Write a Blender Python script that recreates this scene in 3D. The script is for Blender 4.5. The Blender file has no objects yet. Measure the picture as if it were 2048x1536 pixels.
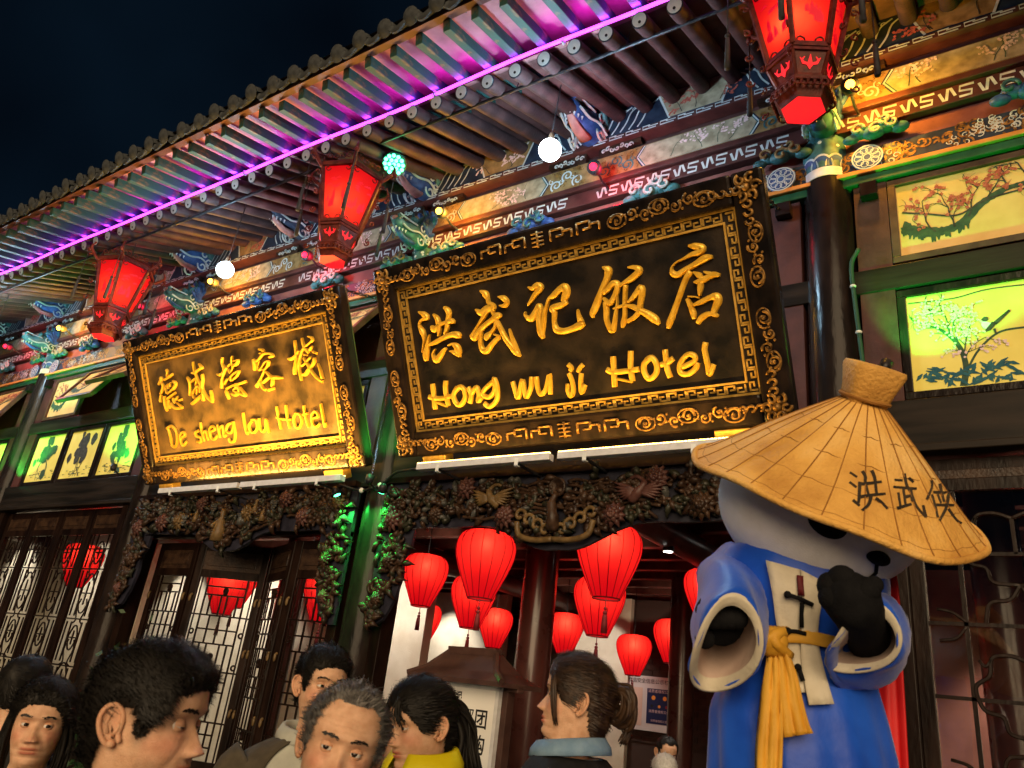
import bpy, math, random
import numpy as np
from mathutils import Vector, Matrix
random.seed(7)
rng = np.random.default_rng(7)
sc = bpy.context.scene
COL = sc.collection

# ------------------------------------------------------------------ camera
FPX = 1532.0                                   # focal length in pixels of the 2048 px wide photograph
def unit(v):
    v = np.array(v, float); return v / np.linalg.norm(v)
_x = -unit((-1350 - 1024, 1108 - 768, FPX))    # vanishing point of the facade's long lines
_z = unit((1480 - 1024, -2950 - 768, FPX))     # vanishing point of the uprights
_z = unit(_z - _x * np.dot(_x, _z)); _y = np.cross(_z, _x)
RW = np.array([_x, _y, _z])
CAM = np.array((0.0, 0.0, 1.65))
cd = bpy.data.cameras.new('camera'); co = bpy.data.objects.new('camera', cd); COL.objects.link(co)
_r, _d, _f = RW[:, 0], RW[:, 1], RW[:, 2]
m = Matrix.Identity(4)
for i in range(3):
    m[i][0], m[i][1], m[i][2], m[i][3] = _r[i], -_d[i], -_f[i], CAM[i]
co.matrix_world = m
cd.sensor_width = 36.0; cd.lens = FPX / 2048 * 36.0; cd.clip_start = 0.05; cd.clip_end = 3000
cd.dof.use_dof = True; cd.dof.focus_distance = 6.0; cd.dof.aperture_fstop = 7.0
sc.camera = co
sc.render.resolution_x, sc.render.resolution_y = 1024, 768

# ------------------------------------------------------------------ night sky, weak street glow, exposure
w = bpy.data.worlds.new('World'); sc.world = w; w.use_nodes = True
nt = w.node_tree; bg = nt.nodes['Background']
tc = nt.nodes.new('ShaderNodeTexCoord'); nz = nt.nodes.new('ShaderNodeTexNoise'); nz.inputs['Scale'].default_value = 1.6
nz.inputs['Detail'].default_value = 4
rp = nt.nodes.new('ShaderNodeValToRGB')
rp.color_ramp.elements[0].position = .32; rp.color_ramp.elements[0].color = (.0007, .002, .0042, 1)
rp.color_ramp.elements[1].position = .72; rp.color_ramp.elements[1].color = (.0032, .0095, .019, 1)
nt.links.new(tc.outputs['Generated'], nz.inputs['Vector']); nt.links.new(nz.outputs['Fac'], rp.inputs['Fac'])
nt.links.new(rp.outputs['Color'], bg.inputs['Color']); bg.inputs['Strength'].default_value = 1.0
sl = bpy.data.lights.new('sun', 'SUN'); sl.energy = 3.0; sl.angle = math.radians(45); sl.color = (1.0, .73, .44)
so = bpy.data.objects.new('sun', sl); COL.objects.link(so)
so.rotation_euler = Vector((.40, -.84, .25)).to_track_quat('Z', 'Y').to_euler()   # soft warm glow of the street behind the photographer
sc.view_settings.view_transform = 'Standard'; sc.view_settings.look = 'None'
sc.view_settings.exposure = .3; sc.view_settings.gamma = 1; sc.view_settings.use_curve_mapping = False
sc.render.engine = 'CYCLES'
cy = sc.cycles; cy.use_denoising = True; cy.max_bounces = 4; cy.diffuse_bounces = 2; cy.glossy_bounces = 2
cy.transmission_bounces = 3; cy.transparent_max_bounces = 6; cy.sample_clamp_indirect = 3; cy.sample_clamp_direct = 12
cy.caustics_reflective = False; cy.caustics_refractive = False; cy.use_light_tree = True
try: cy.denoiser = 'OPENIMAGEDENOISE'
except Exception: pass

# ------------------------------------------------------------------ pixels to points
def ray(u, v): return RW @ np.array((u - 1024.0, v - 768.0, FPX))
def AY(u, v, y): d = ray(u, v); return CAM + d * (y / d[1])
def AZ(u, v, z): d = ray(u, v); return CAM + d * ((z - CAM[2]) / d[2])
def AP(u, v, p0, n): d = ray(u, v); return CAM + d * (np.dot(np.array(p0) - CAM, n) / np.dot(d, n))
def AD(u, v, depth): return CAM + ray(u, v) * (depth / FPX)

# ------------------------------------------------------------------ materials
MATS = {}
def rgb(c): return (c[0], c[1], c[2], 1)
def mat(name, c1, c2=None, scale=8.0, rough=.6, metal=0.0, bump=0.0, bscale=None, spec=.28, stretch=None, emit=None, es=0.0,
        detail=5.0, c3=None, lo=.35, hi=.65, attr=None, sss=0.0, coat=0.0, sheen=0.0, alpha=None, trans=0.0):
    if name in MATS: return MATS[name]
    M = bpy.data.materials.new(name); M.use_nodes = True; t = M.node_tree; b = t.nodes['Principled BSDF']
    b.inputs['Roughness'].default_value = rough; b.inputs['Metallic'].default_value = metal
    b.inputs['Specular IOR Level'].default_value = spec; b.inputs['Base Color'].default_value = rgb(c1)
    if coat: b.inputs['Coat Weight'].default_value = coat; b.inputs['Coat Roughness'].default_value = .12
    if sss: b.inputs['Subsurface Weight'].default_value = sss; b.inputs['Subsurface Radius'].default_value = (.012, .005, .003); b.inputs['Subsurface Scale'].default_value = 1.0
    if sheen: b.inputs['Sheen Weight'].default_value = sheen
    if trans: b.inputs['Transmission Weight'].default_value = trans
    col = None
    if c2 is not None or bump:
        tcn = t.nodes.new('ShaderNodeTexCoord'); mp = t.nodes.new('ShaderNodeMapping')
        if stretch: mp.inputs['Scale'].default_value = stretch
        t.links.new(tcn.outputs['Object'], mp.inputs['Vector'])
    if c2 is not None:
        n = t.nodes.new('ShaderNodeTexNoise'); n.inputs['Scale'].default_value = scale; n.inputs['Detail'].default_value = detail
        t.links.new(mp.outputs['Vector'], n.inputs['Vector'])
        r = t.nodes.new('ShaderNodeValToRGB'); e = r.color_ramp.elements
        e[0].position = lo; e[0].color = rgb(c1); e[1].position = hi; e[1].color = rgb(c2)
        if c3 is not None: x = e.new((lo + hi) / 2); x.color = rgb(c3)
        t.links.new(n.outputs['Fac'], r.inputs['Fac']); col = r.outputs['Color']
        rr = t.nodes.new('ShaderNodeMapRange'); rr.inputs['To Min'].default_value = max(.02, rough - .12); rr.inputs['To Max'].default_value = min(1, rough + .12)
        t.links.new(n.outputs['Fac'], rr.inputs['Value']); t.links.new(rr.outputs['Result'], b.inputs['Roughness'])
    if attr:
        a = t.nodes.new('ShaderNodeAttribute'); a.attribute_name = attr
        if col is not None:
            mx = t.nodes.new('ShaderNodeMix'); mx.data_type = 'RGBA'; mx.blend_type = 'MULTIPLY'; mx.inputs[0].default_value = 1
            t.links.new(col, mx.inputs[6]); t.links.new(a.outputs['Color'], mx.inputs[7]); col = mx.outputs[2]
        else: col = a.outputs['Color']
    if col is not None: t.links.new(col, b.inputs['Base Color'])
    if bump:
        n2 = t.nodes.new('ShaderNodeTexNoise'); n2.inputs['Scale'].default_value = bscale or scale * 4; n2.inputs['Detail'].default_value = 4
        t.links.new(mp.outputs['Vector'], n2.inputs['Vector'])
        bp = t.nodes.new('ShaderNodeBump'); bp.inputs['Strength'].default_value = bump; bp.inputs['Distance'].default_value = .01
        t.links.new(n2.outputs['Fac'], bp.inputs['Height']); t.links.new(bp.outputs['Normal'], b.inputs['Normal'])
    if emit is not None:
        b.inputs['Emission Color'].default_value = rgb(emit); b.inputs['Emission Strength'].default_value = es
        if attr == 'glow' and col is not None: t.links.new(col, b.inputs['Emission Color'])
    MATS[name] = M; return M

WOODK = mat('black_lacquer', (.006, .005, .005), (.018, .012, .010), 9, .22, bump=.3, bscale=30, spec=.12, stretch=(1, 1, .35))
WOODH = mat('black_beam_lacquer', (.007, .006, .005), (.022, .016, .012), 9, .38, bump=.12, bscale=40, spec=.12, stretch=(.15, 1, 1.6))
MAROON = mat('maroon_paint', (.035, .010, .009), (.07, .022, .018), 7, .55, bump=.2, bscale=40)
MAROON2 = mat('dusty_red_paint', (.055, .02, .018), (.11, .042, .036), 5, .6, bump=.2, bscale=30)
PLANKRED = mat('red_plank', (.12, .04, .035), (.2, .075, .06), 6, .65, bump=.2)
DKWOOD = mat('dark_carved_wood', (.014, .007, .005), (.042, .022, .012), 12, .42, bump=.35, bscale=60)
DOORWOOD = mat('door_wood', (.005, .0025, .0018), (.015, .007, .0045), 10, .35, bump=.2, spec=.15, stretch=(1, 1, .3))
TILE = mat('grey_roof_tile', (.016, .018, .020), (.05, .055, .058), 14, .8, bump=.5, bscale=50)
ROUND = mat('round_rafter_paint', (.026, .013, .014), (.06, .028, .027), 9, .6, bump=.3, bscale=40, c3=(.038, .018, .018))
GREENR = mat('peeling_green_paint', (.09, .07, .04), (.008, .048, .042), 10, .6, bump=.5, bscale=25, lo=.40, hi=.46, c3=(.03, .05, .036), stretch=(1, .5, 1))
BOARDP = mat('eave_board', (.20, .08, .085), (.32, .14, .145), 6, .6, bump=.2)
WHITEP = mat('white_paint', (.62, .64, .62), (.75, .77, .75), 20, .6)
WHITEO = mat('pale_outline_paint', (.34, .42, .43), (.52, .58, .57), 20, .6)
CREAM = mat('cream_panel', (.20, .175, .11), (.38, .34, .23), 14, .6, detail=8)
CREAMY = mat('ochre_panel', (.15, .095, .035), (.29, .19, .075), 14, .6, detail=8)
BLUE = mat('blue_paint', (.010, .03, .12), (.04, .10, .25), 14, .5)
TEAL = mat('teal_paint', (.016, .06, .066), (.05, .15, .155), 14, .5)
NAVY = mat('navy_paint', (.008, .014, .03), (.02, .035, .06), 14, .5)
PINK = mat('pink_paint', (.24, .09, .08), (.38, .18, .155), 14, .55)
GOLD = mat('gold_leaf', (.60, .34, .06), (.80, .50, .12), 25, .38, metal=.55, bump=.25, bscale=80)
GOLDL = mat('gold_letter', (.75, .42, .035), (.88, .55, .07), 18, .36, metal=.35, bump=.3, bscale=70)
GOLDD = mat('worn_gold_carving', (.07, .035, .010), (.36, .19, .045), 34, .42, metal=.45, bump=.3, bscale=80)
BOARD2 = mat('dim_sign_lacquer', (.007, .0065, .0065), (.030, .021, .014), 5, .42, bump=.18, bscale=55, detail=10)  # same sign lacquer, colour darkened for the less brightly lit board
BOARD = mat('lit_sign_lacquer', (.030, .021, .011), (.12, .075, .03), 5, .42, bump=.18, bscale=55, detail=10)  # sign lacquer lightened, with the LED bars' amber glow put into its colour
STEEL = mat('grey_aluminium', (.35, .35, .36), None, rough=.4, metal=.7)
BLACKM = mat('black_metal', (.012, .012, .014), (.03, .03, .034), 20, .4, metal=.3)
LANTF = mat('lantern_frame_wood', (.05, .008, .006), (.13, .022, .014), 20, .4, bump=.2, spec=.15)
STONE = mat('paving_stone', (.10, .095, .09), (.2, .19, .18), 4, .75, bump=.3)
CREAMWALL = mat('cream_plaster', (.62, .54, .42), (.74, .67, .55), 4, .85, bump=.25, bscale=90)
def glass_mat():
    M = bpy.data.materials.new('window_glass'); M.use_nodes = True; t = M.node_tree; t.nodes.clear()
    o = t.nodes.new('ShaderNodeOutputMaterial'); mx = t.nodes.new('ShaderNodeMixShader'); a = t.nodes.new('ShaderNodeBsdfTransparent'); b = t.nodes.new('ShaderNodeBsdfGlossy')
    a.inputs['Color'].default_value = (.92, .93, .92, 1); b.inputs['Roughness'].default_value = .03; mx.inputs['Fac'].default_value = .07
    t.links.new(a.outputs['BSDF'], mx.inputs[1]); t.links.new(b.outputs['BSDF'], mx.inputs[2]); t.links.new(mx.outputs['Shader'], o.inputs['Surface'])
    return M
GLASS = glass_mat()

# ------------------------------------------------------------------ mesh builder
WL = {}
FINE = {'carved_scrollwork', 'carved_stem', 'painted_cloud_outline', 'painted_cloud_curls', 'painted_plumes', 'painted_scrolls', 'painted_landscape', 'painted_plants', 'bracket_curl', 'panel_curl', 'painted_blossoms', 'painted_fret', 'painted_chain', 'carved_leaves', 'key_fret', 'mane_curl', 'painted_lotus', 'painted_twigs', 'painted_bamboo', 'painted_leaves', 'painted_ground', 'crown_fretwork', 'led_chip', 'led_cluster', 'rosette_outline', 'eyebrows', 'chain', 'pipe_hanger', 'painted_bough', 'brass_ornament', 'corner_carving', 'carved_ray', 'carved_grapes', 'cloud_curl', 'rib', 'pierced_edge', 'clip', 'crown_bracket', 'border_bead', 'carved_scrolls', 'cheek_mane', 'mane', 'brow'}   # ornament too fine to pick apart singly
def wl(o): return WL.get(o.name, np.zeros(3)) if o else np.zeros(3)
class MB:
    def __init__(s): s.v = []; s.f = []; s.c = None; s.n = 0
    def add(s, vs, fs):
        k = len(s.v); s.v.extend([tuple(map(float, p)) for p in vs]); s.f.extend([tuple(k + i for i in q) for q in fs])
    def hexa(s, p):      # 8 corners: bottom ring 0-3, top ring 4-7
        s.add(p, [(0, 3, 2, 1), (4, 5, 6, 7), (0, 1, 5, 4), (1, 2, 6, 5), (2, 3, 7, 6), (3, 0, 4, 7)])
    def box(s, x0, x1, y0, y1, z0, z1):
        s.hexa([(x0, y0, z0), (x1, y0, z0), (x1, y1, z0), (x0, y1, z0), (x0, y0, z1), (x1, y0, z1), (x1, y1, z1), (x0, y1, z1)])
    def obox(s, c, ax, ay, az, hx, hy, hz):
        c, ax, ay, az = map(lambda q: np.array(q, float), (c, ax, ay, az))
        P = []
        for sz in (-1, 1):
            for sx, sy in ((-1, -1), (1, -1), (1, 1), (-1, 1)): P.append(c + ax * hx * sx + ay * hy * sy + az * hz * sz)
        s.hexa(P)
    def bar(s, a, b, w, h, up=(0, 0, 1)):
        a = np.array(a, float); b = np.array(b, float); d = unit(b - a); r = np.cross(d, np.array(up, float))
        if np.linalg.norm(r) < 1e-6: r = np.cross(d, (1, 0, 0))
        r = unit(r); uu = np.cross(r, d)
        s.obox((a + b) / 2, d, r, uu, np.linalg.norm(b - a) / 2, w / 2, h / 2)
    def tube(s, pts, rad, n=8, cap=True, flat=1.0, up=None):
        pts = [np.array(p, float) for p in pts]; m_ = len(pts)
        if np.isscalar(rad): rad = [rad] * m_
        T = []
        for i in range(m_):
            d = pts[min(i + 1, m_ - 1)] - pts[max(i - 1, 0)]; T.append(d / (np.linalg.norm(d) + 1e-12))
        r = np.array(up, float) if up is not None else np.cross(T[0], (0, 0, 1))
        if np.linalg.norm(r) < 1e-3: r = np.cross(T[0], (1, 0, 0))
        V = []
        for i in range(m_):
            r = r - T[i] * np.dot(r, T[i]); r = r / (np.linalg.norm(r) + 1e-12); q = np.cross(T[i], r)
            for k in range(n):
                a = 2 * math.pi * k / n; V.append(pts[i] + (r * math.cos(a) + q * math.sin(a) * flat) * rad[i])
        Fc = [(i * n + k, i * n + (k + 1) % n, (i + 1) * n + (k + 1) % n, (i + 1) * n + k) for i in range(m_ - 1) for k in range(n)]
        if cap: Fc.append(tuple(range(n - 1, -1, -1))); Fc.append(tuple((m_ - 1) * n + k for k in range(n)))
        s.add(V, Fc)
    def loft(s, rings, cap0=True, cap1=True, closed=True):
        n = len(rings[0]); V = [p for r in rings for p in r]; Fc = []
        for i in range(len(rings) - 1):
            for k in range(n if closed else n - 1):
                Fc.append((i * n + k, i * n + (k + 1) % n, (i + 1) * n + (k + 1) % n, (i + 1) * n + k))
        if cap0: Fc.append(tuple(range(n - 1, -1, -1)))
        if cap1: Fc.append(tuple((len(rings) - 1) * n + k for k in range(n)))
        s.add(V, Fc)
    def lathe(s, c, prof, n=16, cap=True, ax=(0, 0, 1), ph=0.0):
        ax = unit(ax); r = np.cross(ax, (0, 1, 0)) if abs(ax[1]) < .9 else np.cross(ax, (1, 0, 0)); r = unit(r); q = np.cross(ax, r); c = np.array(c, float)
        s.loft([[c + ax * z + (r * math.cos(ph + 2 * math.pi * k / n) + q * math.sin(ph + 2 * math.pi * k / n)) * max(rr, 1e-5) for k in range(n)] for rr, z in prof], cap, cap)
    def ball(s, c, r, n=12, k=8, sx=1, sy=1, sz=1):
        c = np.array(c, float); R_ = []
        for i in range(k + 1):
            a = -math.pi / 2 + math.pi * i / k
            R_.append([c + np.array((r * sx * max(math.cos(a), 1e-4) * math.cos(2 * math.pi * j / n), r * sy * max(math.cos(a), 1e-4) * math.sin(2 * math.pi * j / n), r * sz * math.sin(a))) for j in range(n)])
        s.loft(R_)
    def prism(s, poly, ex, ey, o, d):   # polygon (2-D) in plane o,ex,ey extruded along d
        o = np.array(o, float); ex = np.array(ex, float); ey = np.array(ey, float); d = np.array(d, float); n = len(poly)
        A = [o + ex * p[0] + ey * p[1] for p in poly]; B = [p + d for p in A]
        s.add(A + B, [tuple(range(n)), tuple(range(2 * n - 1, n - 1, -1))] + [(i, i + n, (i + 1) % n + n, (i + 1) % n) for i in range(n)])
    def ribbon(s, pts, wid, nrm):        # flat paint stroke lying on a surface
        A = np.asarray(pts, float) + np.asarray(nrm, float) * (.00005 * (s.n % 30)); s.n += 1; m_ = len(A); i = np.arange(m_)
        d = A[np.minimum(i + 1, m_ - 1)] - A[np.maximum(i - 1, 0)]; nx, ny, nz = float(nrm[0]), float(nrm[1]), float(nrm[2])
        q = np.stack([ny * d[:, 2] - nz * d[:, 1], nz * d[:, 0] - nx * d[:, 2], nx * d[:, 1] - ny * d[:, 0]], 1); q /= (np.sqrt((q * q).sum(1)) + 1e-12)[:, None]
        w_ = (np.full(m_, wid) if np.isscalar(wid) else np.asarray(wid, float))[:, None] / 2
        V = np.empty((2 * m_, 3)); V[0::2] = A + q * w_; V[1::2] = A - q * w_
        s.add(V.tolist(), [(2 * k, 2 * k + 1, 2 * k + 3, 2 * k + 2) for k in range(m_ - 1)])
    def relief(s, pts, wid, nrm, h, flat=.55):   # raised, rounded stroke
        pts = [np.array(p, float) for p in pts]; m_ = len(pts); nrm = unit(nrm)
        prof = ((-1, 0), (-.96, .55), (-flat, 1), (flat, 1), (.96, .55), (1, 0)); R_ = []
        q0 = None
        for i in range(m_):
            d = pts[min(i + 1, m_ - 1)] - pts[max(i - 1, 0)]; q = np.cross(nrm, d); L = np.linalg.norm(q)
            q = q / L if L > 1e-9 else q0
            q0 = q
            e = .55 if i in (0, m_ - 1) else 1.0
            R_.append([pts[i] + q * wid[i] / 2 * a + nrm * h * b * (.55 + .45 * e) for a, b in prof])
        s.loft(R_, True, True, True)
    def build(s, name, m_, parent=None, smooth=False, kind=None, bev=0.0, label=None, auto=None):
        o0 = wl(parent)
        me = bpy.data.meshes.new(name); me.from_pydata([(p[0] - o0[0], p[1] - o0[1], p[2] - o0[2]) for p in s.v], [], s.f); me.update()
        if s.c is not None:
            ca = me.color_attributes.new(s.c[0], 'FLOAT_COLOR', 'POINT')
            for i, c in enumerate(s.c[1]): ca.data[i].color = (c[0], c[1], c[2], 1)
        if smooth: me.shade_smooth()
        ob = bpy.data.objects.new(name, me); COL.objects.link(ob)
        if m_: me.materials.append(m_)
        if parent: ob.parent = parent; WL[ob.name] = o0
        if kind or name in FINE: ob['kind'] = kind or 'stuff'
        if label: ob['label'] = label
        if auto: 
            try: me.set_sharp_from_angle(angle=math.radians(auto))
            except Exception: pass
        if bev:
            b = ob.modifiers.new('edge', 'BEVEL'); b.width = bev; b.segments = 2; b.limit_method = 'ANGLE'
        return ob
def thing(name, label, cat, loc, group=None):
    o = bpy.data.objects.new(name, None); COL.objects.link(o); o.location = loc; o.empty_display_size = .1
    o['label'] = label; o['category'] = cat
    if group: o['group'] = group
    WL[o.name] = np.array(loc, float); return o
def tagm(o, label, cat, group=None):
    o['label'] = label; o['category'] = cat
    if group: o['group'] = group
    return o
def dupo(o, name, parent, off=(0, 0, 0)):      # a linked copy of one mesh part, moved
    c = o.copy(); COL.objects.link(c); c.parent = parent; c.location = Vector(o.location) + Vector(off)
    WL[c.name] = wl(parent); return c
def lamp(name, kind, loc, energy, color, parent=None, size=.05, size_y=None, direc=None, spot=None, blend=.5):
    L = bpy.data.lights.new(name, kind); L.energy = energy; L.color = color
    if kind == 'AREA':
        L.size = size
        if size_y: L.shape = 'RECTANGLE'; L.size_y = size_y
    elif kind in ('POINT', 'SPOT'): L.shadow_soft_size = size
    if kind == 'SPOT': L.spot_size = math.radians(spot or 60); L.spot_blend = blend
    o = bpy.data.objects.new(name, L); COL.objects.link(o); o.location = Vector(loc) - Vector(wl(parent))
    if direc is not None: o.rotation_euler = Vector(direc).to_track_quat('-Z', 'Y').to_euler()
    if parent: o.parent = parent
    return o
def cr(pts, k=5):                               # Catmull-Rom through points of any dimension
    P = [np.array(p, float) for p in pts]
    if len(P) < 3: return [P[0] + (P[-1] - P[0]) * t / k for t in range(k + 1)]
    Q = [2 * P[0] - P[1]] + P + [2 * P[-1] - P[-2]]; out = []
    for i in range(1, len(Q) - 2):
        a, b, c, d = Q[i - 1], Q[i], Q[i + 1], Q[i + 2]
        for j in range(k):
            t = j / k; out.append(.5 * (2 * b + (c - a) * t + (2 * a - 5 * b + 4 * c - d) * t * t + (3 * b - a - 3 * c + d) * t ** 3))
    out.append(P[-1]); return out
def spiral(c, ex, ey, r0, r1, a0, a1, n=18):
    c, ex, ey = map(lambda q: np.array(q, float), (c, ex, ey)); out = []
    for i in range(n + 1):
        t = i / n; a = a0 + (a1 - a0) * t; r = r0 + (r1 - r0) * t; out.append(c + ex * r * math.cos(a) + ey * r * math.sin(a))
    return out
# ================================================================== setting
g = MB(); g.box(-60, 60, -40, 60, -.3, 0); o = g.build('ground', STONE); o['kind'] = 'structure'
# paving slabs near the entrance
for i in range(-9, 4):
    for j in range(0, 6):
        g = MB(); g.box(i * .8 + .006, i * .8 + .794, j * .6 + .6 + .006, j * .6 + 1.194, 0.0, .012); g.build('paving_slab', STONE, o, bev=.004)
# ================================================================== the timber building
CX = [-14.4, -11.0, -7.75, -4.34, -.84, 2.6]
YC = 4.5
bld = thing('hotel_building', 'old timber-framed hotel front with painted beams, black columns and tiled eave', 'building', (-4.34, 4.5, 0))
XL, XR = -14.6, 2.9
# ---- columns with painted tops
for ci, x in enumerate(CX):
    g = MB(); g.lathe((x, YC, 0), [(.15, 0), (.158, .4), (.16, 2.5), (.155, 4.0), (.15, 5.02)], 28); col = g.build('column', WOODK, bld, True, auto=50)
    g = MB(); g.lathe((x, YC, 0), [(.19, .0), (.23, .06), (.22, .14), (.165, .2)], 24); g.build('column_base', STONE, col, True)
    g = MB(); g.lathe((x, YC, 0), [(.153, 5.022), (.154, 5.09)], 28); g.build('white_band', WHITEP, col, True, auto=40)
    g = MB(); g.lathe((x, YC, 0), [(.151, 5.092), (.151, 5.56)], 28); g.build('painted_top', TEAL, col, True, auto=40)
    for k in range(5):                       # blue scallops with white rims
        a = -math.pi / 2 + (k - 2) * .62
        for rr, mt, dd in ((.075, WHITEO, .0035), (.062, BLUE, .006)):
            pts = []
            for t in range(13):
                b = math.pi * t / 12; pts.append((math.cos(b) * rr, math.sin(b) * rr * 1.35))
            g = MB(); V = []
            for px_, pz_ in pts:
                aa = a + px_ / .152; V.append((x + math.cos(aa) * (.152 + dd), YC + math.sin(aa) * (.152 + dd), 5.095 + pz_))
            g.add(V, [tuple(range(len(V)))]); g.build('painted_scallop', mt, col)
    g = MB()
    for k in range(26):                      # little white blossoms above
        aa = -math.pi / 2 + rng.uniform(-1.3, 1.3); zz = rng.uniform(5.24, 5.54); rr = rng.uniform(.008, .017)
        c = np.array((x + math.cos(aa) * .1545, YC + math.sin(aa) * .1545, zz)); ex = np.array((-math.sin(aa), math.cos(aa), 0)); 
        g.add([c + ex * rr * math.cos(q * 1.047) + np.array((0, 0, rr * math.sin(q * 1.047))) for q in range(6)], [tuple(range(6))])
    g.build('painted_blossoms', WHITEO, col)
# ---- long horizontal members
def beam(name, y0, y1, z0, z1, m_, parent=bld, x0=XL, x1=XR, bev=.006):
    g = MB(); g.box(x0, x1, y0, y1, z0, z1); return g.build(name, m_, parent, bev=bev)
bA = beam('eave_beam', 4.33, 4.62, 5.90, 6.18, NAVY)
bAc = beam('chain_border_board', 4.318, 4.6, 5.845, 5.898, MAROON)
beam('recess_board', 4.43, 4.6, 5.745, 5.843, MAROON2)
bB = beam('painted_beam', 4.355, 4.6, 5.525, 5.743, CREAMY)
beam('maroon_strip', 4.34, 4.6, 5.475, 5.523, MAROON)
bF = beam('fret_board', 4.375, 4.6, 5.345, 5.473, MAROON)
beam('red_plank', 4.44, 4.6, 5.19, 5.343, PLANKRED)
bL = beam('lower_painted_beam', 4.40, 4.6, 5.02, 5.188, NAVY)
GOLDM = mat('gilded_moulding', (.5, .2, .04), (.62, .28, .07), 10, .4)
beam('gilded_moulding', 4.375, 4.6, 4.985, 5.018, GOLDM)
GREENP = mat('green_trim', (.008, .05, .02), (.014, .085, .034), 10, .45)
beam('green_trim', 4.40, 4.6, 4.925, 4.983, GREENP)
beam('transom_rail', 4.42, 4.6, 4.14, 4.30, WOODH)
beam('black_beam', 4.40, 4.6, 3.15, 3.42, WOODH)
beam('beam_ledge', 4.36, 4.6, 3.105, 3.148, WOODH)
# ---- painted pattern on the beams, all flat paint on the face
N = np.array((0, -1.0, 0)); EX = np.array((1.0, 0, 0)); EZ = np.array((0, 0, 1.0))
def P3(x, y, z): return np.array((x, y, z))
half = 1.72
def scrolls(g, x, y, z0, z1, d):             # fan of curved plumes growing away from a dragon head in direction d
    h = z1 - z0
    for k in range(5):
        xx = x + d * (.10 + k * .075)
        pts = cr([P3(xx, y, z0 + .02), P3(xx + d * .05, y, z0 + h * .35), P3(xx + d * .09, y, z0 + h * .7), P3(xx + d * .17, y, z1 - .03)], 4)
        g.ribbon(pts, [.013] * len(pts), N)
        g.ribbon(spiral(P3(xx + d * .035, y, z1 - .06), EX * d, EZ, .022, .006, 0, 5, 8), .009, N)
DX = [-14.4 + 1.7] + []
xs_all = []
for a, b in zip(CX[:-1], CX[1:]): xs_all += [a, (a + b) / 2]
xs_all.append(CX[-1])
for i, x in enumerate(xs_all):
    g = MB()
    for d in (-1, 1): scrolls(g, x, 4.3275, 5.90, 6.17, d)
    g.build('painted_plumes', WHITEO, bA)
    g = MB()
    for d in (-1, 1):
        for k in range(5):
            a = .35 + k * .3; c = P3(x + d * .085, 4.3265, 5.95)
            g.ribbon([c, c + (EX * d * math.cos(a) + EZ * math.sin(a)) * .035, c + (EX * d * math.cos(a) + EZ * math.sin(a)) * .06], [.006, .02, .002], N)
    g.build('painted_lotus', PINK, bA)
def branch(g, fl, p, ang, L, wd, ex, ez, n, depth=0, lim=None):
    pts = [np.array(p, float)]; a = ang; st = L / 5
    for k in range(5):
        a += random.uniform(-.35, .35); pts.append(pts[-1] + (ex * math.cos(a) + ez * math.sin(a)) * st)
        if depth < 2 and random.random() < .75: branch(g, fl, pts[-1], a + random.choice((-1, 1)) * random.uniform(.5, 1.1), L * .5, wd * .55, ex, ez, n, depth + 1)
        if fl is not None and depth > 0 and random.random() < .6:
            fl.append(pts[-1] + (ex * random.uniform(-1, 1) + ez * random.uniform(-1, 1)) * wd * 1.5)
    pts = [q for q in pts]
    g.ribbon(pts, [wd * (1 - .13 * k) for k in range(len(pts))], n)
INK = mat('ink_paint', (.02, .022, .02), (.06, .06, .05), 30, .8)
INKG = mat('dark_green_ink', (.02, .05, .035), (.05, .09, .05), 30, .8)
INKB = mat('blue_green_ink', (.01, .07, .10), (.03, .12, .13), 30, .8)
BLOSS = mat('red_blossom_paint', (.26, .05, .035), (.42, .12, .08), 40, .8)
BLOSP = mat('pale_blossom_paint', (.62, .42, .40), (.75, .6, .58), 40, .8)
def petals(pts, r, ex, ez, n, m_, parent, off=.0012):
    g = MB()
    for ci_, c in enumerate(pts):
        c0_ = np.array(c) + np.array(n) * (off + .00005 * (ci_ % 60))
        for k in range(5):
            c = c0_ + np.array(n) * .000012 * k
            a = k * 1.257 + random.random(); q = c + (ex * math.cos(a) + ez * math.sin(a)) * r * .62; s = r * random.uniform(.4, .6)
            g.add([q + (ex * math.cos(t) + ez * math.sin(t)) * s for t in (0, 1.05, 2.1, 3.14, 4.19, 5.24)], [(0, 1, 2, 3, 4, 5)])
    return g.build('painted_blossoms', m_, parent)
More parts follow.
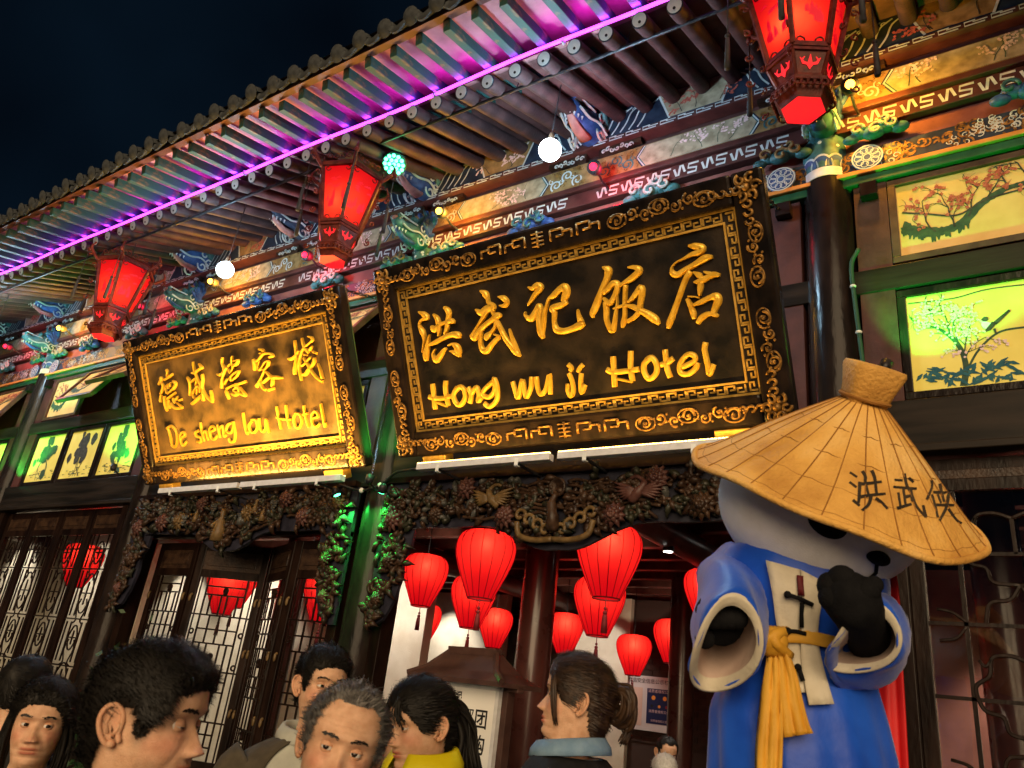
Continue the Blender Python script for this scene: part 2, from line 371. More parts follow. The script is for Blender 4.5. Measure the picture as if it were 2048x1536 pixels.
for i in range(len(xs_all) - 1):
    xa, xb = xs_all[i], xs_all[i + 1]; L = xb - xa
    # cartouche on the eave beam
    x0, x1 = xa + .62, xb - .62
    g = MB(); sl = .05
    g.add([P3(x0 + sl, 4.327, 5.915), P3(x1 - sl, 4.327, 5.915), P3(x1 + sl, 4.327, 6.16), P3(x0 - sl, 4.327, 6.16)], [(0, 1, 2, 3)]); c = g.build('painted_panel', CREAM if i % 2 else CREAMY, bA)
    for (pa, pb) in (((x0 + sl, 5.905), (x0 - sl, 6.17)), ((x1 - sl, 5.905), (x1 + sl, 6.17))):
        g = MB(); g.ribbon([P3(pa[0], 4.3255, pa[1]), P3(pb[0], 4.3255, pb[1])], .016, N); g.build('panel_edge_line', WHITEO, bA)
    g = MB(); fl = []
    random.seed(100 + i)
    for k in range(3): branch(g, fl, P3(random.uniform(x0 + .05, x1 - .05), 4.3255, 5.93), random.uniform(.8, 2.2), .17, .007, EX, EZ, N)
    g.v = [(p[0], p[1], min(max(p[2], 5.92), 6.15)) for p in g.v]
    g.build('painted_plants', INK, c); petals([f for f in fl if 5.93 < f[2] < 6.14], .009, EX, EZ, N, BLOSS if i % 3 else BLOSP, c)
    # cartouche on the second beam: cream, hexagonal, blue-edged
    for xm in ((xa + xb) / 2,):
        x0, x1 = xa + .48, xb - .48; za, zb = 5.537, 5.73; zm = (za + zb) / 2
        for k, (gr, mt) in enumerate(((.035, NAVY), (.022, WHITEO), (.010, TEAL), (0, CREAM))):
            g = MB(); yy = 4.3535 - .0012 * k
            g.add([P3(x0 - .06 - gr, yy, zm), P3(x0 - gr, yy, za), P3(x1 + gr, yy, za), P3(x1 + .06 + gr, yy, zm), P3(x1 + gr, yy, zb), P3(x0 - gr, yy, zb)], [(0, 1, 2, 3, 4, 5)])
            c = g.build('painted_panel', mt, bB)
        g = MB(); fl = []
        for k in range(4): branch(g, fl, P3(random.uniform(x0 + .05, x1 - .05), 4.348, 5.55), random.uniform(.3, 2.6), .2, .006, EX, EZ, N)
        g.v = [(min(max(p[0], x0), x1), p[1], min(max(p[2], za + .01), zb - .01)) for p in g.v]
        g.build('painted_plants', INKG, c); petals([f for f in fl if za + .01 < f[2] < zb - .01 and x0 < f[0] < x1], .008, EX, EZ, N, BLOSP, c)
    # scrolls beside it
    g = MB()
    for xe, d in ((xa, 1), (xb, -1)):
        for k in range(3):
            c0 = P3(xe + d * (.12 + .10 * k), 4.3515, 5.63 + (.035 if k % 2 else -.035))
            g.ribbon(spiral(c0, EX * d, EZ, .055, .010, -1, 7.5, 18), .014, N)
            g.ribbon(spiral(c0 + EX * d * .05 + EZ * (.05 if k % 2 == 0 else -.05), EX, EZ, .028, .006, 2, 8, 10), .009, N)
    g.build('painted_scrolls', WHITEO if i % 2 == 0 else TEAL, bB)
    g = MB()
    for xe, d in ((xa, 1), (xb, -1)):
        for k in range(44):
            c0 = P3(xe + d * rng.uniform(.03, .40), 4.3525, rng.uniform(5.545, 5.725)); g.ribbon(spiral(c0, EX, EZ, .022, .004, rng.uniform(0, 6), rng.uniform(6, 11), 8), .008, N)
    g.build('painted_cloud_curls', GOLDD, bB)
    # chain border
    g = MB(); x = xa + .02; k = 0
    while x < xb - .16:
        z0, z1 = 5.858, 5.888
        g.ribbon([P3(x + .11, 4.3165, z0), P3(x, 4.3165, z0), P3(x, 4.3165, z1), P3(x + .06, 4.3165, z1)], .011, N)
        g.ribbon([P3(x + .045, 4.3165, (z0 + z1) / 2 + .004), P3(x + .125, 4.3165, (z0 + z1) / 2 + .004)], .009, N)
        x += .145
    g.build('painted_chain', WHITEO, bAc)
    # fret ornament: repeating s-keys
    g = MB(); x = xa + .06
    while x < xb - .2:
        y = 4.3735
        pts = [(0, .075), (.02, .01), (.035, .01), (.05, .095), (.065, .095), (.085, .03)]
        g.ribbon([P3(x + a, y, 5.36 + b) for a, b in pts], .017, N)
        pts = [(.185, .09), (.11, .09), (.105, .055), (.17, .045), (.165, .012), (.10, .012)]
        g.ribbon([P3(x + a + .005, y, 5.36 + b) for a, b in pts], .017, N)
        x += .215
    g.build('painted_fret', WHITEO, bF)
    # lower beam: gilded curls, rosettes near the columns
    g = MB()
    for k in range(75):
        c0 = P3(rng.uniform(xa + .1, xb - .1), 4.398, rng.uniform(5.045, 5.165)); g.ribbon(spiral(c0, EX, EZ, .04, .008, rng.uniform(0, 6), rng.uniform(7, 12), 12), .012, N)
    g.build('painted_scrolls', GOLDD, bL)
    g = MB()
    for k in range(10):
        c0 = P3(rng.uniform(xa + .25, xb - .25), 4.397, rng.uniform(5.05, 5.15)); r_ = rng.uniform(.03, .055)
        for q in range(6): g.ribbon(spiral(c0 + EX * r_ * 1.5 * math.cos(q * 1.05) + EZ * r_ * .8 * math.sin(q * 1.05), EX, EZ, r_ * .5, r_ * .18, q, q + 5.5, 10), .006, N)
    g.build('painted_cloud_outline', WHITEO, bL)
for x in CX:
    for d in (-1, 1):
        c0 = P3(x + d * .27, 4.39, 5.10)
        g = MB(); g.lathe(c0, [(.085, -.004), (.10, .006), (.088, .014)], 10, ax=(0, -1, 0)); ro = g.build('painted_rosette', BLUE, bL)
        g = MB()
        for k in range(10):
            a = k * .628; g.ribbon(spiral(c0 + N * .016 + (EX * math.cos(a) + EZ * math.sin(a)) * .055, EX, EZ, .024, .022, 0, 6.3, 8), .006, N)
        g.ribbon(spiral(c0 + N * .016, EX, EZ, .025, .024, 0, 6.3, 10), .008, N); g.ribbon(spiral(c0 + N * .016, EX, EZ, .09, .09, 0, 6.3, 18), .009, N)
        g.build('rosette_outline', WHITEO, ro)
# ---- carved pieces on the beams
def dragon(x, z, y, cols, sc_=1.0, flip=1, label=None):
    """carved dragon head that ends a beam: snout, jaw, mane curls and horn"""
    hc, jc, mc = cols
    def Q(a, b, c): return np.array((x + a * sc_ * flip, y + b * sc_, z + c * sc_))
    rings = []
    for t, cz, ry, rz in ((.16, .0, .085, .11), (.06, .01, .095, .12), (-.05, .0, .085, .10), (-.13, -.03, .06, .065), (-.20, -.02, .055, .06), (-.25, -.01, .035, .035)):
        rings.append([Q(ry * math.cos(a), t, cz + rz * math.sin(a)) for a in np.linspace(0, 2 * math.pi, 14, endpoint=False)])
    g = MB(); g.loft(rings); hd = g.build('dragon_head', hc, bld, True, label=label)
    g = MB(); g.tube([Q(0, .02, -.11), Q(0, -.10, -.12), Q(0, -.19, -.09), Q(0, -.22, -.065)], [.045 * sc_, .036 * sc_, .026 * sc_, .012 * sc_], 10, flat=.5); g.build('jaw', jc, hd, True)
    g = MB(); g.ball(Q(0, -.21, .0), .045 * sc_, 12, 8, 1.05, .9, .7); g.ball(Q(0, -.245, .01), .028 * sc_, 10, 6, 1.3, .8, .8); g.build('snout', PINK, hd, True)
    g = MB()
    for s in (-1, 1):
        for q_ in range(4): g.lathe(Q(s * (.02 + .012 * q_), -.23 + .03 * q_, -.075), [(.008 * sc_, 0), (.001, -.028 * sc_)], 6)
    g.build('teeth', WHITEP, hd)
    g = MB()
    for s in (-1, 1):
        g.ball(Q(s * .065, -.07, .07), .032 * sc_, 10, 6); g.ball(Q(s * .04, -.235, .025), .022 * sc_, 8, 6)
        g.tube([Q(s * .05, .0, .10), Q(s * .08, .06, .19), Q(s * .06, .02, .25)], [.028 * sc_, .022 * sc_, .006 * sc_], 8)
    g.build('brow', hc, hd, True)
    g = MB()
    for s in (-1, 1):
        for k, (b, c) in enumerate(((.03, .02), (.08, .10), (.10, -.05), (.03, -.10), (.12, .03))):
            g.tube(spiral(Q(s * .10, b, c), np.array((0, 1.0, 0)), EZ, .05 * sc_, .012 * sc_, k, k + 6.5, 14), .0075 * sc_, 5)
        g.tube(cr([Q(s * .07, -.20, -.045), Q(s * .085, -.10, -.06), Q(s * .1, 0, -.03), Q(s * .12, .08, -.08)], 4), .009 * sc_, 5)
        g.tube(cr([Q(s * .05, -.24, .045), Q(s * .075, -.13, .03), Q(s * .09, -.04, .03)], 4), .008 * sc_, 5)
    g.build('mane_curl', mc, hd, True)
    g = MB()
    for k in range(6):
        a = (k - 2.5) * .5; g.tube(cr([Q(.04 * math.sin(a), .10, .08), Q(.13 * math.sin(a), .12, .10 + .13 * math.cos(a)), Q(.19 * math.sin(a), .07, .13 + .15 * math.cos(a))], 4), [.03 * sc_] * 5 + [.022 * sc_] * 3 + [.006 * sc_], 6)
    g.build('mane', BLUE, hd, True)
    g = MB()
    for s in (-1, 1):
        for q_ in range(7):
            a = .3 + q_ * .42; c0 = Q(s * .085, .10, .02); e_ = np.array((s * .25 * flip, math.cos(a) * .6, math.sin(a))); g.tube(cr([c0, c0 + e_ * .09 * sc_, c0 + e_ * .15 * sc_ + np.array((0, -.03, .02)) * sc_], 3), [.026 * sc_] * 4 + [.020 * sc_] * 2 + [.005 * sc_], 6)
    g.build('cheek_mane', TEAL if hc is not TEAL else BLUE, hd, True)
    return hd
for i, x in enumerate(xs_all):
    if i % 2 == 0: dragon(x, 5.99, 4.20, (BLUE, PINK, WHITEO), 1.25)
    else: dragon(x, 6.0, 4.20, (NAVY, PINK, WHITEO) if i % 4 == 1 else (BLUE, PINK, WHITEO), 1.25)
    if i % 2 == 0: dragon(x + .02, 5.43, 4.22, (TEAL, BLUE, WHITEO), 1.0)
    # scalloped bracket under the head
    g = MB()
    for d in (-1, 1):
        poly = [(0, 0), (.10, .0), (.16, .03), (.24, .03), (.30, .06), (.36, .06), (.36, .10), (0, .10)]
        g.prism(poly, EX * d, EZ, P3(x + d * .06, 4.36, 5.743), (0, .05, 0))
    br = g.build('stepped_bracket', DKWOOD, bld)
    g = MB()
    for d in (-1, 1):
        for k in range(7): g.tube(spiral(P3(x + d * (.1 + .04 * k), 4.352, 5.80 + .015 * math.sin(k * 2)), EX, EZ, .022, .006, k, k + 6, 10), .006, 5)
    g.build('bracket_curl', WHITEO, br, True)
def cloud(x, z, y, s, cols):
    g = MB()
    for k, (a, b, r) in enumerate(((0, 0, .06), (.09, .02, .055), (.17, -.015, .045), (-.08, .015, .05), (-.15, -.02, .04), (.04, .05, .045))):
        g.ball((x + a * s, y, z + b * s), r * s * 1.1, 12, 8, 1.3, .8, .8)
    c = g.build('carved_cloud', cols[0], bld, True)
    g = MB()
    for k, (a, b) in enumerate(((-.1, .02), (.02, -.01), (.13, .015), (.08, .06))):
        g.tube(spiral((x + a * s, y - .05 * s, z + b * s), EX, EZ, .05 * s, .012 * s, k, k + 6, 14), .012 * s, 6)
    g.build('cloud_curl', cols[1], c, True)
for a, b in zip(CX[:-1], CX[1:]):
    mid = (a + b) / 2
    for k, dx in enumerate((-.55, .52)): cloud(mid + dx, 5.27, 4.36, 1.05, ((BLUE, TEAL), (TEAL, WHITEO))[k])
    for k, (xx) in enumerate((a + .32, b - .27)): cloud(xx, 5.27, 4.36, .9, ((TEAL, CREAM), (TEAL, CREAMY))[k])
# ================================================================== eave: rafters, boards, tiles
roof = MB()
s1 = .375
roof.add([(XL, 2.66, 5.80), (XR, 2.66, 5.80), (XR, 3.6, 5.985), (XL, 3.6, 5.985), (XL, 2.66, 5.83), (XR, 2.66, 5.83), (XR, 3.6, 6.015), (XL, 3.6, 6.015)],
         [(0, 3, 2, 1), (4, 5, 6, 7), (0, 1, 5, 4), (1, 2, 6, 5), (2, 3, 7, 6), (3, 0, 4, 7)])
roof.add([(XL, 3.22, 5.765), (XR, 3.22, 5.765), (XR, 4.6, 6.265), (XL, 4.6, 6.265), (XL, 3.22, 5.785), (XR, 3.22, 5.785), (XR, 4.6, 6.285), (XL, 4.6, 6.285)],
         [(0, 3, 2, 1), (4, 5, 6, 7), (0, 1, 5, 4), (1, 2, 6, 5), (2, 3, 7, 6), (3, 0, 4, 7)])
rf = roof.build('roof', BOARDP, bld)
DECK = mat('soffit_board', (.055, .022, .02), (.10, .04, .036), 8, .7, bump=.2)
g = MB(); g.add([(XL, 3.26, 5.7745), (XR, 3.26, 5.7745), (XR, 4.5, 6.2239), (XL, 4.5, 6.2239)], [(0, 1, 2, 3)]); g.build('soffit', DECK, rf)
g = MB(); g.box(XL, XR, 2.645, 2.70, 5.755, 5.80); g.build('eave_lath', MAROON2, rf)
# upper roof slope, out of sight from the street but closing the building
g = MB(); g.add([(XL, 2.6, 5.85), (XR, 2.6, 5.85), (XR, 8.0, 8.3), (XL, 8.0, 8.3)], [(0, 1, 2, 3)]); g.build('roof_slope', TILE, rf)
SP = .2336; x = -14.5; k = 0
FACE = mat('rafter_end_paint', (.66, .72, .75), (.78, .82, .84), 14, .5); EYE = mat('rafter_end_dark', (.02, .02, .025))
protos = None
xk = []
while x < XR - .1: xk.append(x); x += SP
a0, a1 = np.array((0, 3.2, 5.668)), np.array((0, 4.5, 5.668 + 1.3 * s1))
ax_ = unit(a1 - a0)
g = MB(); X0 = np.array((xk[0], 0, 0)); g.tube([a0 + X0, a1 + X0], .056, 14); r1 = g.build('round_rafter', ROUND, rf, True, auto=40)
g = MB(); g.lathe(a0 + X0 - ax_ * .002, [(.054, 0), (.054, .002)], 18, ax=-ax_); e0 = g.build('end_rim', NAVY, rf)
g = MB(); c = a0 + X0 - ax_ * .0055; g.lathe(c, [(.047, 0), (.047, .002)], 18, ax=-ax_); e1 = g.build('end_disc', FACE, rf)
g = MB(); g.lathe(c - ax_ * .003 + np.array((.004, 0, -.022)), [(.010, 0), (.010, .002)], 10, ax=-ax_); e2 = g.build('end_dot', EYE, rf)
b0, b1 = np.array((0, 2.70, 5.712)), np.array((0, 3.56, 5.893))
g = MB(); g.bar(b0 + X0, b1 + X0, .062, .085); f1 = g.build('flying_rafter', GREENR, rf, bev=.004)
# roof tiles: cover tile with rounded end, drip tile between
def half_tile(x):
    g = MB(); y0, z0 = 2.585, 5.80; dirv = unit((0, 1, .45)); rings = []
    for t in (0, .35):
        o_ = np.array((x, y0, z0)) + dirv * t; pr = []
        for q in range(9):
            a = math.pi * q / 8; pr.append(o_ + EX * math.cos(a) * .072 + EZ * math.sin(a) * .072)
        for q in range(8, -1, -1):
            a = math.pi * q / 8; pr.append(o_ + EX * math.cos(a) * .05 + EZ * math.sin(a) * .048)
        rings.append(pr)
    g.loft(rings); g.lathe(np.array((x, y0 + .004, z0 + .012)), [(.06, 0), (.068, .012), (.05, .02), (.03, .03)], 14, ax=-dirv)
    return g
def drip_tile(x):
    g = MB(); y0, z0 = 2.59, 5.80; poly = []
    for q in range(9):
        t = -1 + q / 4; poly.append((t * .075, -.025 - .055 * (1 - t * t)))
    poly += [(.075, 0.01), (0, -.022), (-.075, .01)]
    g.prism(poly, EX, EZ, (x, y0, z0), (0, .016, 0)); g.prism([(-.1, -.012), (0, -.035), (.1, -.012), (.1, .0), (0, -.02), (-.1, 0)], EX, EZ, (x, y0 + .02, z0), (0, .3, .13))
    return g
t1 = half_tile(xk[0]).build('cover_tile', TILE, rf, True, auto=40); t2 = drip_tile(xk[0] + SP / 2).build('drip_tile', TILE, rf)
for i, x in enumerate(xk[1:], 1):
    off = (x - xk[0], 0, 0)
    jz = random.uniform(-.006, .006)
    dupo(r1, 'round_rafter', rf, off); dupo(e0, 'end_rim', rf, off); dupo(e1, 'end_disc', rf, off); dupo(e2, 'end_dot', rf, (off[0] + random.uniform(-.006, .006), 0, 0))
    q = dupo(f1, 'flying_rafter', rf, (off[0] + random.uniform(-.012, .012), random.uniform(-.01, .015), random.uniform(-.004, .004)))
    dupo(t1, 'cover_tile', rf, (off[0], random.uniform(-.012, .012), jz)); dupo(t2, 'drip_tile', rf, (off[0], random.uniform(-.008, .008), jz))
for nme, src in (('cover_tile', t1), ('round_rafter', r1)): pass
# purple LED tube fixed along the rafter ends
led = thing('purple_led_strip', 'long glowing purple LED tube fixed along the rafter ends under the eave', 'LED strip', (-5.8, 3.17, 5.735))
PURP = mat('purple_led', (.5, .1, .8), emit=(.66, .06, 1.0), es=3.6)
pts = [(x, 3.178 + .006 * math.sin(x * 3.1), 5.738 + .007 * math.sin(x * 2.3 + 1)) for x in np.linspace(XL, XR, 90)]
g = MB(); g.tube(pts, .0125, 8); g.build('tube', PURP, led, True)
g = MB()
for x in np.arange(XL + .3, XR, 1.1): g.box(x - .008, x + .008, 3.168, 3.20, 5.72, 5.757)
g.build('clip', WHITEP, led)
for k in range(6):
    xa = XL + (XR - XL) * k / 6; xb = XL + (XR - XL) * (k + 1) / 6
    lamp('purple_led_light', 'AREA', ((xa + xb) / 2, 3.165, 5.752), 14, (.74, .03, 1.0), led, size=xb - xa, size_y=.02, direc=(0, -.55, .8))
# black pipe under the eave
g = MB(); zp = lambda y: 1.65 + 1.2 * y
g.tube([(x, 3.36, 5.655) for x in (XL, -4.7)], .013, 8); g.tube([(-4.0, 3.36, 5.675), (XR, 3.36, 5.675)], .013, 8)
pipe = g.build('conduit_pipe', BLACKM, None, True); tagm(pipe, 'thin black pipe running along under the round rafters', 'pipe')
g = MB()
for x in np.arange(-13, 2.5, .86): g.tube([(x, 3.36, 5.67), (x + .02, 3.36, 5.79)], .004, 5)
g.build('pipe_hanger', BLACKM, pipe)
# ================================================================== windows with paintings
OCHRE = mat('painted_paper', (.48, .31, .10), (.60, .42, .16), 5, .75, emit=(.75, .42, .08), es=.09)  # slight emission stands in for lamp light on the paper
YEL = mat('glow_painted_paper', (.55, .44, .10), (.66, .54, .15), 4, .75, emit=(.75, .60, .06), es=.15)  # emission stands in for warm flood light falling on the lower paintings
FRW = mat('brown_window_frame', (.045, .02, .012), (.09, .042, .026), 9, .4, bump=.15)
def window(x0, x1, z0, z1, y, paper, fr, art, seed, tilt=0.0, label=None):
    """framed painting; tilt swings its lower edge outwards about the top rail"""
    random.seed(seed)
    def T(p):
        p = np.array(p, float); dz = p[2] - z1; dy = p[1] - y
        return np.array((p[0], y + dz * math.sin(tilt) + dy * math.cos(tilt), z1 + dz * math.cos(tilt) - dy * math.sin(tilt))) if tilt else p
    def TT(g):
        g.v = [tuple(T(p)) for p in g.v]; return g
    t = .045
    g = MB(); g.box(x0 + t, x1 - t, y + .012, y + .03, z0 + t, z1 - t); wi = TT(g).build('painted_window', paper, bld, label=label)
    for a in ((x0, x1, z0, z0 + t), (x0, x1, z1 - t, z1), (x0, x0 + t, z0 + t, z1 - t), (x1 - t, x1, z0 + t, z1 - t)):
        g = MB(); g.box(a[0], a[1], y - .012, y + .04, a[2], a[3]); TT(g).build('window_frame', fr, wi, bev=.004)
    yy = y + .0105; xa, xb, za, zb = x0 + t + .01, x1 - t - .01, z0 + t + .01, z1 - t - .01
    W, H = xb - xa, zb - za
    def cl(g): g.v = [(min(max(p[0], xa), xb), p[1], min(max(p[2], za), zb)) for p in g.v]; return TT(g)
    def S(a, b, d=0): return P3(xa + W * a, yy - d, za + H * b)
    if art == 'plum':                          # knotty plum bough rising to the right with red blossom
        g = MB(); bough = cr([S(0, .42), S(.12, .30), S(.28, .24), S(.42, .30), S(.55, .50), S(.72, .64), S(.88, .68), S(1, .78)], 8)
        n_ = len(bough); g.ribbon(bough, [.075 * (1 - .75 * (i / n_)) * random.uniform(.8, 1.2) for i in range(n_)], N)
        for k in range(30):
            i = random.randrange(0, n_ // 2); p = bough[i]; g.ribbon([p, p + EX * random.uniform(-.02, .02) - EZ * random.uniform(.03, .07)], [.03, .008], N)
        cl(g).build('painted_bough', INKG, wi); g = MB(); fl = []
        for k in range(6):
            p = bough[int(n_ * (.25 + .12 * k)) % n_]; branch(g, fl, p - P3(0, .0008, 0), random.uniform(.7, 2.0), H * .5, .011, EX, EZ, N)
        g.ribbon(cr([S(.02, .62, .0008), S(.2, .52, .0008), S(.4, .42, .0008), S(.6, .55, .0008), S(.9, .6, .0008)], 6), .012, N)
        cl(g).build('painted_twigs', INK, wi)
        fl = [f for f in fl if xa + .02 < f[0] < xb - .02 and za + .02 < f[2] < zb - .02] + [S(random.uniform(.55, .98), random.uniform(.55, .95)) for k in range(18)]
        fl = [f for f in fl if random.random() < .55]; pe = petals(fl, .011, EX, EZ, N, BLOSS, wi, .002); 
        if tilt: pe.data.vertices.foreach_set('co', [q for vv in pe.data.vertices for q in (T(np.array(vv.co) + wl(wi)) - wl(wi))])
    elif art == 'bird':                        # magpie on a blossoming branch above bamboo
        g = MB(); tr = cr([S(.30, 0), S(.33, .2), S(.30, .42), S(.22, .58), S(.15, .66)], 6); g.ribbon(tr, [.035 - .0009 * i for i in range(len(tr))], N)
        g.ribbon(cr([S(.33, .15), S(.42, .35), S(.55, .5), S(.7, .52), S(.85, .5), S(1, .42)], 6), .012, N)
        fl = []
        for k in range(8): branch(g, fl, tr[int(len(tr) * (.25 + .085 * k))] - P3(0, .0008, 0), random.uniform(.2, 2.4), H * .35, .009, EX, EZ, N)
        g.ribbon(cr([S(0, .95), S(.3, .93), S(.55, .97), S(1, .93)], 5), .007, N)
        cl(g).build('painted_twigs', INKG, wi)
        petals([f for f in fl if xa + .02 < f[0] < xb - .02 and za + .02 < f[2] < zb - .02] + [S(random.uniform(.8, .98), random.uniform(.44, .55)) for k in range(12)] + [S(random.uniform(.02, .2), random.uniform(.5, .95)) for k in range(12)], .0065, EX, EZ, N, BLOSP, wi, .002)
        g = MB()
        for k in range(60):
            p = S(random.uniform(.03, .62), random.uniform(.06, .24), .0012); a = random.uniform(-2.6, -.4); Lf = random.uniform(.06, .13)
            q = p + (EX * math.cos(a) + EZ * math.sin(a) * .6) * Lf; g.ribbon([p, (p + q) / 2, q], [.004, .020, .001], N)
        cl(g).build('painted_bamboo', INKB, wi)
        bx, bz = .50, .58
        g = MB(); c = S(bx, bz, .003)
        def pl(L_): return [c + EX * a * .011 + EZ * b * .011 for a, b in L_]
        g.add(pl([(-3, 4), (-1.5, 5.5), (0, 5), (.2, 3.5), (-1, 2.6), (-2.6, 3)]), [tuple(range(6))]); g.add(pl([(1.8, 1.6), (9.2, 7.6), (10, 6.6), (3.4, .2)]), [(0, 1, 2, 3)])
        g.add(pl([(-3.0, -3.4), (1.6, 2.2), (3.2, .6), (.5, -2.6)]), [(0, 1, 2, 3)]); g.add(pl([(1.5, -2), (2.2, -4.8), (3, -4.6), (2.6, -1.6)]), [(0, 1, 2, 3)])
        TT(g).build('painted_magpie', INK, wi)
        g = MB(); c = S(bx, bz, .0025); g.add(pl([(-2.8, 3), (-1, 2.8), (1.2, 1.4), (0, -1.8), (-2.4, -1), (-3.2, 1)]), [tuple(range(6))]); TT(g).build('painted_breast', WHITEP, wi)
    else:                                      # ink leaves / lotus
        g = MB()
        cx_, cz_ = random.uniform(.4, .65), random.uniform(.45, .6)
        for k in range(46):
            a = random.uniform(0, 6.3); r = abs(random.gauss(0, .17)); p = S(cx_ + r * math.cos(a) * .9, cz_ + r * math.sin(a) * 1.2, .00006 * k); s = random.uniform(.025, .075)
            g.add([p + EX * s * math.cos(q) * random.uniform(.6, 1) + EZ * s * 1.3 * math.sin(q) * random.uniform(.6, 1) for q in np.linspace(0, 5.6, 8)], [tuple(range(8))])
        for k in range(5): g.ribbon(cr([S(cx_, cz_, .001), S(cx_ + random.uniform(-.2, .2), cz_ * .5, .001), S(cx_ + random.uniform(-.2, .2), .02, .001)], 4), .009, N)
        cl(g).build('painted_leaves', INKG if art == 'leaf' else INK, wi)
        g = MB()
        for k in range(22): p = S(random.uniform(.05, .95), random.uniform(.05, .22), .0005); g.ribbon([p, p + EX * random.uniform(.03, .08)], [.012, .002], N)
        cl(g).build('painted_ground', INKG, wi)
    return wi
for bi, (a, b) in enumerate(zip(CX[:-1], CX[1:])):
    xa, xb = a + .36, b - .36; wd = (xb - xa) / 3
    for k in range(3):
        x0, x1 = xa + k * wd, xa + (k + 1) * wd - .03
        tl = {1: (.0, .52, .78), 0: (.35, .45, .45), 2: (.3, .0, .62), 3: (0, 0, 0), 4: (0, 0, 0)}[bi][k]
        window(x0, x1, 4.315, 4.915, 4.44, OCHRE, FRW, 'plum' if (k + bi) % 2 == 0 or bi == 1 else 'leaf', 40 + bi * 7 + k, tilt=tl)
        art = 'bird' if (bi == 4 and k == 0) else ('leaf' if k % 2 == 0 else 'ink')
        window(x0, x1, 3.435, 4.13, 4.45, YEL, WOODK, art, 90 + bi * 7 + k)
    for xx in (a + .262, b - .262):              # stiles beside the columns
        g = MB(); g.box(xx - .095, xx + .095, 4.43, 4.58, 3.425, 4.92); g.build('window_stile', MAROON, bld)
        g = MB(); g.box(xx - .05, xx + .05, 4.36, 4.43, 4.80, 4.90); g.build('beam_end', WOODK, bld, bev=.005)
# backing wall behind the windows, so that open casements show a dim loft
g = MB(); g.box(XL, XR, 4.75, 4.78, 3.2, 6.2); g.build('inner_wall', MAROON, bld)
# ================================================================== carved lintels
CARV = [DKWOOD, mat('carved_brown', (.020, .010, .006), (.055, .029, .016), 20, .4, bump=.3), mat('carved_green', (.013, .013, .008), (.03, .030, .018), 20, .4, bump=.3),
        mat('carved_rose', (.055, .020, .016), (.10, .045, .037), 20, .45, bump=.2), mat('carved_ochre', (.085, .052, .02), (.16, .10, .04), 20, .45, bump=.2), mat('carved_grey', (.035, .036, .033), (.08, .08, .075), 20, .4)]
def leaf(g, c, a, L, W, y, lift=.02):
    ex = np.array((math.cos(a), 0, math.sin(a))); ez = np.array((-math.sin(a), 0, math.cos(a))); c = np.array(c, float); n = 7
    V = []; 
    for i in range(n):
        t = i / (n - 1); wv = W * math.sin(math.pi * (t ** .8)) * (1 + .25 * math.sin(t * 19)); m_ = c + ex * L * t + N * lift * math.sin(math.pi * t)
        V += [m_ + ez * wv / 2 + N * .0, m_ + N * lift * .7, m_ - ez * wv / 2, m_ - N * .03]
    Fc = []
    for i in range(n - 1):
        for k in range(4): Fc.append((4 * i + k, 4 * i + (k + 1) % 4, 4 * i + 4 + (k + 1) % 4, 4 * i + 4 + k))
    g.add(V, Fc)
def flower(c, r, m_, parent, name='carved_flower'):
    g = MB(); c = np.array(c, float)
    for ring, (k_, rr, lf) in enumerate(((11, 1.0, .01), (8, .7, .03), (5, .42, .045))):
        for k in range(k_):
            a = k * 2 * math.pi / k_ + ring * .4 + random.uniform(-.1, .1); leaf(g, c + N * (lf * r / .09), a, r * rr, r * .62, 0, .018)
    g.ball(c + N * .05, r * .2, 8, 6); return g.build(name, m_, parent, True)
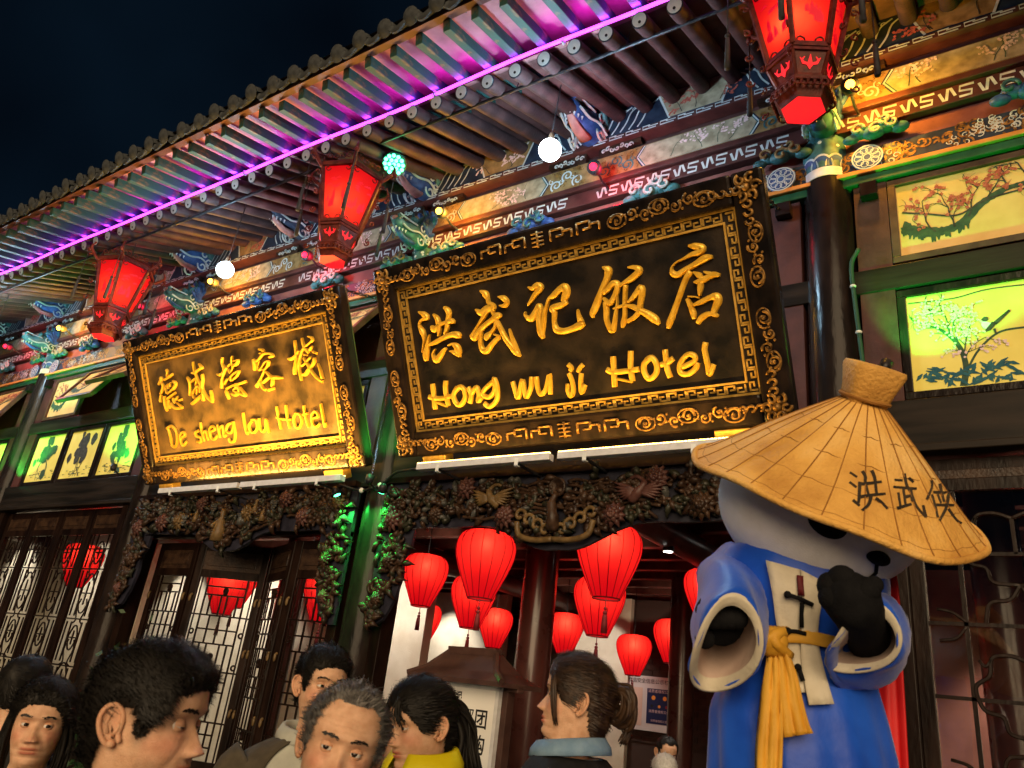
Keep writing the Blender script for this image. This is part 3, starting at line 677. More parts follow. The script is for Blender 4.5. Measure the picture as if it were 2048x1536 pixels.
def lintel(xa, xb, seed, grape):
    random.seed(seed); xm = (xa + xb) / 2; L = xb - xa
    zt = 3.10
    def zb(x):                                  # scalloped lower edge
        t = abs(x - xm) / (L / 2); return 2.72 - .13 * math.exp(-(t / .22) ** 2) + .05 * math.exp(-((t - .55) / .2) ** 2) - .02 * math.sin(t * 14)
    g = MB(); xs = np.linspace(xa, xb, 60); poly = [(x - xm, zb(x)) for x in xs] + [(xb - xm, zt), (xa - xm, zt)]
    EDGE = mat('dark_blue_edge', (.012, .012, .02), (.025, .025, .04), 10, .45)
    g.prism(poly, EX, EZ, (xm, 4.345, 0), (0, .035, 0)); li = g.build('carved_lintel', EDGE, bld)
    g = MB(); g.box(xa, xb, 4.30, 4.40, zt + .001, zt + .045); g.build('lintel_rail', DOORWOOD, li)
    y = 4.33
    for mi, m_ in enumerate(CARV[:3] + [CARV[5]]):
        g = MB()
        for k in range(95 if mi < 3 else 40):
            x = random.uniform(xa + .05, xb - .05); z = random.uniform(zb(x) + .05, zt - .04); leaf(g, (x, y, z), random.uniform(0, 6.3), random.uniform(.06, .13), random.uniform(.04, .07), y, random.uniform(.015, .045))
        g.build('carved_leaves', m_, li, True)
    for mi, m_ in enumerate((CARV[1], CARV[0], CARV[2])):
        g = MB()                                # acanthus scrolls cut in deep relief
        for k in range(34):
            x = random.uniform(xa + .08, xb - .08); z = random.uniform(zb(x) + .06, zt - .05); s_ = random.choice((-1, 1)); r_ = random.uniform(.035, .07); a_ = random.uniform(0, 6.3)
            p = spiral(P3(x, y - random.uniform(.0, .03), z), EX * s_, EZ, r_, r_ * .25, a_, a_ + random.uniform(3.5, 6), 14); p = [P3(min(max(q[0], xa + .02), xb - .02), q[1], min(max(q[2], zb(q[0]) + .015), zt - .012)) for q in p]
            g.tube(p, [.020 * (1 - .7 * i / 14) + .003 for i in range(15)], 6)
            for q in (3, 6, 9): leaf(g, p[q], a_ + q * .6, .05, .03, 0, .02)
        g.build('carved_scrolls', m_, li, True)
    g = MB()
    for k in range(40):                         # winding stems
        x = random.uniform(xa + .1, xb - .1); z = random.uniform(zb(x) + .07, zt - .07); p = [P3(x, y - .02, z)]; a = random.uniform(-.5, .5) + (math.pi if random.random() < .5 else 0)
        for q in range(5): a += random.uniform(-.6, .6); p.append(p[-1] + P3(math.cos(a) * .06, 0, math.sin(a) * .03))
        p = [P3(min(max(q[0], xa + .03), xb - .03), q[1], min(max(q[2], zb(q[0]) + .02), zt - .02)) for q in p]; g.tube(cr(p, 3), .012, 6)
    g.build('carved_stem', CARV[1], li, True)
    for k in range(9):
        x = xa + .18 + (L - .36) * k / 8 + random.uniform(-.08, .08); z = zb(x) + random.choice((.08, .10, .26, .30))
        if abs(x - xm) < .25: continue
        flower((x, y - .03, min(z, zt - .08)), random.uniform(.07, .095), (CARV[3], CARV[3] if grape else CARV[1], CARV[4] if grape else CARV[3])[k % 3], li)
    if grape:
        for k in range(6):
            x = xa + .3 + (L - .6) * (k + .5) / 6; g = MB()
            for r_ in range(5):
                for q in range(5 - r_): g.ball((x + (q - (4 - r_) / 2) * .022, y - .045 - .008 * (r_ % 2), 3.0 - .1 * (k % 2) - r_ * .02), .0135, 7, 5)
            g.build('carved_grapes', CARV[5], li, True)
        for k, (dx, zz, h, m_) in enumerate(((-.05, 2.66, .30, CARV[4]), (.22, 2.80, .16, CARV[5]), (-.45, 2.84, .14, CARV[4]), (.5, 2.83, .13, CARV[4]), (.38, 2.9, .13, CARV[4]))):
            g = MB(); x = xm + dx; g.lathe((x, y - .045, zz), [(h * .22, 0), (h * .20, h * .3), (h * .14, h * .6), (h * .07, h * .74), (h * .10, h * .84), (h * .085, h * .95), (.004, h)], 10)
            g.tube([(x - h * .14, y - .05, zz + h * .6), (x - h * .26, y - .08, zz + h * .45), (x - h * .1, y - .1, zz + h * .42)], h * .06, 6); g.build('carved_figure', m_, li, True)
    else:
        # sun disc with rays, cranes, crown ornament below
        g = MB(); g.lathe((xm, y - .03, 2.99), [(.062, 0), (.07, .02), (.055, .03), (.05, .02)], 16, ax=(0, -1, 0)); g.build('carved_sun', CARV[1], li, True)
        g = MB()
        for s in (-1, 1):
            for k in range(7):
                z = 3.03 - k * .036; p = [P3(xm + s * (.07 + q * .06), y - .03, z + .012 * math.sin(q * 1.5 + k)) for q in range(6 + k % 2)]; g.tube(cr(p, 3), .011, 6)
        g.build('carved_ray', CARV[1], li, True)
        for s in (-1, 1):
            cxx = xm + s * (.52 if s < 0 else .60); cz = 2.93; g = MB()
            g.tube(cr([P3(cxx - s * .06, y - .04, cz - .05), P3(cxx, y - .06, cz), P3(cxx + s * .03, y - .05, cz + .06), P3(cxx - s * .02, y - .05, cz + .1), P3(cxx - s * .07, y - .05, cz + .09)], 4), [.035] * 5 + [.025] * 4 + [.014] * 4 + [.012] * 3 + [.003], 8)
            for sg in (-1, 1):
                for k in range(6): leaf(g, (cxx, y - .05, cz), (math.pi / 2 + sg * (1.2 + .16 * k)), .2 - .015 * k, .035, y, .02)
            g.build('carved_crane', CARV[4] if s < 0 else CARV[3], li, True)
        g = MB()
        for s in (-1, 1):
            for k in range(4): g.tube(spiral((xm + s * (.06 + .07 * k), y - .05, 2.70 + .035 * k), EX * s, EZ, .05, .012, 3.5, -2.5, 14), .014, 6)
            g.tube(cr([P3(xm, y - .05, 2.64), P3(xm + s * .14, y - .05, 2.635), P3(xm + s * .26, y - .05, 2.67), P3(xm + s * .29, y - .05, 2.76)], 5), .02, 7)
        g.build('carved_crest', CARV[4], li, True)
        g = MB(); g.tube(cr([P3(xm, y - .06, 2.70), P3(xm + .01, y - .09, 2.78), P3(xm - .01, y - .08, 2.87), P3(xm + .005, y - .06, 2.94)], 4), [.045] * 5 + [.035] * 4 + [.022] * 4, 9); g.build('carved_bird', CARV[1], li, True)
    # hanging corner brackets at both columns
    for xe, d in ((xa, 1), (xb, -1)):
        poly = [(0, 2.74), (.34, 2.74), (.33, 2.62), (.27, 2.52), (.29, 2.40), (.25, 2.22), (.17, 2.08), (.07, 2.02), (0, 2.02)]
        g = MB(); g.prism(poly, EX * d, EZ, (xe, 4.35, 0), (0, .03, 0)); cb = g.build('corner_bracket', EDGE, li)
        for mi, m_ in enumerate((CARV[1], CARV[2], CARV[0])):
            g = MB()
            for k in range(26):
                t = random.random(); z = 2.05 + .68 * t; wmax = .08 + .22 * min(1, t * 1.6); x = xe + d * random.uniform(.02, wmax); leaf(g, (x, 4.335, z), random.uniform(0, 6.3), random.uniform(.06, .12), .05, 0, .025)
            g.build('carved_leaves', m_, cb, True)
        g = MB()
        for k in range(26):
            t = random.random(); z = 2.06 + .66 * t; wmax = .06 + .22 * min(1, t * 1.6); a_ = random.uniform(0, 6.3); r_ = random.uniform(.03, .055)
            g.tube(spiral(P3(xe + d * random.uniform(.04, max(.05, wmax)), 4.325, z), EX * d, EZ, r_, r_ * .25, a_, a_ + 5, 12), [.017 * (1 - .7 * i / 12) + .003 for i in range(13)], 6)
        g.build('carved_scrolls', CARV[1], cb, True)
        flower((xe + d * .18, 4.31, 2.5), .07, CARV[1], cb); flower((xe + d * .12, 4.31, 2.22), .055, CARV[3 if grape else 1], cb)
lintel(CX[2] + .16, CX[3] - .16, 5, True)
lintel(CX[3] + .16, CX[4] - .16, 6, False)
# ================================================================== doors with open lattice
def door_leaf(p0, p1, style, seed, z0=.12, z1=2.98, top=2.62, sill=.85):
    """a door leaf standing between two points in plan; lattice between sill and top"""
    p0 = np.array((p0[0], p0[1], 0.)); p1 = np.array((p1[0], p1[1], 0.)); W = np.linalg.norm(p1 - p0); ex = (p1 - p0) / W; ny = np.cross(ex, EZ)
    def Q(a, z, d=0): return p0 + ex * a + EZ * z + ny * d
    def bar(g, a, za, b, zb_, w_=.02, t=.012, d=0): g.bar(Q(a, za, d), Q(b, zb_, d), t, w_, up=np.cross(unit(Q(b, zb_) - Q(a, za)), ny) if True else None)
    st = .07
    g = MB(); g.obox(Q(st / 2, (z0 + z1) / 2), ex, ny, EZ, st / 2, .017, (z1 - z0) / 2); le = g.build('door_leaf', DOORWOOD, bld, bev=.004)
    g = MB(); g.obox(Q(W - st / 2, (z0 + z1) / 2), ex, ny, EZ, st / 2, .017, (z1 - z0) / 2); g.build('door_stile', DOORWOOD, le, bev=.004)
    for za, zb_ in ((z0, z0 + .1), (sill - .1, sill), (top, top + .07), (z1 - .07, z1)): g = MB(); g.obox(Q(W / 2, (za + zb_) / 2), ex, ny, EZ, W / 2 - st, .015, (zb_ - za) / 2); g.build('door_rail', DOORWOOD, le)
    for za, zb_ in ((top + .07, z1 - .07), (z0 + .1, sill - .1)):
        g = MB(); g.obox(Q(W / 2, (za + zb_) / 2), ex, ny, EZ, W / 2 - st, .010, (zb_ - za) / 2); g.obox(Q(W / 2, (za + zb_) / 2, .012), ex, ny, EZ, W / 2 - st - .05, .006, (zb_ - za) / 2 - .04); g.build('door_panel', DKWOOD, le, bev=.003)
    a0, a1 = st, W - st; w_ = a1 - a0; H = top - sill; g = MB(); lb = .014
    if style == 'oval':
        for a in (a0 + w_ * .13, a0 + w_ * .30, a1 - w_ * .30, a1 - w_ * .13): 
            cuts = [(sill, sill + H * .30), (sill + H * .33, sill + H * .53), (sill + H * .56, sill + H * .80), (sill + H * .82, top)]
            for za, zb_ in cuts: bar(g, a, za, a, zb_, lb)
        for z in (.18, .31, .545, .81, .92): bar(g, a0, sill + H * z, a1, sill + H * z, lb)
        c = a0 + w_ / 2
        for zc, rx, rz in ((.68, .11, .085), (.45, .075, .05), (.90, .075, .05), (.25, .1, .06)):
            pts = [Q(c + rx * math.cos(t) * (1 + .12 * math.cos(4 * t)), sill + H * zc + rz * H / 1.3 * math.sin(t) * 1.6) for t in np.linspace(0, 2 * math.pi, 22)]
            g.tube(pts, .009, 6)
            bar(g, c, sill + H * zc - rz * 1.4, c, sill + H * zc + rz * 1.4, lb); bar(g, c - rx, sill + H * zc, c + rx, sill + H * zc, lb)
        for s in (-1, 1):
            for zc in (.37, .58, .80): g.tube(cr([Q(c + s * .05, sill + H * (zc + .07)), Q(c + s * .09, sill + H * (zc + .02)), Q(c + s * .045, sill + H * (zc - .04)), Q(c + s * w_ * .2, sill + H * (zc - .06))], 4), .008, 6)
    elif style == 'step':
        for a in (a0 + w_ * .16, a1 - w_ * .16): bar(g, a, sill, a, top, lb)
        for f in (.05, .95): bar(g, a0 + w_ * f, sill, a0 + w_ * f, top, .010)
        for z in (.07, .135, .20, .36, .415, .47, .62, .70, .78, .90, .95): bar(g, a0 + w_ * .16, sill + H * z, a1 - w_ * .16, sill + H * z, lb)
        for k, z in enumerate((.07, .20, .36, .47, .62, .78)):
            zz = (.07, .20, .36, .47, .62, .78, .90)
            for f in ((.27, .39, .61, .73), (.33, .5, .67), (.27, .45, .55, .73))[k % 3]: bar(g, a0 + w_ * f, sill + H * zz[k], a0 + w_ * f, sill + H * zz[k + 1], lb)
            if k % 2:
                for s in (0, 1): bar(g, a0 if s == 0 else a1 - w_ * .16, sill + H * z, a0 + w_ * .16 if s == 0 else a1, sill + H * z, lb)
        for z in (.55, .18, .93): g.ball(Q(a0 + w_ / 2, sill + H * z), .03, 10, 6, 1.4, .5, 1); g.ball(Q(a0 + w_ / 2, sill + H * z - .03), .022, 8, 6)
        for s in (.08, .92):
            for z in (.5, .68): g.tube(spiral(Q(a0 + w_ * s, sill + H * z), ex, EZ, .022, .02, 0, 6.3, 12), .009, 5)
    else:                                       # large curling key scroll
        c = a0 + w_ * .5; m_ = 3; mh = H / m_
        def flat(pts, w2=.020): P_ = [Q(*q) for q in cr(pts, 5)]; g.relief(P_, [w2] * len(P_), ny, .010)
        for f in (.20, .80): bar(g, a0 + w_ * f, sill, a0 + w_ * f, top, .020)
        for q in range(m_):
            zb_ = sill + q * mh; hw = w_ * .30
            for zz in (.02, .52): bar(g, a0, zb_ + mh * zz, a1, zb_ + mh * zz, .018)
            bar(g, c, zb_ + mh * .52, c, zb_ + mh * .78, .018)
            for s in (-1, 1):
                flat([(c, zb_ + mh * .30), (c + s * hw * .45, zb_ + mh * .32), (c + s * hw * .55, zb_ + mh * .42), (c + s * hw * .85, zb_ + mh * .46), (c + s * hw * .95, zb_ + mh * .60), (c + s * hw * .70, zb_ + mh * .68), (c + s * hw * .62, zb_ + mh * .80), (c + s * hw * .30, zb_ + mh * .82), (c, zb_ + mh * .78)])
                flat([(c + s * hw * .62, zb_ + mh * .80), (c + s * hw * .75, zb_ + mh * .74), (c + s * hw * .85, zb_ + mh * .78)], .014)
                flat([(c + s * w_ * .30, zb_ + mh * 1.0), (c + s * w_ * .36, zb_ + mh * .92), (c + s * w_ * .45, zb_ + mh * .90)], .016); flat([(c + s * w_ * .30, zb_ + mh * .04), (c + s * w_ * .37, zb_ + mh * .10), (c + s * w_ * .45, zb_ + mh * .12)], .016)
                flat([(c, zb_ + mh * .30), (c + s * hw * .2, zb_ + mh * .20), (c + s * hw * .55, zb_ + mh * .17), (c + s * hw * .66, zb_ + mh * .03)])
    g.build('lattice', DOORWOOD, le)
    if style == 'step':
        g = MB()
        for a in (st / 2, W - st / 2):
            for z in (1.25, 1.75, 2.2): g.ball(Q(a, z, .028), .016, 8, 6, 1, .7, 2.2); g.ball(Q(a + .012, z + .03, .028), .012, 8, 6)
        g.build('brass_ornament', CARV[4], le, True)
    g = MB(); g.obox(Q(W / 2, (sill + top) / 2, -.02), ex, ny, EZ, w_ / 2, .002, H / 2); g.build('glass_pane', GLASS, le)
    return le
def frame_posts(xa, xb):
    for x in (xa, xb):
        g = MB(); g.box(x - .05, x + .05, 4.42, 4.56, .0, 3.1); g.build('door_post', DOORWOOD, bld, bev=.004)
for bi in (0, 1):
    xa, xb = CX[bi] + .2, CX[bi + 1] - .2; frame_posts(xa + .05, xb - .05); n_ = 4; wd = (xb - xa - .2) / n_
    for k in range(n_): door_leaf((xa + .1 + k * wd + .004, 4.5), (xa + .1 + (k + 1) * wd - .004, 4.5), 'oval', k, top=2.80, z1=3.09)
xa, xb = CX[2] + .2, CX[3] - .2; frame_posts(xa + .05, xb - .05)
zig = [(xa + .12, 4.62), (xa + .80, 4.60), (xa + 1.52, 4.88), (xa + 2.20, 4.58), (xa + 2.92, 4.66)]
for k in range(4): door_leaf(zig[k], (zig[k + 1][0] - .02, zig[k + 1][1]), 'step', k, top=2.40, z1=2.72)
g = MB(); g.box(xa, xb, 4.45, 4.52, 2.74, 3.1); g.build('door_header', DOORWOOD, bld)
xa, xb = CX[4] + .2, CX[5] - .2; frame_posts(xa + .05, xb - .05)
for k in range(3): door_leaf((xa + .1 + k * .98, 4.5), (xa + 1.06 + k * .98, 4.5), 'scroll', k, top=2.92, z1=3.09)
frame_posts(CX[3] + .22, CX[4] - .22)
# ================================================================== sign boards
CROP = {}
def strokes(g, data, org, k, p0, n, h=.03, wk=1.0, defw=None):
    for st in data:
        pts = cr([(a[0], a[1], (a[2] if len(a) > 2 else defw)) for a in st], 5)
        P = []; W = []
        for q in pts:
            u, v = org[0] + q[0] * k, org[1] + q[1] * k
            X = AP(u, v, p0, n); X2 = AP(u + 1, v, p0, n); X3 = AP(u, v + 1, p0, n)
            sc_ = .5 * (np.linalg.norm(X2 - X) + np.linalg.norm(X3 - X)); P.append(X); W.append(max(q[2], 6) * k * sc_ * wk * (.70 if k < .1 else 1))
        g.relief(P, W, n, h)
S2A = [[[(170,540,20),(250,590,90),(310,640,80),(240,670,45),(195,710,25),(185,780,35),(225,880,100),(255,950,70),(265,1040,30),(250,1150,15),(240,1240,10)],[(360,930,8),(340,1010,35),(310,1150,80),(285,1280,110),(300,1380,50)],[(420,580,20),(480,660,80),(510,780,80),(515,880,60),(515,960,15)],[(600,460,40),(660,520,90),(680,590,80),(660,700,70),(650,820,70),(610,930,30)],[(385,780,30),(430,850,100),(520,770,70),(640,720,60),(720,700,90),(780,720,40)],[(350,1110,50),(450,1060,70),(600,980,75),(740,930,90),(830,940,110),(880,960,60)],[(450,1180,15),(415,1270,30),(460,1370,90),(530,1290,90),(600,1190,50),(635,1160,25)],[(670,1120,25),(740,1090,40),(810,1140,110),(850,1230,90),(860,1315,30)],[(700,1210,15),(780,1230,80),(840,1280,60)]],
 [[(1220,180,25),(1300,240,110),(1345,330,60),(1360,390,60),(1440,450,80),(1430,540,60),(1460,620,40),(1500,700,60),(1560,830,80),(1650,1000,90),(1740,1120,100),(1830,1230,110),(1900,1300,25)],[(1715,830,12),(1750,960,40),(1800,1100,70),(1860,1240,60)],[(1525,285,25),(1610,310,90),(1670,380,80),(1620,440,70),(1545,435,20)],[(1140,500,25),(1230,560,110),(1330,500,130),(1440,430,110)],[(1350,520,60),(1270,640,70),(1190,770,45),(1110,900,60),(1080,960,70)],[(1060,930,40),(1110,990,100),(1180,890,90),(1290,780,90),(1420,680,90),(1510,610,110),(1575,610,40)],[(1240,830,50),(1230,930,50),(1220,1060,70),(1250,1180,90),(1320,1210,100),(1400,1110,80),(1480,1020,70),(1540,970,50),(1450,925,20)],[(1480,700,40),(1470,800,50),(1400,900,70),(1330,970,120),(1330,1030,40)]]]
S2B = [[[(125,370,20),(180,390,60),(250,350,90),(300,380,70),(220,470,70),(170,550,50),(125,625,15)],[(90,705,12),(90,760,30),(160,800,90),(230,700,80),(270,630,80),(290,680,80),(270,780,80),(280,900,90),(300,1000,90),(330,1070,40)],[(320,1000,50),(335,850,60),(350,720,50),(380,620,35),(410,530,40),(480,480,90),(560,400,90),(620,380,120),(640,450,110),(610,550,80),(650,570,40)],[(660,575,40),(560,620,80),(450,660,80),(480,720,70),(480,850,60),(510,950,90),(600,970,80),(720,940,80),(830,890,100),(890,870,50)],[(800,670,10),(815,760,50),(840,850,90)]],
 [[(1140,95,20),(1210,140,110),(1200,240,90),(1140,380,80),(1090,510,90),(1040,640,100),(1000,730,80),(1010,790,20)],[(1150,460,60),(1220,390,80),(1280,320,80),(1340,330,80),(1330,420,80),(1290,520,80),(1230,590,70),(1150,520,40)],[(1170,570,60),(1190,680,80),(1190,800,70),(1220,900,70),(1270,960,80),(1300,850,60),(1320,720,45),(1340,600,25),(1345,490,10)],[(1485,100,25),(1570,100,60),(1640,140,90),(1560,230,90),(1470,290,70),(1400,335,50),(1370,350,40)],[(1450,340,70),(1445,450,60),(1440,600,60),(1440,750,60),(1420,860,70),(1410,925,25)],[(1480,590,30),(1550,520,70),(1620,430,90),(1660,390,110),(1670,480,90),(1650,600,80),(1640,690,70),(1570,780,60),(1470,840,50)],[(1285,665,20),(1360,640,40),(1450,620,40),(1550,640,70),(1650,690,80),(1750,740,100),(1850,810,110),(1910,875,40)]]]
S2C = [[[(500,160,40),(600,170,110),(700,200,120),(640,260,100),(540,290,70),(430,350,40),(330,400,25),(260,480,30),(270,560,90),(340,580,90),(450,510,80),(600,430,90),(740,340,110),(850,320,50)],[(530,530,90),(470,620,80),(420,740,80),(370,880,80),(320,1020,80),(270,1160,90),(220,1290,90),(205,1370,40)],[(570,540,20),(650,590,90),(700,640,60)],[(580,690,30),(660,680,90),(760,630,90),(860,580,90),(960,590,50)],[(720,535,20),(790,560,60),(840,580,70)],[(680,680,80),(670,780,90),(660,890,40)],[(490,900,30),(600,905,25),(660,920,30)],[(480,930,60),(530,1040,80),(570,1150,90),(580,1230,50)],[(560,1030,40),(680,980,80),(800,920,80),(900,900,120),(930,960,120),(890,1060,100),(870,1150,90),(940,1185,30)],[(630,1290,60),(700,1200,90),(800,1150,70),(900,1170,50)]]]
S2D = [[[(150,440),(165,560),(180,730)],[(300,405),(300,520),(330,690)],[(110,590),(230,610),(370,580)],[(200,650,28),(320,695,28)]],[[(430,480),(390,570),(420,660),(470,680),(520,600),(510,510),(460,475),(410,520)]],[[(555,480),(590,560),(575,660)],[(590,560),(650,480),(680,560),(670,640),(705,590)]],[[(830,420),(740,510),(730,570),(800,590),(860,500),(850,380),(885,480),(880,620),(800,700),(740,660)]],[[(1060,415),(1090,510),(1125,600),(1170,400),(1200,520),(1220,590),(1270,480),(1275,360)]],[[(1330,360),(1345,480),(1380,560),(1440,500),(1480,340),(1490,560)]],[[(1700,320),(1740,420),(1750,530),(1720,580),(1690,520),(1690,440)],[(1690,220),(1730,260),(1715,295)]],[[(1840,320),(1835,430),(1845,540),(1885,450)],[(1860,220),(1820,270),(1805,310)]]]
S2E = [[[(220,430),(235,640),(250,930)],[(510,340),(510,600),(540,840)],[(120,650),(240,690),(450,670),(650,640)],[(290,800,40),(540,850,40)]],[[(830,450),(730,560),(740,700),(820,800),(930,700),(930,550),(850,450),(760,500)]],[[(1070,320),(1090,480),(1110,640),(1160,780)],[(1000,570),(1100,540),(1210,460)]],[[(1350,610),(1460,560),(1560,500),(1550,420),(1450,400),(1350,500),(1310,620),(1350,710),(1450,720),(1560,640),(1610,530)]],[[(1740,200),(1720,320),(1770,560),(1800,720),(1870,560)]]]
S1A = [[[(125,560,60),(150,600,90),(100,710,50)],[(150,660,30),(190,740,60),(160,860,60),(130,900,20)],[(150,910,50),(130,1060,60)],[(250,400,50),(280,450,50),(270,560,40)],[(210,610,40),(280,570,60),(380,490,50)],[(380,640,60),(440,680,80),(400,790,60),(280,900,40)],[(230,760,30),(270,890,30)],[(245,740,30),(300,690,30)],[(290,700,30),(300,800,30)],[(340,660,30),(340,760,30)],[(260,1010,50),(350,940,50),(440,870,50)],[(210,940,50),(230,1100,70),(270,1250,40)],[(290,1020,50),(320,1200,60)],[(340,1090,40),(420,1180,60),(510,1190,60),(580,1170,40),(470,1080,20)],[(390,980,30),(430,1090,50)],[(450,1020,40),(490,950,50)],[(510,1030,40),(570,1010,50)]],
 [[(800,240,40),(820,350,50),(840,440,50),(900,600,40),(960,720,60),(1020,850,60),(1100,970,60),(1190,1050,60),(1210,1060,40)],[(1160,820,40),(1180,920,70),(1200,1040,60)],[(920,280,40),(980,350,60),(1000,380,40)],[(770,470,40),(840,460,70),(930,390,60),(1000,360,50)],[(680,550,30),(730,640,70),(745,800,60),(735,930,70)],[(760,650,40),(870,580,40),(860,740,25)],[(990,490,50),(1000,600,70),(990,720,60),(1000,850,60),(1000,1040,90)],[(800,890,40),(850,800,40),(900,740,50),(950,790,40),(940,870,30)],[(790,900,30),(830,1000,30)],[(890,760,25),(880,920,25)],[(770,1100,60),(860,1030,70),(960,930,60)]],
 [[(1400,150,60),(1400,280,50),(1440,380,80),(1420,520,60),(1390,650,60),(1380,780,110)],[(1290,490,30),(1360,510,70),(1450,420,50),(1500,350,40)],[(1440,700,60),(1510,590,50)],[(1600,120,50),(1600,250,50),(1620,370,50),(1580,460,30)],[(1510,330,50),(1580,280,50)],[(1620,230,30),(1720,200,40),(1690,280,80),(1620,340,40)],[(1520,380,25),(1570,480,30)],[(1540,600,50),(1620,500,50),(1740,430,50),(1700,530,50),(1600,630,40)],[(1600,500,30),(1570,630,50)],[(1480,790,50),(1600,730,50),(1740,690,60),(1880,640,60)],[(1660,680,50),(1680,760,60),(1640,830,40),(1740,880,60),(1880,930,60),(1760,760,30)],[(1580,880,30),(1660,920,70),(1740,850,70),(1700,720,40)],[(1470,820,50),(1500,900,70),(1540,1000,50)]]]
S1B = [[[(300,390,40),(370,410,70),(420,440,40)],[(310,480,30),(370,470,40)],[(190,590,60),(210,700,90),(220,830,40)],[(240,640,70),(310,600,50),(400,490,60),(520,480,50),(590,520,70),(510,560,50)],[(320,640,15),(300,760,20),(320,820,50),(370,770,40),(440,660,40),(500,640,60),(490,720,60),(430,820,40),(380,940,40),(320,1050,50),(250,1160,90)],[(370,790,30),(470,870,40),(560,960,80),(670,970,90),(790,980,40)],[(340,1050,40),(380,1170,60),(440,1230,60)],[(390,1080,60),(480,1000,60),(570,960,60),(590,1050,70),(570,1160,80)],[(490,1230,70),(620,1190,60)]],
 [[(1040,210,50),(1060,330,70),(1070,450,60),(1070,600,70),(1040,800,90),(1040,910,80)],[(900,590,50),(970,590,80),(1050,530,60),(1120,420,40)],[(1190,160,40),(1210,260,50),(1250,370,70),(1310,440,80),(1330,480,50)],[(1310,130,30),(1390,160,60),(1400,220,60),(1310,300,50),(1210,400,50),(1170,500,50),(1140,640,60),(1130,780,70),(1160,920,60),(1180,1040,30)],[(1230,510,30),(1320,520,30)],[(1400,330,40),(1340,420,60)],[(1220,560,40),(1270,640,50),(1330,740,70),(1400,860,50),(1500,980,60),(1610,1060,80)],[(1520,680,15),(1570,830,60),(1610,1000,80)],[(1180,740,50),(1270,670,40),(1370,550,50)],[(1440,560,60),(1440,640,80),(1390,740,70),(1330,800,80),(1260,900,90),(1200,920,50)],[(1400,440,40),(1490,480,60)]]]
S1C = [[[(90,440),(120,500),(150,640)],[(85,450),(140,420),(200,490),(210,600),(180,665),(140,640)]],[[(250,560),(300,530),(280,490),(250,530),(260,620),(290,645),(320,600)]],[[(460,470),(425,500),(440,540),(490,560),(485,610),(440,600)]],[[(480,380),(500,480),(530,600)],[(505,520),(545,480),(570,590)]],[[(590,490),(650,460),(620,420),(590,470),(610,560),(650,575),(680,520)]],[[(680,405),(700,480),(710,560)],[(700,460),(740,420),(760,540),(780,520)]],[[(850,380),(800,410),(790,480),(840,500),(870,430),(865,370),(890,500),(880,590),(840,610),(810,570)]],[[(980,265),(1000,400),(1030,510),(1045,480)]],[[(1085,360),(1050,420),(1080,490),(1120,490),(1150,430),(1130,350),(1075,350)]],[[(1165,330),(1180,430),(1215,490),(1250,430),(1250,340),(1265,420),(1285,500)]],[[(1370,190),(1400,330),(1425,460)],[(1480,175),(1500,310),(1530,450)],[(1370,320),(1440,340),(1545,345)]],[[(1600,260),(1575,340),(1600,430),(1640,440),(1670,370),(1650,290),(1600,270)]],[[(1690,180),(1710,300),(1750,435)],[(1680,290),(1740,270)]],[[(1790,330),(1860,310),(1830,250),(1790,290),(1795,390),(1840,430),(1880,390)]],[[(1890,160),(1915,300),(1940,430),(1945,380)]]]
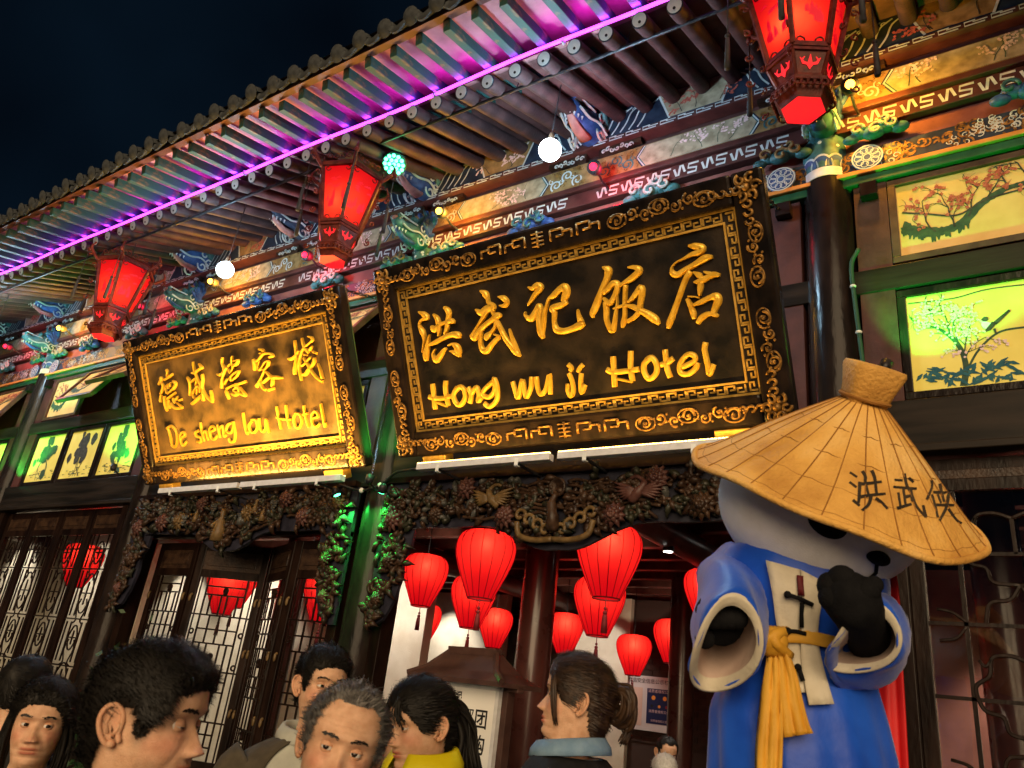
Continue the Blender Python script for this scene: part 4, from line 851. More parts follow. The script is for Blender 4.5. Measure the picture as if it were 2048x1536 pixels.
def signboard(name_label, X0, X1, yb, zb, yt, zt, texts, seed, BOARD=BOARD):
    es = unit((0, yt - yb, zt - zb)); n = np.cross(EX, es); n = n if n[1] < 0 else -n
    H = math.hypot(yt - yb, zt - zb); W = X1 - X0; O = np.array((X0, yb, zb))
    t = thing('signboard', name_label, 'sign', ((X0 + X1) / 2, yb, zb), 'carved name boards')
    def Q(a, b, d=0.0): return O + EX * a + es * b + n * d
    fw, kw = .185, .085
    g = MB(); g.obox(Q(W / 2, H / 2, -.03), EX, es, n, W / 2 - .02, H / 2 - .02, .03); bd = g.build('board', BOARD, t)
    rails = [((fw, 0), (W - fw, fw)), ((fw, H - fw), (W - fw, H)), ((0, 0), (fw, H)), ((W - fw, 0), (W, H))]
    for (a0, b0), (a1, b1) in rails:
        g = MB(); g.obox(Q((a0 + a1) / 2, (b0 + b1) / 2, .01), EX, es, n, (a1 - a0) / 2 - .0015, (b1 - b0) / 2, .05); g.build('frame_rail', WOODK, t, bev=.018)
    # key-fret border
    g = MB(); d = .012
    for b in (fw + .006, fw + kw - .006, H - fw - .006, H - fw - kw + .006):
        ina = fw + (0.0 if (b < fw + .02 or b > H - fw - .02) else kw - .012); g.bar(Q(ina, b, d), Q(W - ina, b, d), .012, .016, up=n)
    for a in (fw + .006, fw + kw - .006, W - fw - .006, W - fw - kw + .006):
        inb = fw + (0.012 if (a < fw + .02 or a > W - fw - .02) else kw); g.bar(Q(a, inb, d), Q(a, H - inb, d), .012, .016, up=n)
    g.build('border_bead', GOLD, t)
    g = MB(); g.obox(Q(W / 2, fw + kw / 2, .002), EX, es, n, W / 2 - fw, kw / 2, .004); g.obox(Q(W / 2, H - fw - kw / 2, .002), EX, es, n, W / 2 - fw, kw / 2, .004)
    for a in (fw + kw / 2, W - fw - kw / 2): g.obox(Q(a, H / 2, .002), EX, es, n, kw / 2, H / 2 - fw - kw, .004)
    g.build('border_ground', BOARD, t)
    g = MB()
    def fret(o_, ax, ay, L):
        m_ = int(L / .118); st = L / m_
        for k in range(m_):
            p = [(.0, .018), (0, .058), (.046, .058), (.046, .034), (.022, .034)]; q = [(st - .06, .040), (st - .036, .040), (st - .036, .018), (st - .082, .018), (st - .082, .046)]
            for pl in (p, [(st - .012 - a, .076 - b) for a, b in p]):
                for (a0, b0), (a1, b1) in zip(pl[:-1], pl[1:]):
                    A = o_ + ax * (k * st + a0 + .006) + ay * b0; B = o_ + ax * (k * st + a1 + .006) + ay * b1; dd = unit(B - A) * .004; g.bar(A - dd, B + dd, .010, .012, up=n)
    fret(Q(fw + kw, fw + .004, .009), EX, es, W - 2 * (fw + kw)); fret(Q(fw + kw, H - fw - kw + .004, .009), EX, es, W - 2 * (fw + kw))
    fret(Q(fw + kw - .004, fw + .02, .009), es, -EX, H - 2 * fw - .04); fret(Q(W - fw - .004, fw + .02, .009), es, -EX, H - 2 * fw - .04)
    g.build('key_fret', GOLD, t)
    # scrollwork along the rails
    def scroll_rail(o_, ax, ay, L, hgt, mirrored=True, key=True):
        g = MB(); mid = L / 2
        for s in (-1, 1):
            base = o_ + ax * mid
            if key:
                for off in (.16, .36):
                    pl = [(off - .06, -.035), (off - .06, .035), (off + .035, .035), (off + .035, -.01), (off - .02, -.01)]; pl2 = [(off + .035, .015), (off + .10, .015), (off + .10, -.035)]
                    for P_ in (pl, pl2):
                        for (a0, b0), (a1, b1) in zip(P_[:-1], P_[1:]): g.bar(base + ax * s * a0 + ay * b0, base + ax * s * a1 + ay * b1, .013, .018, up=n)
                st = .58
            else: st = .12
            k = 0; a = st
            while a < mid - .13:
                r = hgt * (.40 if k % 3 else .46); c = base + ax * s * a + ay * (.012 if k % 2 else -.012)
                g.tube(spiral(c, ax * s, ay, r, r * .22, math.pi + k, math.pi + k + (7.2 if k % 2 else -7.2), 20), [.0072 + .0025 * math.sin(q) for q in range(21)], 6)
                g.ball(c, .011, 8, 5)
                for q in range(3): g.ball(c + ax * s * r * (.9 + .25 * q) + ay * ((-1) ** (k + q)) * r * .6, .011 - .002 * q, 7, 5)
                if k % 3 == 0: g.tube(spiral(c, ax * 1.5, ay, r * 1.0, r * .98, 0, 6.3, 20), .006, 5)
                a += r * 2.35; k += 1
        for q in range(4): g.bar(o_ + ax * (mid - .045) + ay * (-.04 + q * .027), o_ + ax * (mid + .045) + ay * (-.04 + q * .027), .010, .018, up=n) if key else None
        if key: g.bar(o_ + ax * mid - ay * .055, o_ + ax * mid + ay * .055, .012, .018, up=n)
        return g
    scroll_rail(Q(fw, fw / 2, .062), EX, es, W - 2 * fw, .095).build('carved_scrollwork', GOLDD, t, True)
    scroll_rail(Q(fw, H - fw / 2, .062), EX, es, W - 2 * fw, .095).build('carved_scrollwork', GOLDD, t, True)
    scroll_rail(Q(fw / 2, fw * .8, .062), es, EX, H - fw * 1.6, .085, key=False).build('carved_scrollwork', GOLDD, t, True)
    scroll_rail(Q(W - fw / 2, fw * .8, .062), es, EX, H - fw * 1.6, .085, key=False).build('carved_scrollwork', GOLDD, t, True)
    for ca, cb, sa, sb in ((0, 0, 1, 1), (W, 0, -1, 1), (0, H, 1, -1), (W, H, -1, -1)):   # bat-like corner knots
        g = MB(); c = Q(ca + sa * .10, cb + sb * .10, .064)
        for k in range(6): g.tube(spiral(c + (EX * sa * math.cos(k * 1.05) + es * sb * math.sin(k * 1.05)) * .052, EX * sa, es * sb, .032, .008, k, k + 6, 14), .011, 6)
        g.ball(c, .026, 10, 6); 
        for k in range(3): g.tube(spiral(c + EX * sa * (.09 + .05 * k), EX * sa, es * sb, .03, .008, 0, 5, 10), .009, 6); g.tube(spiral(c + es * sb * (.09 + .05 * k), EX * sa, es * sb, .03, .008, 0, 5, 10), .009, 6)
        g.build('corner_carving', GOLDD, t, True)
    for data, org, k, h, dw in texts:
        for chd in data:
            g = MB(); strokes(g, chd, org, k, O + n * .001, n, h, defw=dw); g.build('gilded_character', GOLDL, t, True, auto=60)
    # gilded foot blocks and iron chain
    for a in (.22, W - .5):
        g = MB(); g.obox(Q(a + .12, -.045, -.0), EX, es, n, .11, .042, .05); f_ = g.build('carved_foot', GOLD, t, bev=.008)
    for a in (.12, W - .12):
        top = Q(a, H, -.02); end = np.array((top[0], 4.40, top[2] + .25)); L = np.linalg.norm(end - top); g = MB(); m_ = int(L / .04)
        for k in range(m_):
            c = top + (end - top) * ((k + .5) / m_); d_ = unit(end - top); sd = np.cross(d_, EX) if k % 2 else EX; sd = unit(sd)
            g.tube([c + d_ * .026 * math.cos(q) + sd * .012 * math.sin(q) for q in np.linspace(0, 2 * math.pi, 11)], .0045, 5, cap=False)
        g.build('chain', BLACKM, t, True)
    return t, Q, n, es
YB, ZB = 4.25, 3.29
S2, Q2, n2, e2_ = signboard('black and gold board lettered Hong wu ji Hotel, hung beside the straw-hatted costume', -3.985, -1.005, 4.25, 3.288, 3.594, 4.60,
   [(S2A, (820, 560), .1172, .030, None), (S2B, (1040, 520), .1465, .030, None), (S2C, (1310, 470), .1368, .030, None), (S2D, (840, 690), .1758, .026, 50), (S2E, (1200, 660), .1221, .026, 90)], 1, BOARD2)
S1, Q1, n1, e1_ = signboard('amber-lit gold-framed board lettered De sheng lou Hotel, left of the green column', -7.37, -4.32, 4.25, 3.24, 3.57, 4.54,
   [(S1A, (310, 700), .0977, .026, None), (S1B, (490, 660), .0976, .026, None), (S1C, (320, 780), .1709, .020, 23)], 2)
# ---- LED bars under the boards
WARM = mat('warm_led', (1, .8, .4), emit=(1.0, .56, .12), es=11)
ALU = mat('white_aluminium', (.55, .55, .56), (.65, .65, .66), 20, .4)
def ledbar(xa, xb, y, z, label, power, aim, turn):
    t = thing('led_bar', label, 'LED bar', ((xa + xb) / 2, y, z), 'LED bars under the name boards')
    g = MB(); g.box(xa, xb, y - .03, y + .03, z - .035, z + .012); g.build('housing', ALU, t, bev=.003)
    g = MB()
    m_ = int((xb - xa) / .022)
    zt_ = z + .0135
    for k in range(m_):
        x = xa + (k + .5) * (xb - xa) / m_
        if turn: g.box(x - .0075, x + .0075, y - .026, y - .008, zt_, zt_ + .005)
        else: g.box(x - .006, x + .006, y + .016, y + .028, zt_, zt_ + .003)
    g.build('led_chip', WARM, t)
    for x in (xa + .2, xb - .25):
        g = MB(); g.box(x - .008, x + .008, y - .005, y + .30, z - .05, z - .036); g.build('bracket', BLACKM, t); g = MB(); g.box(x - .014, x + .014, y - .033, y - .0305, z - .062, z - .01); g.box(x - .014, x + .014, y - .033, y - .005, z - .064, z - .058); g.build('clip', WHITEP, t)
    lamp('led_bar_light', 'AREA', ((xa + xb) / 2, y + .004, z + .02), power, (1.0, .54, .10), t, size=xb - xa, size_y=.03, direc=aim)
ledbar(-3.64, -2.52, 4.06, 3.135, 'warm LED bar at the green column end under the larger name board', 15, (0, -.42, .9), True)
ledbar(-2.46, -1.30, 4.06, 3.135, 'warm LED bar next to the straw hat under the larger name board', 15, (0, -.42, .9), True)
ledbar(-6.75, -5.60, 4.02, 3.085, 'grey LED bar under the left end of the amber-lit name board', 120, (0, -.30, .95), False)
ledbar(-5.56, -4.36, 4.02, 3.085, 'grey LED bar under the right end of the amber-lit name board', 120, (0, -.30, .95), False)
# ================================================================== hanging palace lanterns
def silk_mat(name, tcol, emi, es, noise=False):
    """thin silk lit by the bulb inside it"""
    M = bpy.data.materials.new(name); M.use_nodes = True; t = M.node_tree; t.nodes.clear()
    o = t.nodes.new('ShaderNodeOutputMaterial'); tr = t.nodes.new('ShaderNodeBsdfTranslucent'); df = t.nodes.new('ShaderNodeBsdfDiffuse'); em = t.nodes.new('ShaderNodeEmission'); mx = t.nodes.new('ShaderNodeMixShader'); ad = t.nodes.new('ShaderNodeAddShader')
    tr.inputs['Color'].default_value = rgb(tcol); df.inputs['Color'].default_value = (.35, .01, .012, 1); em.inputs['Color'].default_value = rgb(emi); em.inputs['Strength'].default_value = es; mx.inputs['Fac'].default_value = .25
    t.links.new(tr.outputs['BSDF'], mx.inputs[1]); t.links.new(df.outputs['BSDF'], mx.inputs[2]); t.links.new(mx.outputs['Shader'], ad.inputs[0]); t.links.new(em.outputs['Emission'], ad.inputs[1]); t.links.new(ad.outputs['Shader'], o.inputs['Surface'])
    MATS[name] = M; return M
REDSILK = silk_mat('red_lantern_silk', (.14, .008, .003), (1.0, .0, .012), .42)
SILKIN = mat('lantern_bulb_glow', (1, .5, .1), emit=(1, .34, .03), es=2.2)
RED_CUT = mat('red_cutout_glow', (.4, .01, .01), emit=(1.0, .01, .02), es=.9)
TASS = mat('black_cord', (.01, .01, .012), (.03, .03, .035), 20, .7)
def palace_lantern(x, y, ztop, s, ph, label):
    """six-sided lantern, wide at the top: crown, panels in a carved frame, skirt, dropped foot"""
    t = thing('palace_lantern', label, 'lantern', (x, y, ztop - .98 * s), 'hexagonal palace lanterns under the eave')
    def ring(r, z): return [np.array((x + r * s * math.cos(ph + k * math.pi / 3), y + r * s * math.sin(ph + k * math.pi / 3), ztop + z * s)) for k in range(6)]
    zT, zM, zS, zF, zB = -.14, -.66, -.70, -.84, -.98
    A, B = ring(.295, zT), ring(.185, zM); A2, B2 = ring(.275, zT), ring(.17, zM)
    for k in range(6):
        j = (k + 1) % 6; g = MB(); g.add([A2[k], A2[j], B2[j], B2[k]], [(0, 1, 2, 3)]); pn = g.build('silk_panel', REDSILK, t)
        c = (A2[k] + A2[j] + B2[k] * 1.6 + B2[j] * 1.6) / 5.2; ex = unit(A2[j] - A2[k]); ey = unit((A2[k] + A2[j]) / 2 - (B2[k] + B2[j]) / 2); nn = unit(np.cross(ex, ey))
        if np.dot(nn, c - np.array((x, y, c[2]))) < 0: nn = -nn
        g = MB()                                # painted landscape: far hills and a pine
        random.seed(int(k * 7 + abs(x) * 10))
        for q in range(7):
            p = c + ex * random.uniform(-.07, .07) * s + ey * random.uniform(-.06, .04) * s + nn * .004; hh = random.uniform(.03, .08) * s
            g.ribbon([p - ey * .02 * s, p + ey * hh * .5, p + ey * hh], [.03 * s, .022 * s, .002], nn)
        for q in range(8):
            p = c + ex * random.uniform(-.09, .09) * s + ey * random.uniform(.10, .2) * s + nn * .004
            g.ribbon([p, p + ex * .03 * s + ey * .01 * s, p + ex * .05 * s], [.008 * s, .02 * s, .004 * s], nn)
        g.build('painted_landscape', mat('lantern_paint', (.25, .0, .01), emit=(.62, .0, .01), es=.8), pn)
        g = MB(); g.bar(A[k], B[k], .028 * s, .028 * s); g.bar(A[k], A[j], .026 * s, .04 * s); g.bar(B[k], B[j], .022 * s, .034 * s); g.build('frame_bar', LANTF, t, bev=.003)
        g = MB()                                # corner curls inside each panel
        for (p, q_, r_) in ((A2[k], A2[j], B2[k]), (A2[j], A2[k], B2[j]), (B2[k], B2[j], A2[k]), (B2[j], B2[k], A2[j])):
            e1, e2 = unit(q_ - p), unit(r_ - p)
            g.tube(spiral(p + (e1 + e2) * .034 * s + nn * .006, e1, e2, .026 * s, .010 * s, 0, 5.5, 12), .005 * s, 5)
        g.build('panel_curl', LANTF, pn, True)
        # skirt panel with fleur cut-out
        C_, D_ = ring(.19, zS), ring(.135, zF); g = MB(); g.add([C_[k], C_[j], D_[j], D_[k]], [(0, 1, 2, 3)]); g.build('skirt_panel', LANTF, t)
        m_ = (C_[k] + C_[j] + D_[j] + D_[k]) / 4; e1 = unit(C_[j] - C_[k]); e2 = unit((C_[k] + C_[j]) - (D_[k] + D_[j])); n3 = unit(np.cross(e1, e2)); n3 = n3 if np.dot(n3, m_ - np.array((x, y, m_[2]))) > 0 else -n3
        g = MB(); m2 = m_ + n3 * .004
        for pts_, w_ in (([(0, -.04), (0, 0), (0, .045)], [.006, .024, .002]), ([(-.055, .025), (-.035, -.005), (-.012, -.01), (0, -.035)], [.004, .018, .016, .008]), ([(.055, .025), (.035, -.005), (.012, -.01), (0, -.035)], [.004, .018, .016, .008]), ([(-.03, .03), (-.045, .01)], [.004, .012]), ([(.03, .03), (.045, .01)], [.004, .012])):
            g.ribbon([m2 + e1 * a * s + e2 * b * s for a, b in pts_], [q * s for q in w_], n3)
        g.build('fleur_cutout', RED_CUT, t)
        g = MB(); g.bar(C_[k], C_[j], .02 * s, .02 * s); g.bar(D_[k], D_[j], .02 * s, .02 * s); g.bar(C_[k], D_[k], .016 * s, .016 * s); g.build('skirt_frame', LANTF, t)
        # foot: flaring bottom with pierced edge
        E_, F_ = ring(.175, zF - .03), ring(.12, zB); g = MB(); g.add([D_[k], D_[j], E_[j], E_[k]], [(0, 1, 2, 3)]); g.add([E_[k], E_[j], F_[j], F_[k]], [(0, 1, 2, 3)]); g.build('foot_panel', LANTF, t)
        g = MB()
        for q in range(5): p = E_[k] + (E_[j] - E_[k]) * (q + .5) / 5; g.tube(spiral(p - EZ * .045 * s, unit(E_[j] - E_[k]), EZ, .024 * s, .02 * s, 0, 6.3, 10), .006 * s, 5)
        g.build('pierced_edge', LANTF, t, True)
        # crown bracket: dragon-like finial with hanging tassel cord
        o_ = A[k]; rd = unit((o_[0] - x, o_[1] - y, 0)); g = MB()
        g.tube(cr([o_ - EZ * .03 * s, o_ + rd * .06 * s + EZ * .02 * s, o_ + rd * .11 * s + EZ * .09 * s, o_ + rd * .08 * s + EZ * .16 * s], 4), [.018 * s] * 6 + [.014 * s] * 4 + [.008 * s] * 3, 7)
        g.ball(o_ + rd * .12 * s + EZ * .05 * s, .022 * s, 8, 6); g.tube(spiral(o_ + rd * .10 * s + EZ * .02 * s, rd, EZ, .035 * s, .01 * s, 0, 6, 12), .008 * s, 5)
        for q in range(4): g.tube(spiral(o_ + rd * (.02 + .008 * q) * s - EZ * (.10 + .11 * q) * s - unit((x - A[k][0], y - A[k][1], 0)) * 0 + (B[k] - A[k]) * .15 * q, rd, EZ, .028 * s, .008 * s, q, q + 6, 12), .006 * s, 5)
        g.build('crown_bracket', LANTF, t, True)
        g = MB(); e_ = o_ + rd * .12 * s; g.tube([e_ + EZ * .03 * s, e_ - EZ * .30 * s], .004 * s, 5); g.ball(e_ - EZ * .31 * s, .017 * s, 8, 6); g.lathe(e_ - EZ * .56 * s, [(.018 * s, 0), (.016 * s, .15 * s), (.013 * s, .22 * s), (.006 * s, .245 * s)], 8); g.build('tassel', TASS, t, True)
    g = MB(); b_ = ring(.12, zB); g.add(b_, [(0, 1, 2, 3, 4, 5)]); g.build('bottom_panel', RED_CUT, t)
    g = MB(); g.add([p + EZ * .008 for p in ring(.13, zB + .004)], [(0, 1, 2, 3, 4, 5)])
    # crown roof
    R1, R2, R3 = ring(.30, zT + .03), ring(.20, -.05), ring(.08, 0); g = MB(); g.loft([R1, R2, R3]); g.build('crown', LANTF, t)
    g = MB()
    for k in range(6):
        p, q_ = R1[k], R1[(k + 1) % 6]
        for f in (.2, .4, .6, .8): g.tube(spiral(p + (q_ - p) * f + EZ * .05 * s, unit(q_ - p), EZ, .032 * s, .012 * s, f * 9, f * 9 + 6, 10), .006 * s, 5)
    g.build('crown_fretwork', LANTF, t, True)
    g = MB(); g.tube([(x, y, ztop), (x, y, 5.70)], .006, 6); g.build('hanging_cord', BLACKM, t)
    lamp('lantern_light', 'POINT', np.array((x, y, ztop - .46 * s)) + unit((-x, -y, 0)) * .12 * s + np.array((-.05, -.02, 0)) * s, 13.0, (1.0, .80, .5), t, size=.02)
    # bulb glow seen through the silk
    return t
L1 = palace_lantern(-4.36, 3.45, 5.60, .93, .35, 'red hexagonal palace lantern hanging next to the glowing green lamp')
L2 = palace_lantern(-7.62, 3.45, 5.50, .95, .35, 'red hexagonal palace lantern farthest left, above the amber-lit board')
L3 = palace_lantern(-.74, 3.42, 5.72, .98, .52, 'large red palace lantern in front of the right column, top cut by the frame')
# ---- white globe bulbs on wires
BULB = mat('white_bulb', (.9, .95, 1), emit=(.75, .92, 1.0), es=9)
def globe(x, y, z, label, power=110, r=.078):
    t = thing('globe_bulb', label, 'light bulb', (x, y, z - r), 'white globe bulbs under the eave')
    g = MB(); g.ball((x, y, z), r, 20, 14); b = g.build('bulb', BULB, t, True); b.visible_shadow = True
    g = MB(); g.lathe((x, y, z + r * .9), [(.022, 0), (.02, .06), (.012, .08)], 10); g.build('socket', CARV[1], t, True)
    g = MB(); g.tube(cr([(x, y, z + r + .06), (x + .01, y, z + r + .2), (x + .03, y, 5.66)], 4), .005, 5); g.build('wire', BLACKM, t)
    lamp('globe_bulb_light', 'POINT', (x, y - r - .02, z - .02), power * .5, (.48, .78, 1.0), t, size=.06); lamp('globe_bulb_light', 'POINT', (x, y + r + .02, z + .03), power * .5, (.48, .78, 1.0), t, size=.06)
globe(-2.39, 3.45, 5.10, 'glowing white globe bulb hanging above the Hong wu ji board')
globe(-5.81, 3.45, 4.95, 'glowing white globe bulb hanging above the De sheng lou board')
globe(-10.46, 3.45, 5.10, 'white globe bulb at the far left end of the eave')
# ---- small coloured spotlights on the beams
def spotlight(x, y, z, colr, label, power, m_es, group):
    t = thing('spotlight', label, 'spotlight', (x, y, z - .05), group)
    g = MB(); ax = unit((.15, -1, -.35)); c = np.array((x, y, z)); g.lathe(c - ax * .09, [(.02, 0), (.05, .03), (.058, .09), (.054, .10)], 14, ax=ax); g.build('housing', BLACKM, t, True)
    MM = mat('spot_glow_%s' % group.split()[0], colr, emit=colr, es=m_es)
    g = MB(); g.ball(c + ax * .012, .030, 12, 8); g.build('lens', MM, t, True)
    g = MB(); g.tube([c - ax * .06, c - ax * .06 + np.array((0, .12, -.04)), c + np.array((0, .26, -.02))], .010, 6); g.build('bracket', BLACKM, t)
    lamp('spotlight_light', 'POINT', c + np.array((.10, .03, -.04)), power, colr, t, size=.03)
for x, lb in ((-.60, 'amber spotlight beside the lantern on the right column'), (-3.92, 'amber spotlight just right of the green lamp'), (-7.10, 'amber spotlight close to the left globe bulb'), (-10.30, 'amber spotlight above the leftmost column')):
    spotlight(x, 4.10, 5.47, (1.0, .44, .035), lb, 30.0, 10, 'amber spotlights on the beam')
for x, lb in ((-2.42, 'red spotlight under the dragon head above the larger board'), (-5.60, 'red spotlight under the dragon head above the amber-lit board'), (-11.75, 'red spotlight at the left edge of the picture'), (-8.45, 'red spotlight on the beam left of the amber-lit board')):
    spotlight(x, 4.10, 5.44, (1.0, .012, .04), lb, 9.0, 4, 'red spotlights on the beam')
# green reflector lamp behind the lantern
t = thing('green_reflector_lamp', 'glowing green reflector lamp hung from the rafters behind a red lantern', 'lamp', (-4.12, 3.66, 5.66))
GRN = mat('green_led', (.1, 1, .4), emit=(.08, 1.0, .42), es=7)
ax = unit((.25, -.45, -.85)); c = np.array((-4.12, 3.66, 5.72)); g = MB(); g.lathe(c - ax * .12, [(.035, 0), (.045, .03), (.10, .08), (.105, .12), (.1, .122)], 18, ax=ax); g.build('shade', mat('green_enamel', (.02, .12, .08), (.03, .16, .10), 8, .4), t, True)
g = MB()
for k in range(19):
    r = 0 if k == 0 else (.04 if k < 7 else .078); a = k * 1.047 if k < 7 else k * .5236; e1 = unit(np.cross(ax, EX)); e2 = np.cross(ax, e1); g.ball(c + ax * .006 + e1 * r * math.cos(a) + e2 * r * math.sin(a), .017, 8, 5)
g.build('led_cluster', GRN, t, True)
g = MB(); g.tube([c - ax * .05 + EX * .1, c + EX * .11 + EZ * .12, c + EZ * .2 + EX * .05], .006, 6); g.build('bracket', BLACKM, t)
lamp('green_lamp_light', 'SPOT', c + ax * .05, 620, (.05, 1.0, .30), t, size=.05, direc=(-.075, .215, -1), spot=24, blend=.7)
# green floodlights that wash the columns and the painted windows
def flood(x, y, z, direc, label, power, spot=75):
    t = thing('green_floodlight', label, 'floodlight', (x, y, z), 'small green floodlights'); ax = unit(direc); c = np.array((x, y, z), float)
    g = MB(); g.lathe(c - ax * .07, [(.015, 0), (.03, .02), (.034, .07)], 12, ax=ax); g.build('housing', BLACKM, t, True)
    g = MB(); g.lathe(c + ax * .001, [(.028, 0), (.026, .004)], 12, ax=ax); g.build('lens', GRN, t)
    g = MB(); g.tube([c - ax * .05, c - ax * .04 + np.array((0, .10, -.05))], .008, 6); g.build('bracket', BLACKM, t)
    lamp('flood_light', 'SPOT', c + ax * .02, power, (.03, 1.0, .10), t, size=.03, direc=direc, spot=spot)
flood(-4.58, 4.20, 3.0, (.42, .30, -.85), 'green floodlight left of the green column shining down', 60, 95)
flood(-4.10, 4.20, 3.0, (-.42, .30, -.85), 'green floodlight right of the green column shining down', 60, 95)
flood(-4.15, 4.10, 3.10, (-.16, .30, .93), 'green floodlight on the green column shining up between the boards', 160, 60)
flood(-8.10, 4.22, 3.48, (-.35, .25, .8), 'green floodlight at the lower right corner of the left windows', 130, 100)
flood(-10.75, 4.22, 3.45, (.2, .25, .9), 'green floodlight beside the leftmost column', 130, 100)
flood(-11.4, 4.22, 3.45, (-.2, .25, .9), 'green floodlight at the left edge of the picture', 80, 100)
flood(-.52, 4.16, 3.55, (.35, .26, .75), 'green floodlight behind the straw hat lighting the bird painting', 85, 85)
# cable with white clips on the right column
g = MB(); cab = cr([(-.655, 4.36, 4.42), (-.70, 4.35, 4.30), (-.69, 4.35, 4.0), (-.675, 4.35, 3.7), (-.66, 4.35, 3.4)], 6); g.tube(cab, .013, 8); cb = g.build('power_cable', mat('green_cable', (.01, .06, .03)), None, True); tagm(cb, 'dark green cable with white clips running down beside the right column', 'cable')
for i in (9, 15, 21): g = MB(); g.ball(cab[min(i, len(cab) - 1)], .020, 8, 5, 1, 1, .6); g.build('cable_clip', WHITEP, cb, True)
g = MB(); c2 = cr([(-4.62, 4.24, 3.10), (-4.45, 4.30, 3.06), (-4.34, 4.31, 3.07), (-4.2, 4.30, 3.10), (-4.0, 4.22, 3.16), (-3.7, 4.1, 3.13)], 5); g.tube(c2, .011, 7); cb = g.build('power_cable', BLACKM, None, True); tagm(cb, 'black cable looping across the green column between the LED bars', 'cable')
for p in (c2[6], c2[14]): g = MB(); g.ball(p, .022, 8, 5); g.build('cable_clip', WHITEP, cb, True)
# ================================================================== inside the restaurant
def struct(name, x0, x1, y0, y1, z0, z1, m_, bev=0):
    g = MB(); g.box(x0, x1, y0, y1, z0, z1); o = g.build(name, m_, None, bev=bev); o['kind'] = 'structure'; return o
INFL = mat('interior_floor_tile', (.12, .10, .08), (.18, .15, .12), 3, .3)
struct('interior_floor', -15, 3.2, 4.62, 17, .004, .02, INFL)
CEIL = mat('interior_ceiling', (.035, .014, .012), (.06, .026, .02), 4, .5)
ce = struct('interior_ceiling', -15, 3.2, 4.80, 17, 3.42, 3.48, CEIL)
CBM = mat('interior_beam', (.06, .022, .018), (.11, .045, .035), 6, .35)
for y in np.arange(5.5, 16.5, .62):
    g = MB(); g.box(-15, 3.2, y, y + .12, 3.26, 3.419); g.build('ceiling_joist', CBM, ce, bev=.006)
for x in (-12.6, -9.4, -6.1, -2.6, .9):
    g = MB(); g.tube([(x, 4.9, 3.12), (x, 16.9, 3.12)], .13, 14); g.build('round_beam', CBM, ce, True, auto=40)
BRICK = mat('dark_brick', (.03, .016, .012), (.06, .03, .022), 9, .7, bump=.4)
struct('interior_wall_back', -15, 3.2, 16.0, 16.2, .02, 3.42, CREAMWALL)
struct('interior_wall_left', -15.2, -15, 4.6, 16.2, .0, 3.42, CREAMWALL)
struct('interior_wall_right', 3.2, 3.4, 4.6, 16.2, .0, 3.42, CREAMWALL)
struct('interior_partition_front_right', -1.15, 3.15, 8.4, 8.5, .02, 3.25, mat('red_brown_plaster', (.20, .075, .055), (.28, .11, .08), 4, .8))
struct('interior_partition_left', -14.9, -6.05, 7.3, 7.45, .02, 3.25, CREAMWALL); struct('interior_wall_front_left', -14.99, -9.7, 5.95, 6.1, .02, 3.25, CREAMWALL)
struct('interior_partition_middle', -9.4, -7.35, 10.9, 11.05, .02, 3.25, CREAMWALL)
struct('interior_partition_right', -6.0, -5.1, 10.9, 11.05, .02, 3.25, CREAMWALL)
bw = struct('brick_wall', -5.1, -1.2, 11.0, 11.1, .02, 3.25, mat('mortar', (.05, .03, .025)))
bm = None
for j in range(40):
    for i in range(17):
        xx = -5.1 + i * .23 + (.115 if j % 2 else 0)
        if bm is None:
            g = MB(); g.box(xx + .005, xx + .225, 10.985, 10.9995, .03 + j * .08, .03 + j * .08 + .07); bm = g.build('brick', BRICK, bw); b0_ = (xx, j)
        elif len([1 for _ in ()]) == 0 and (16 <= j < 34): dupo(bm, 'brick', bw, (xx - b0_[0], random.uniform(-.004, .002), (j - b0_[1]) * .08))
struct('dark_doorway', -3.3, -2.45, 10.9, 10.98, .02, 2.5, mat('dark_door_panel', (.015, .007, .006), (.03, .014, .012), 5, .5))
# maroon interior columns
for x, y in ((-3.62, 5.85), (-6.9, 5.95), (-.2, 5.95), (-3.62, 9.2)):
    g = MB(); g.lathe((x, y, .02), [(.15, 0), (.15, 3.4)], 22); o = g.build('interior_column', mat('maroon_column', (.05, .016, .014), (.08, .028, .022), 5, .3, coat=.3), None, True, auto=40)
    g = MB(); g.lathe((x, y, .02), [(.21, 0), (.22, .1), (.17, .16)], 20); g.build('column_base', STONE, o, True)
    tagm(o, {(-3.62, 5.85): 'maroon round column inside the open doorway, behind the menu stand', (-6.9, 5.95): 'maroon round column behind the folding lattice doors', (-.2, 5.95): 'maroon round column behind the right-hand lattice doors', (-3.62, 9.2): 'maroon round column deep inside the restaurant'}[(x, y)], 'column')
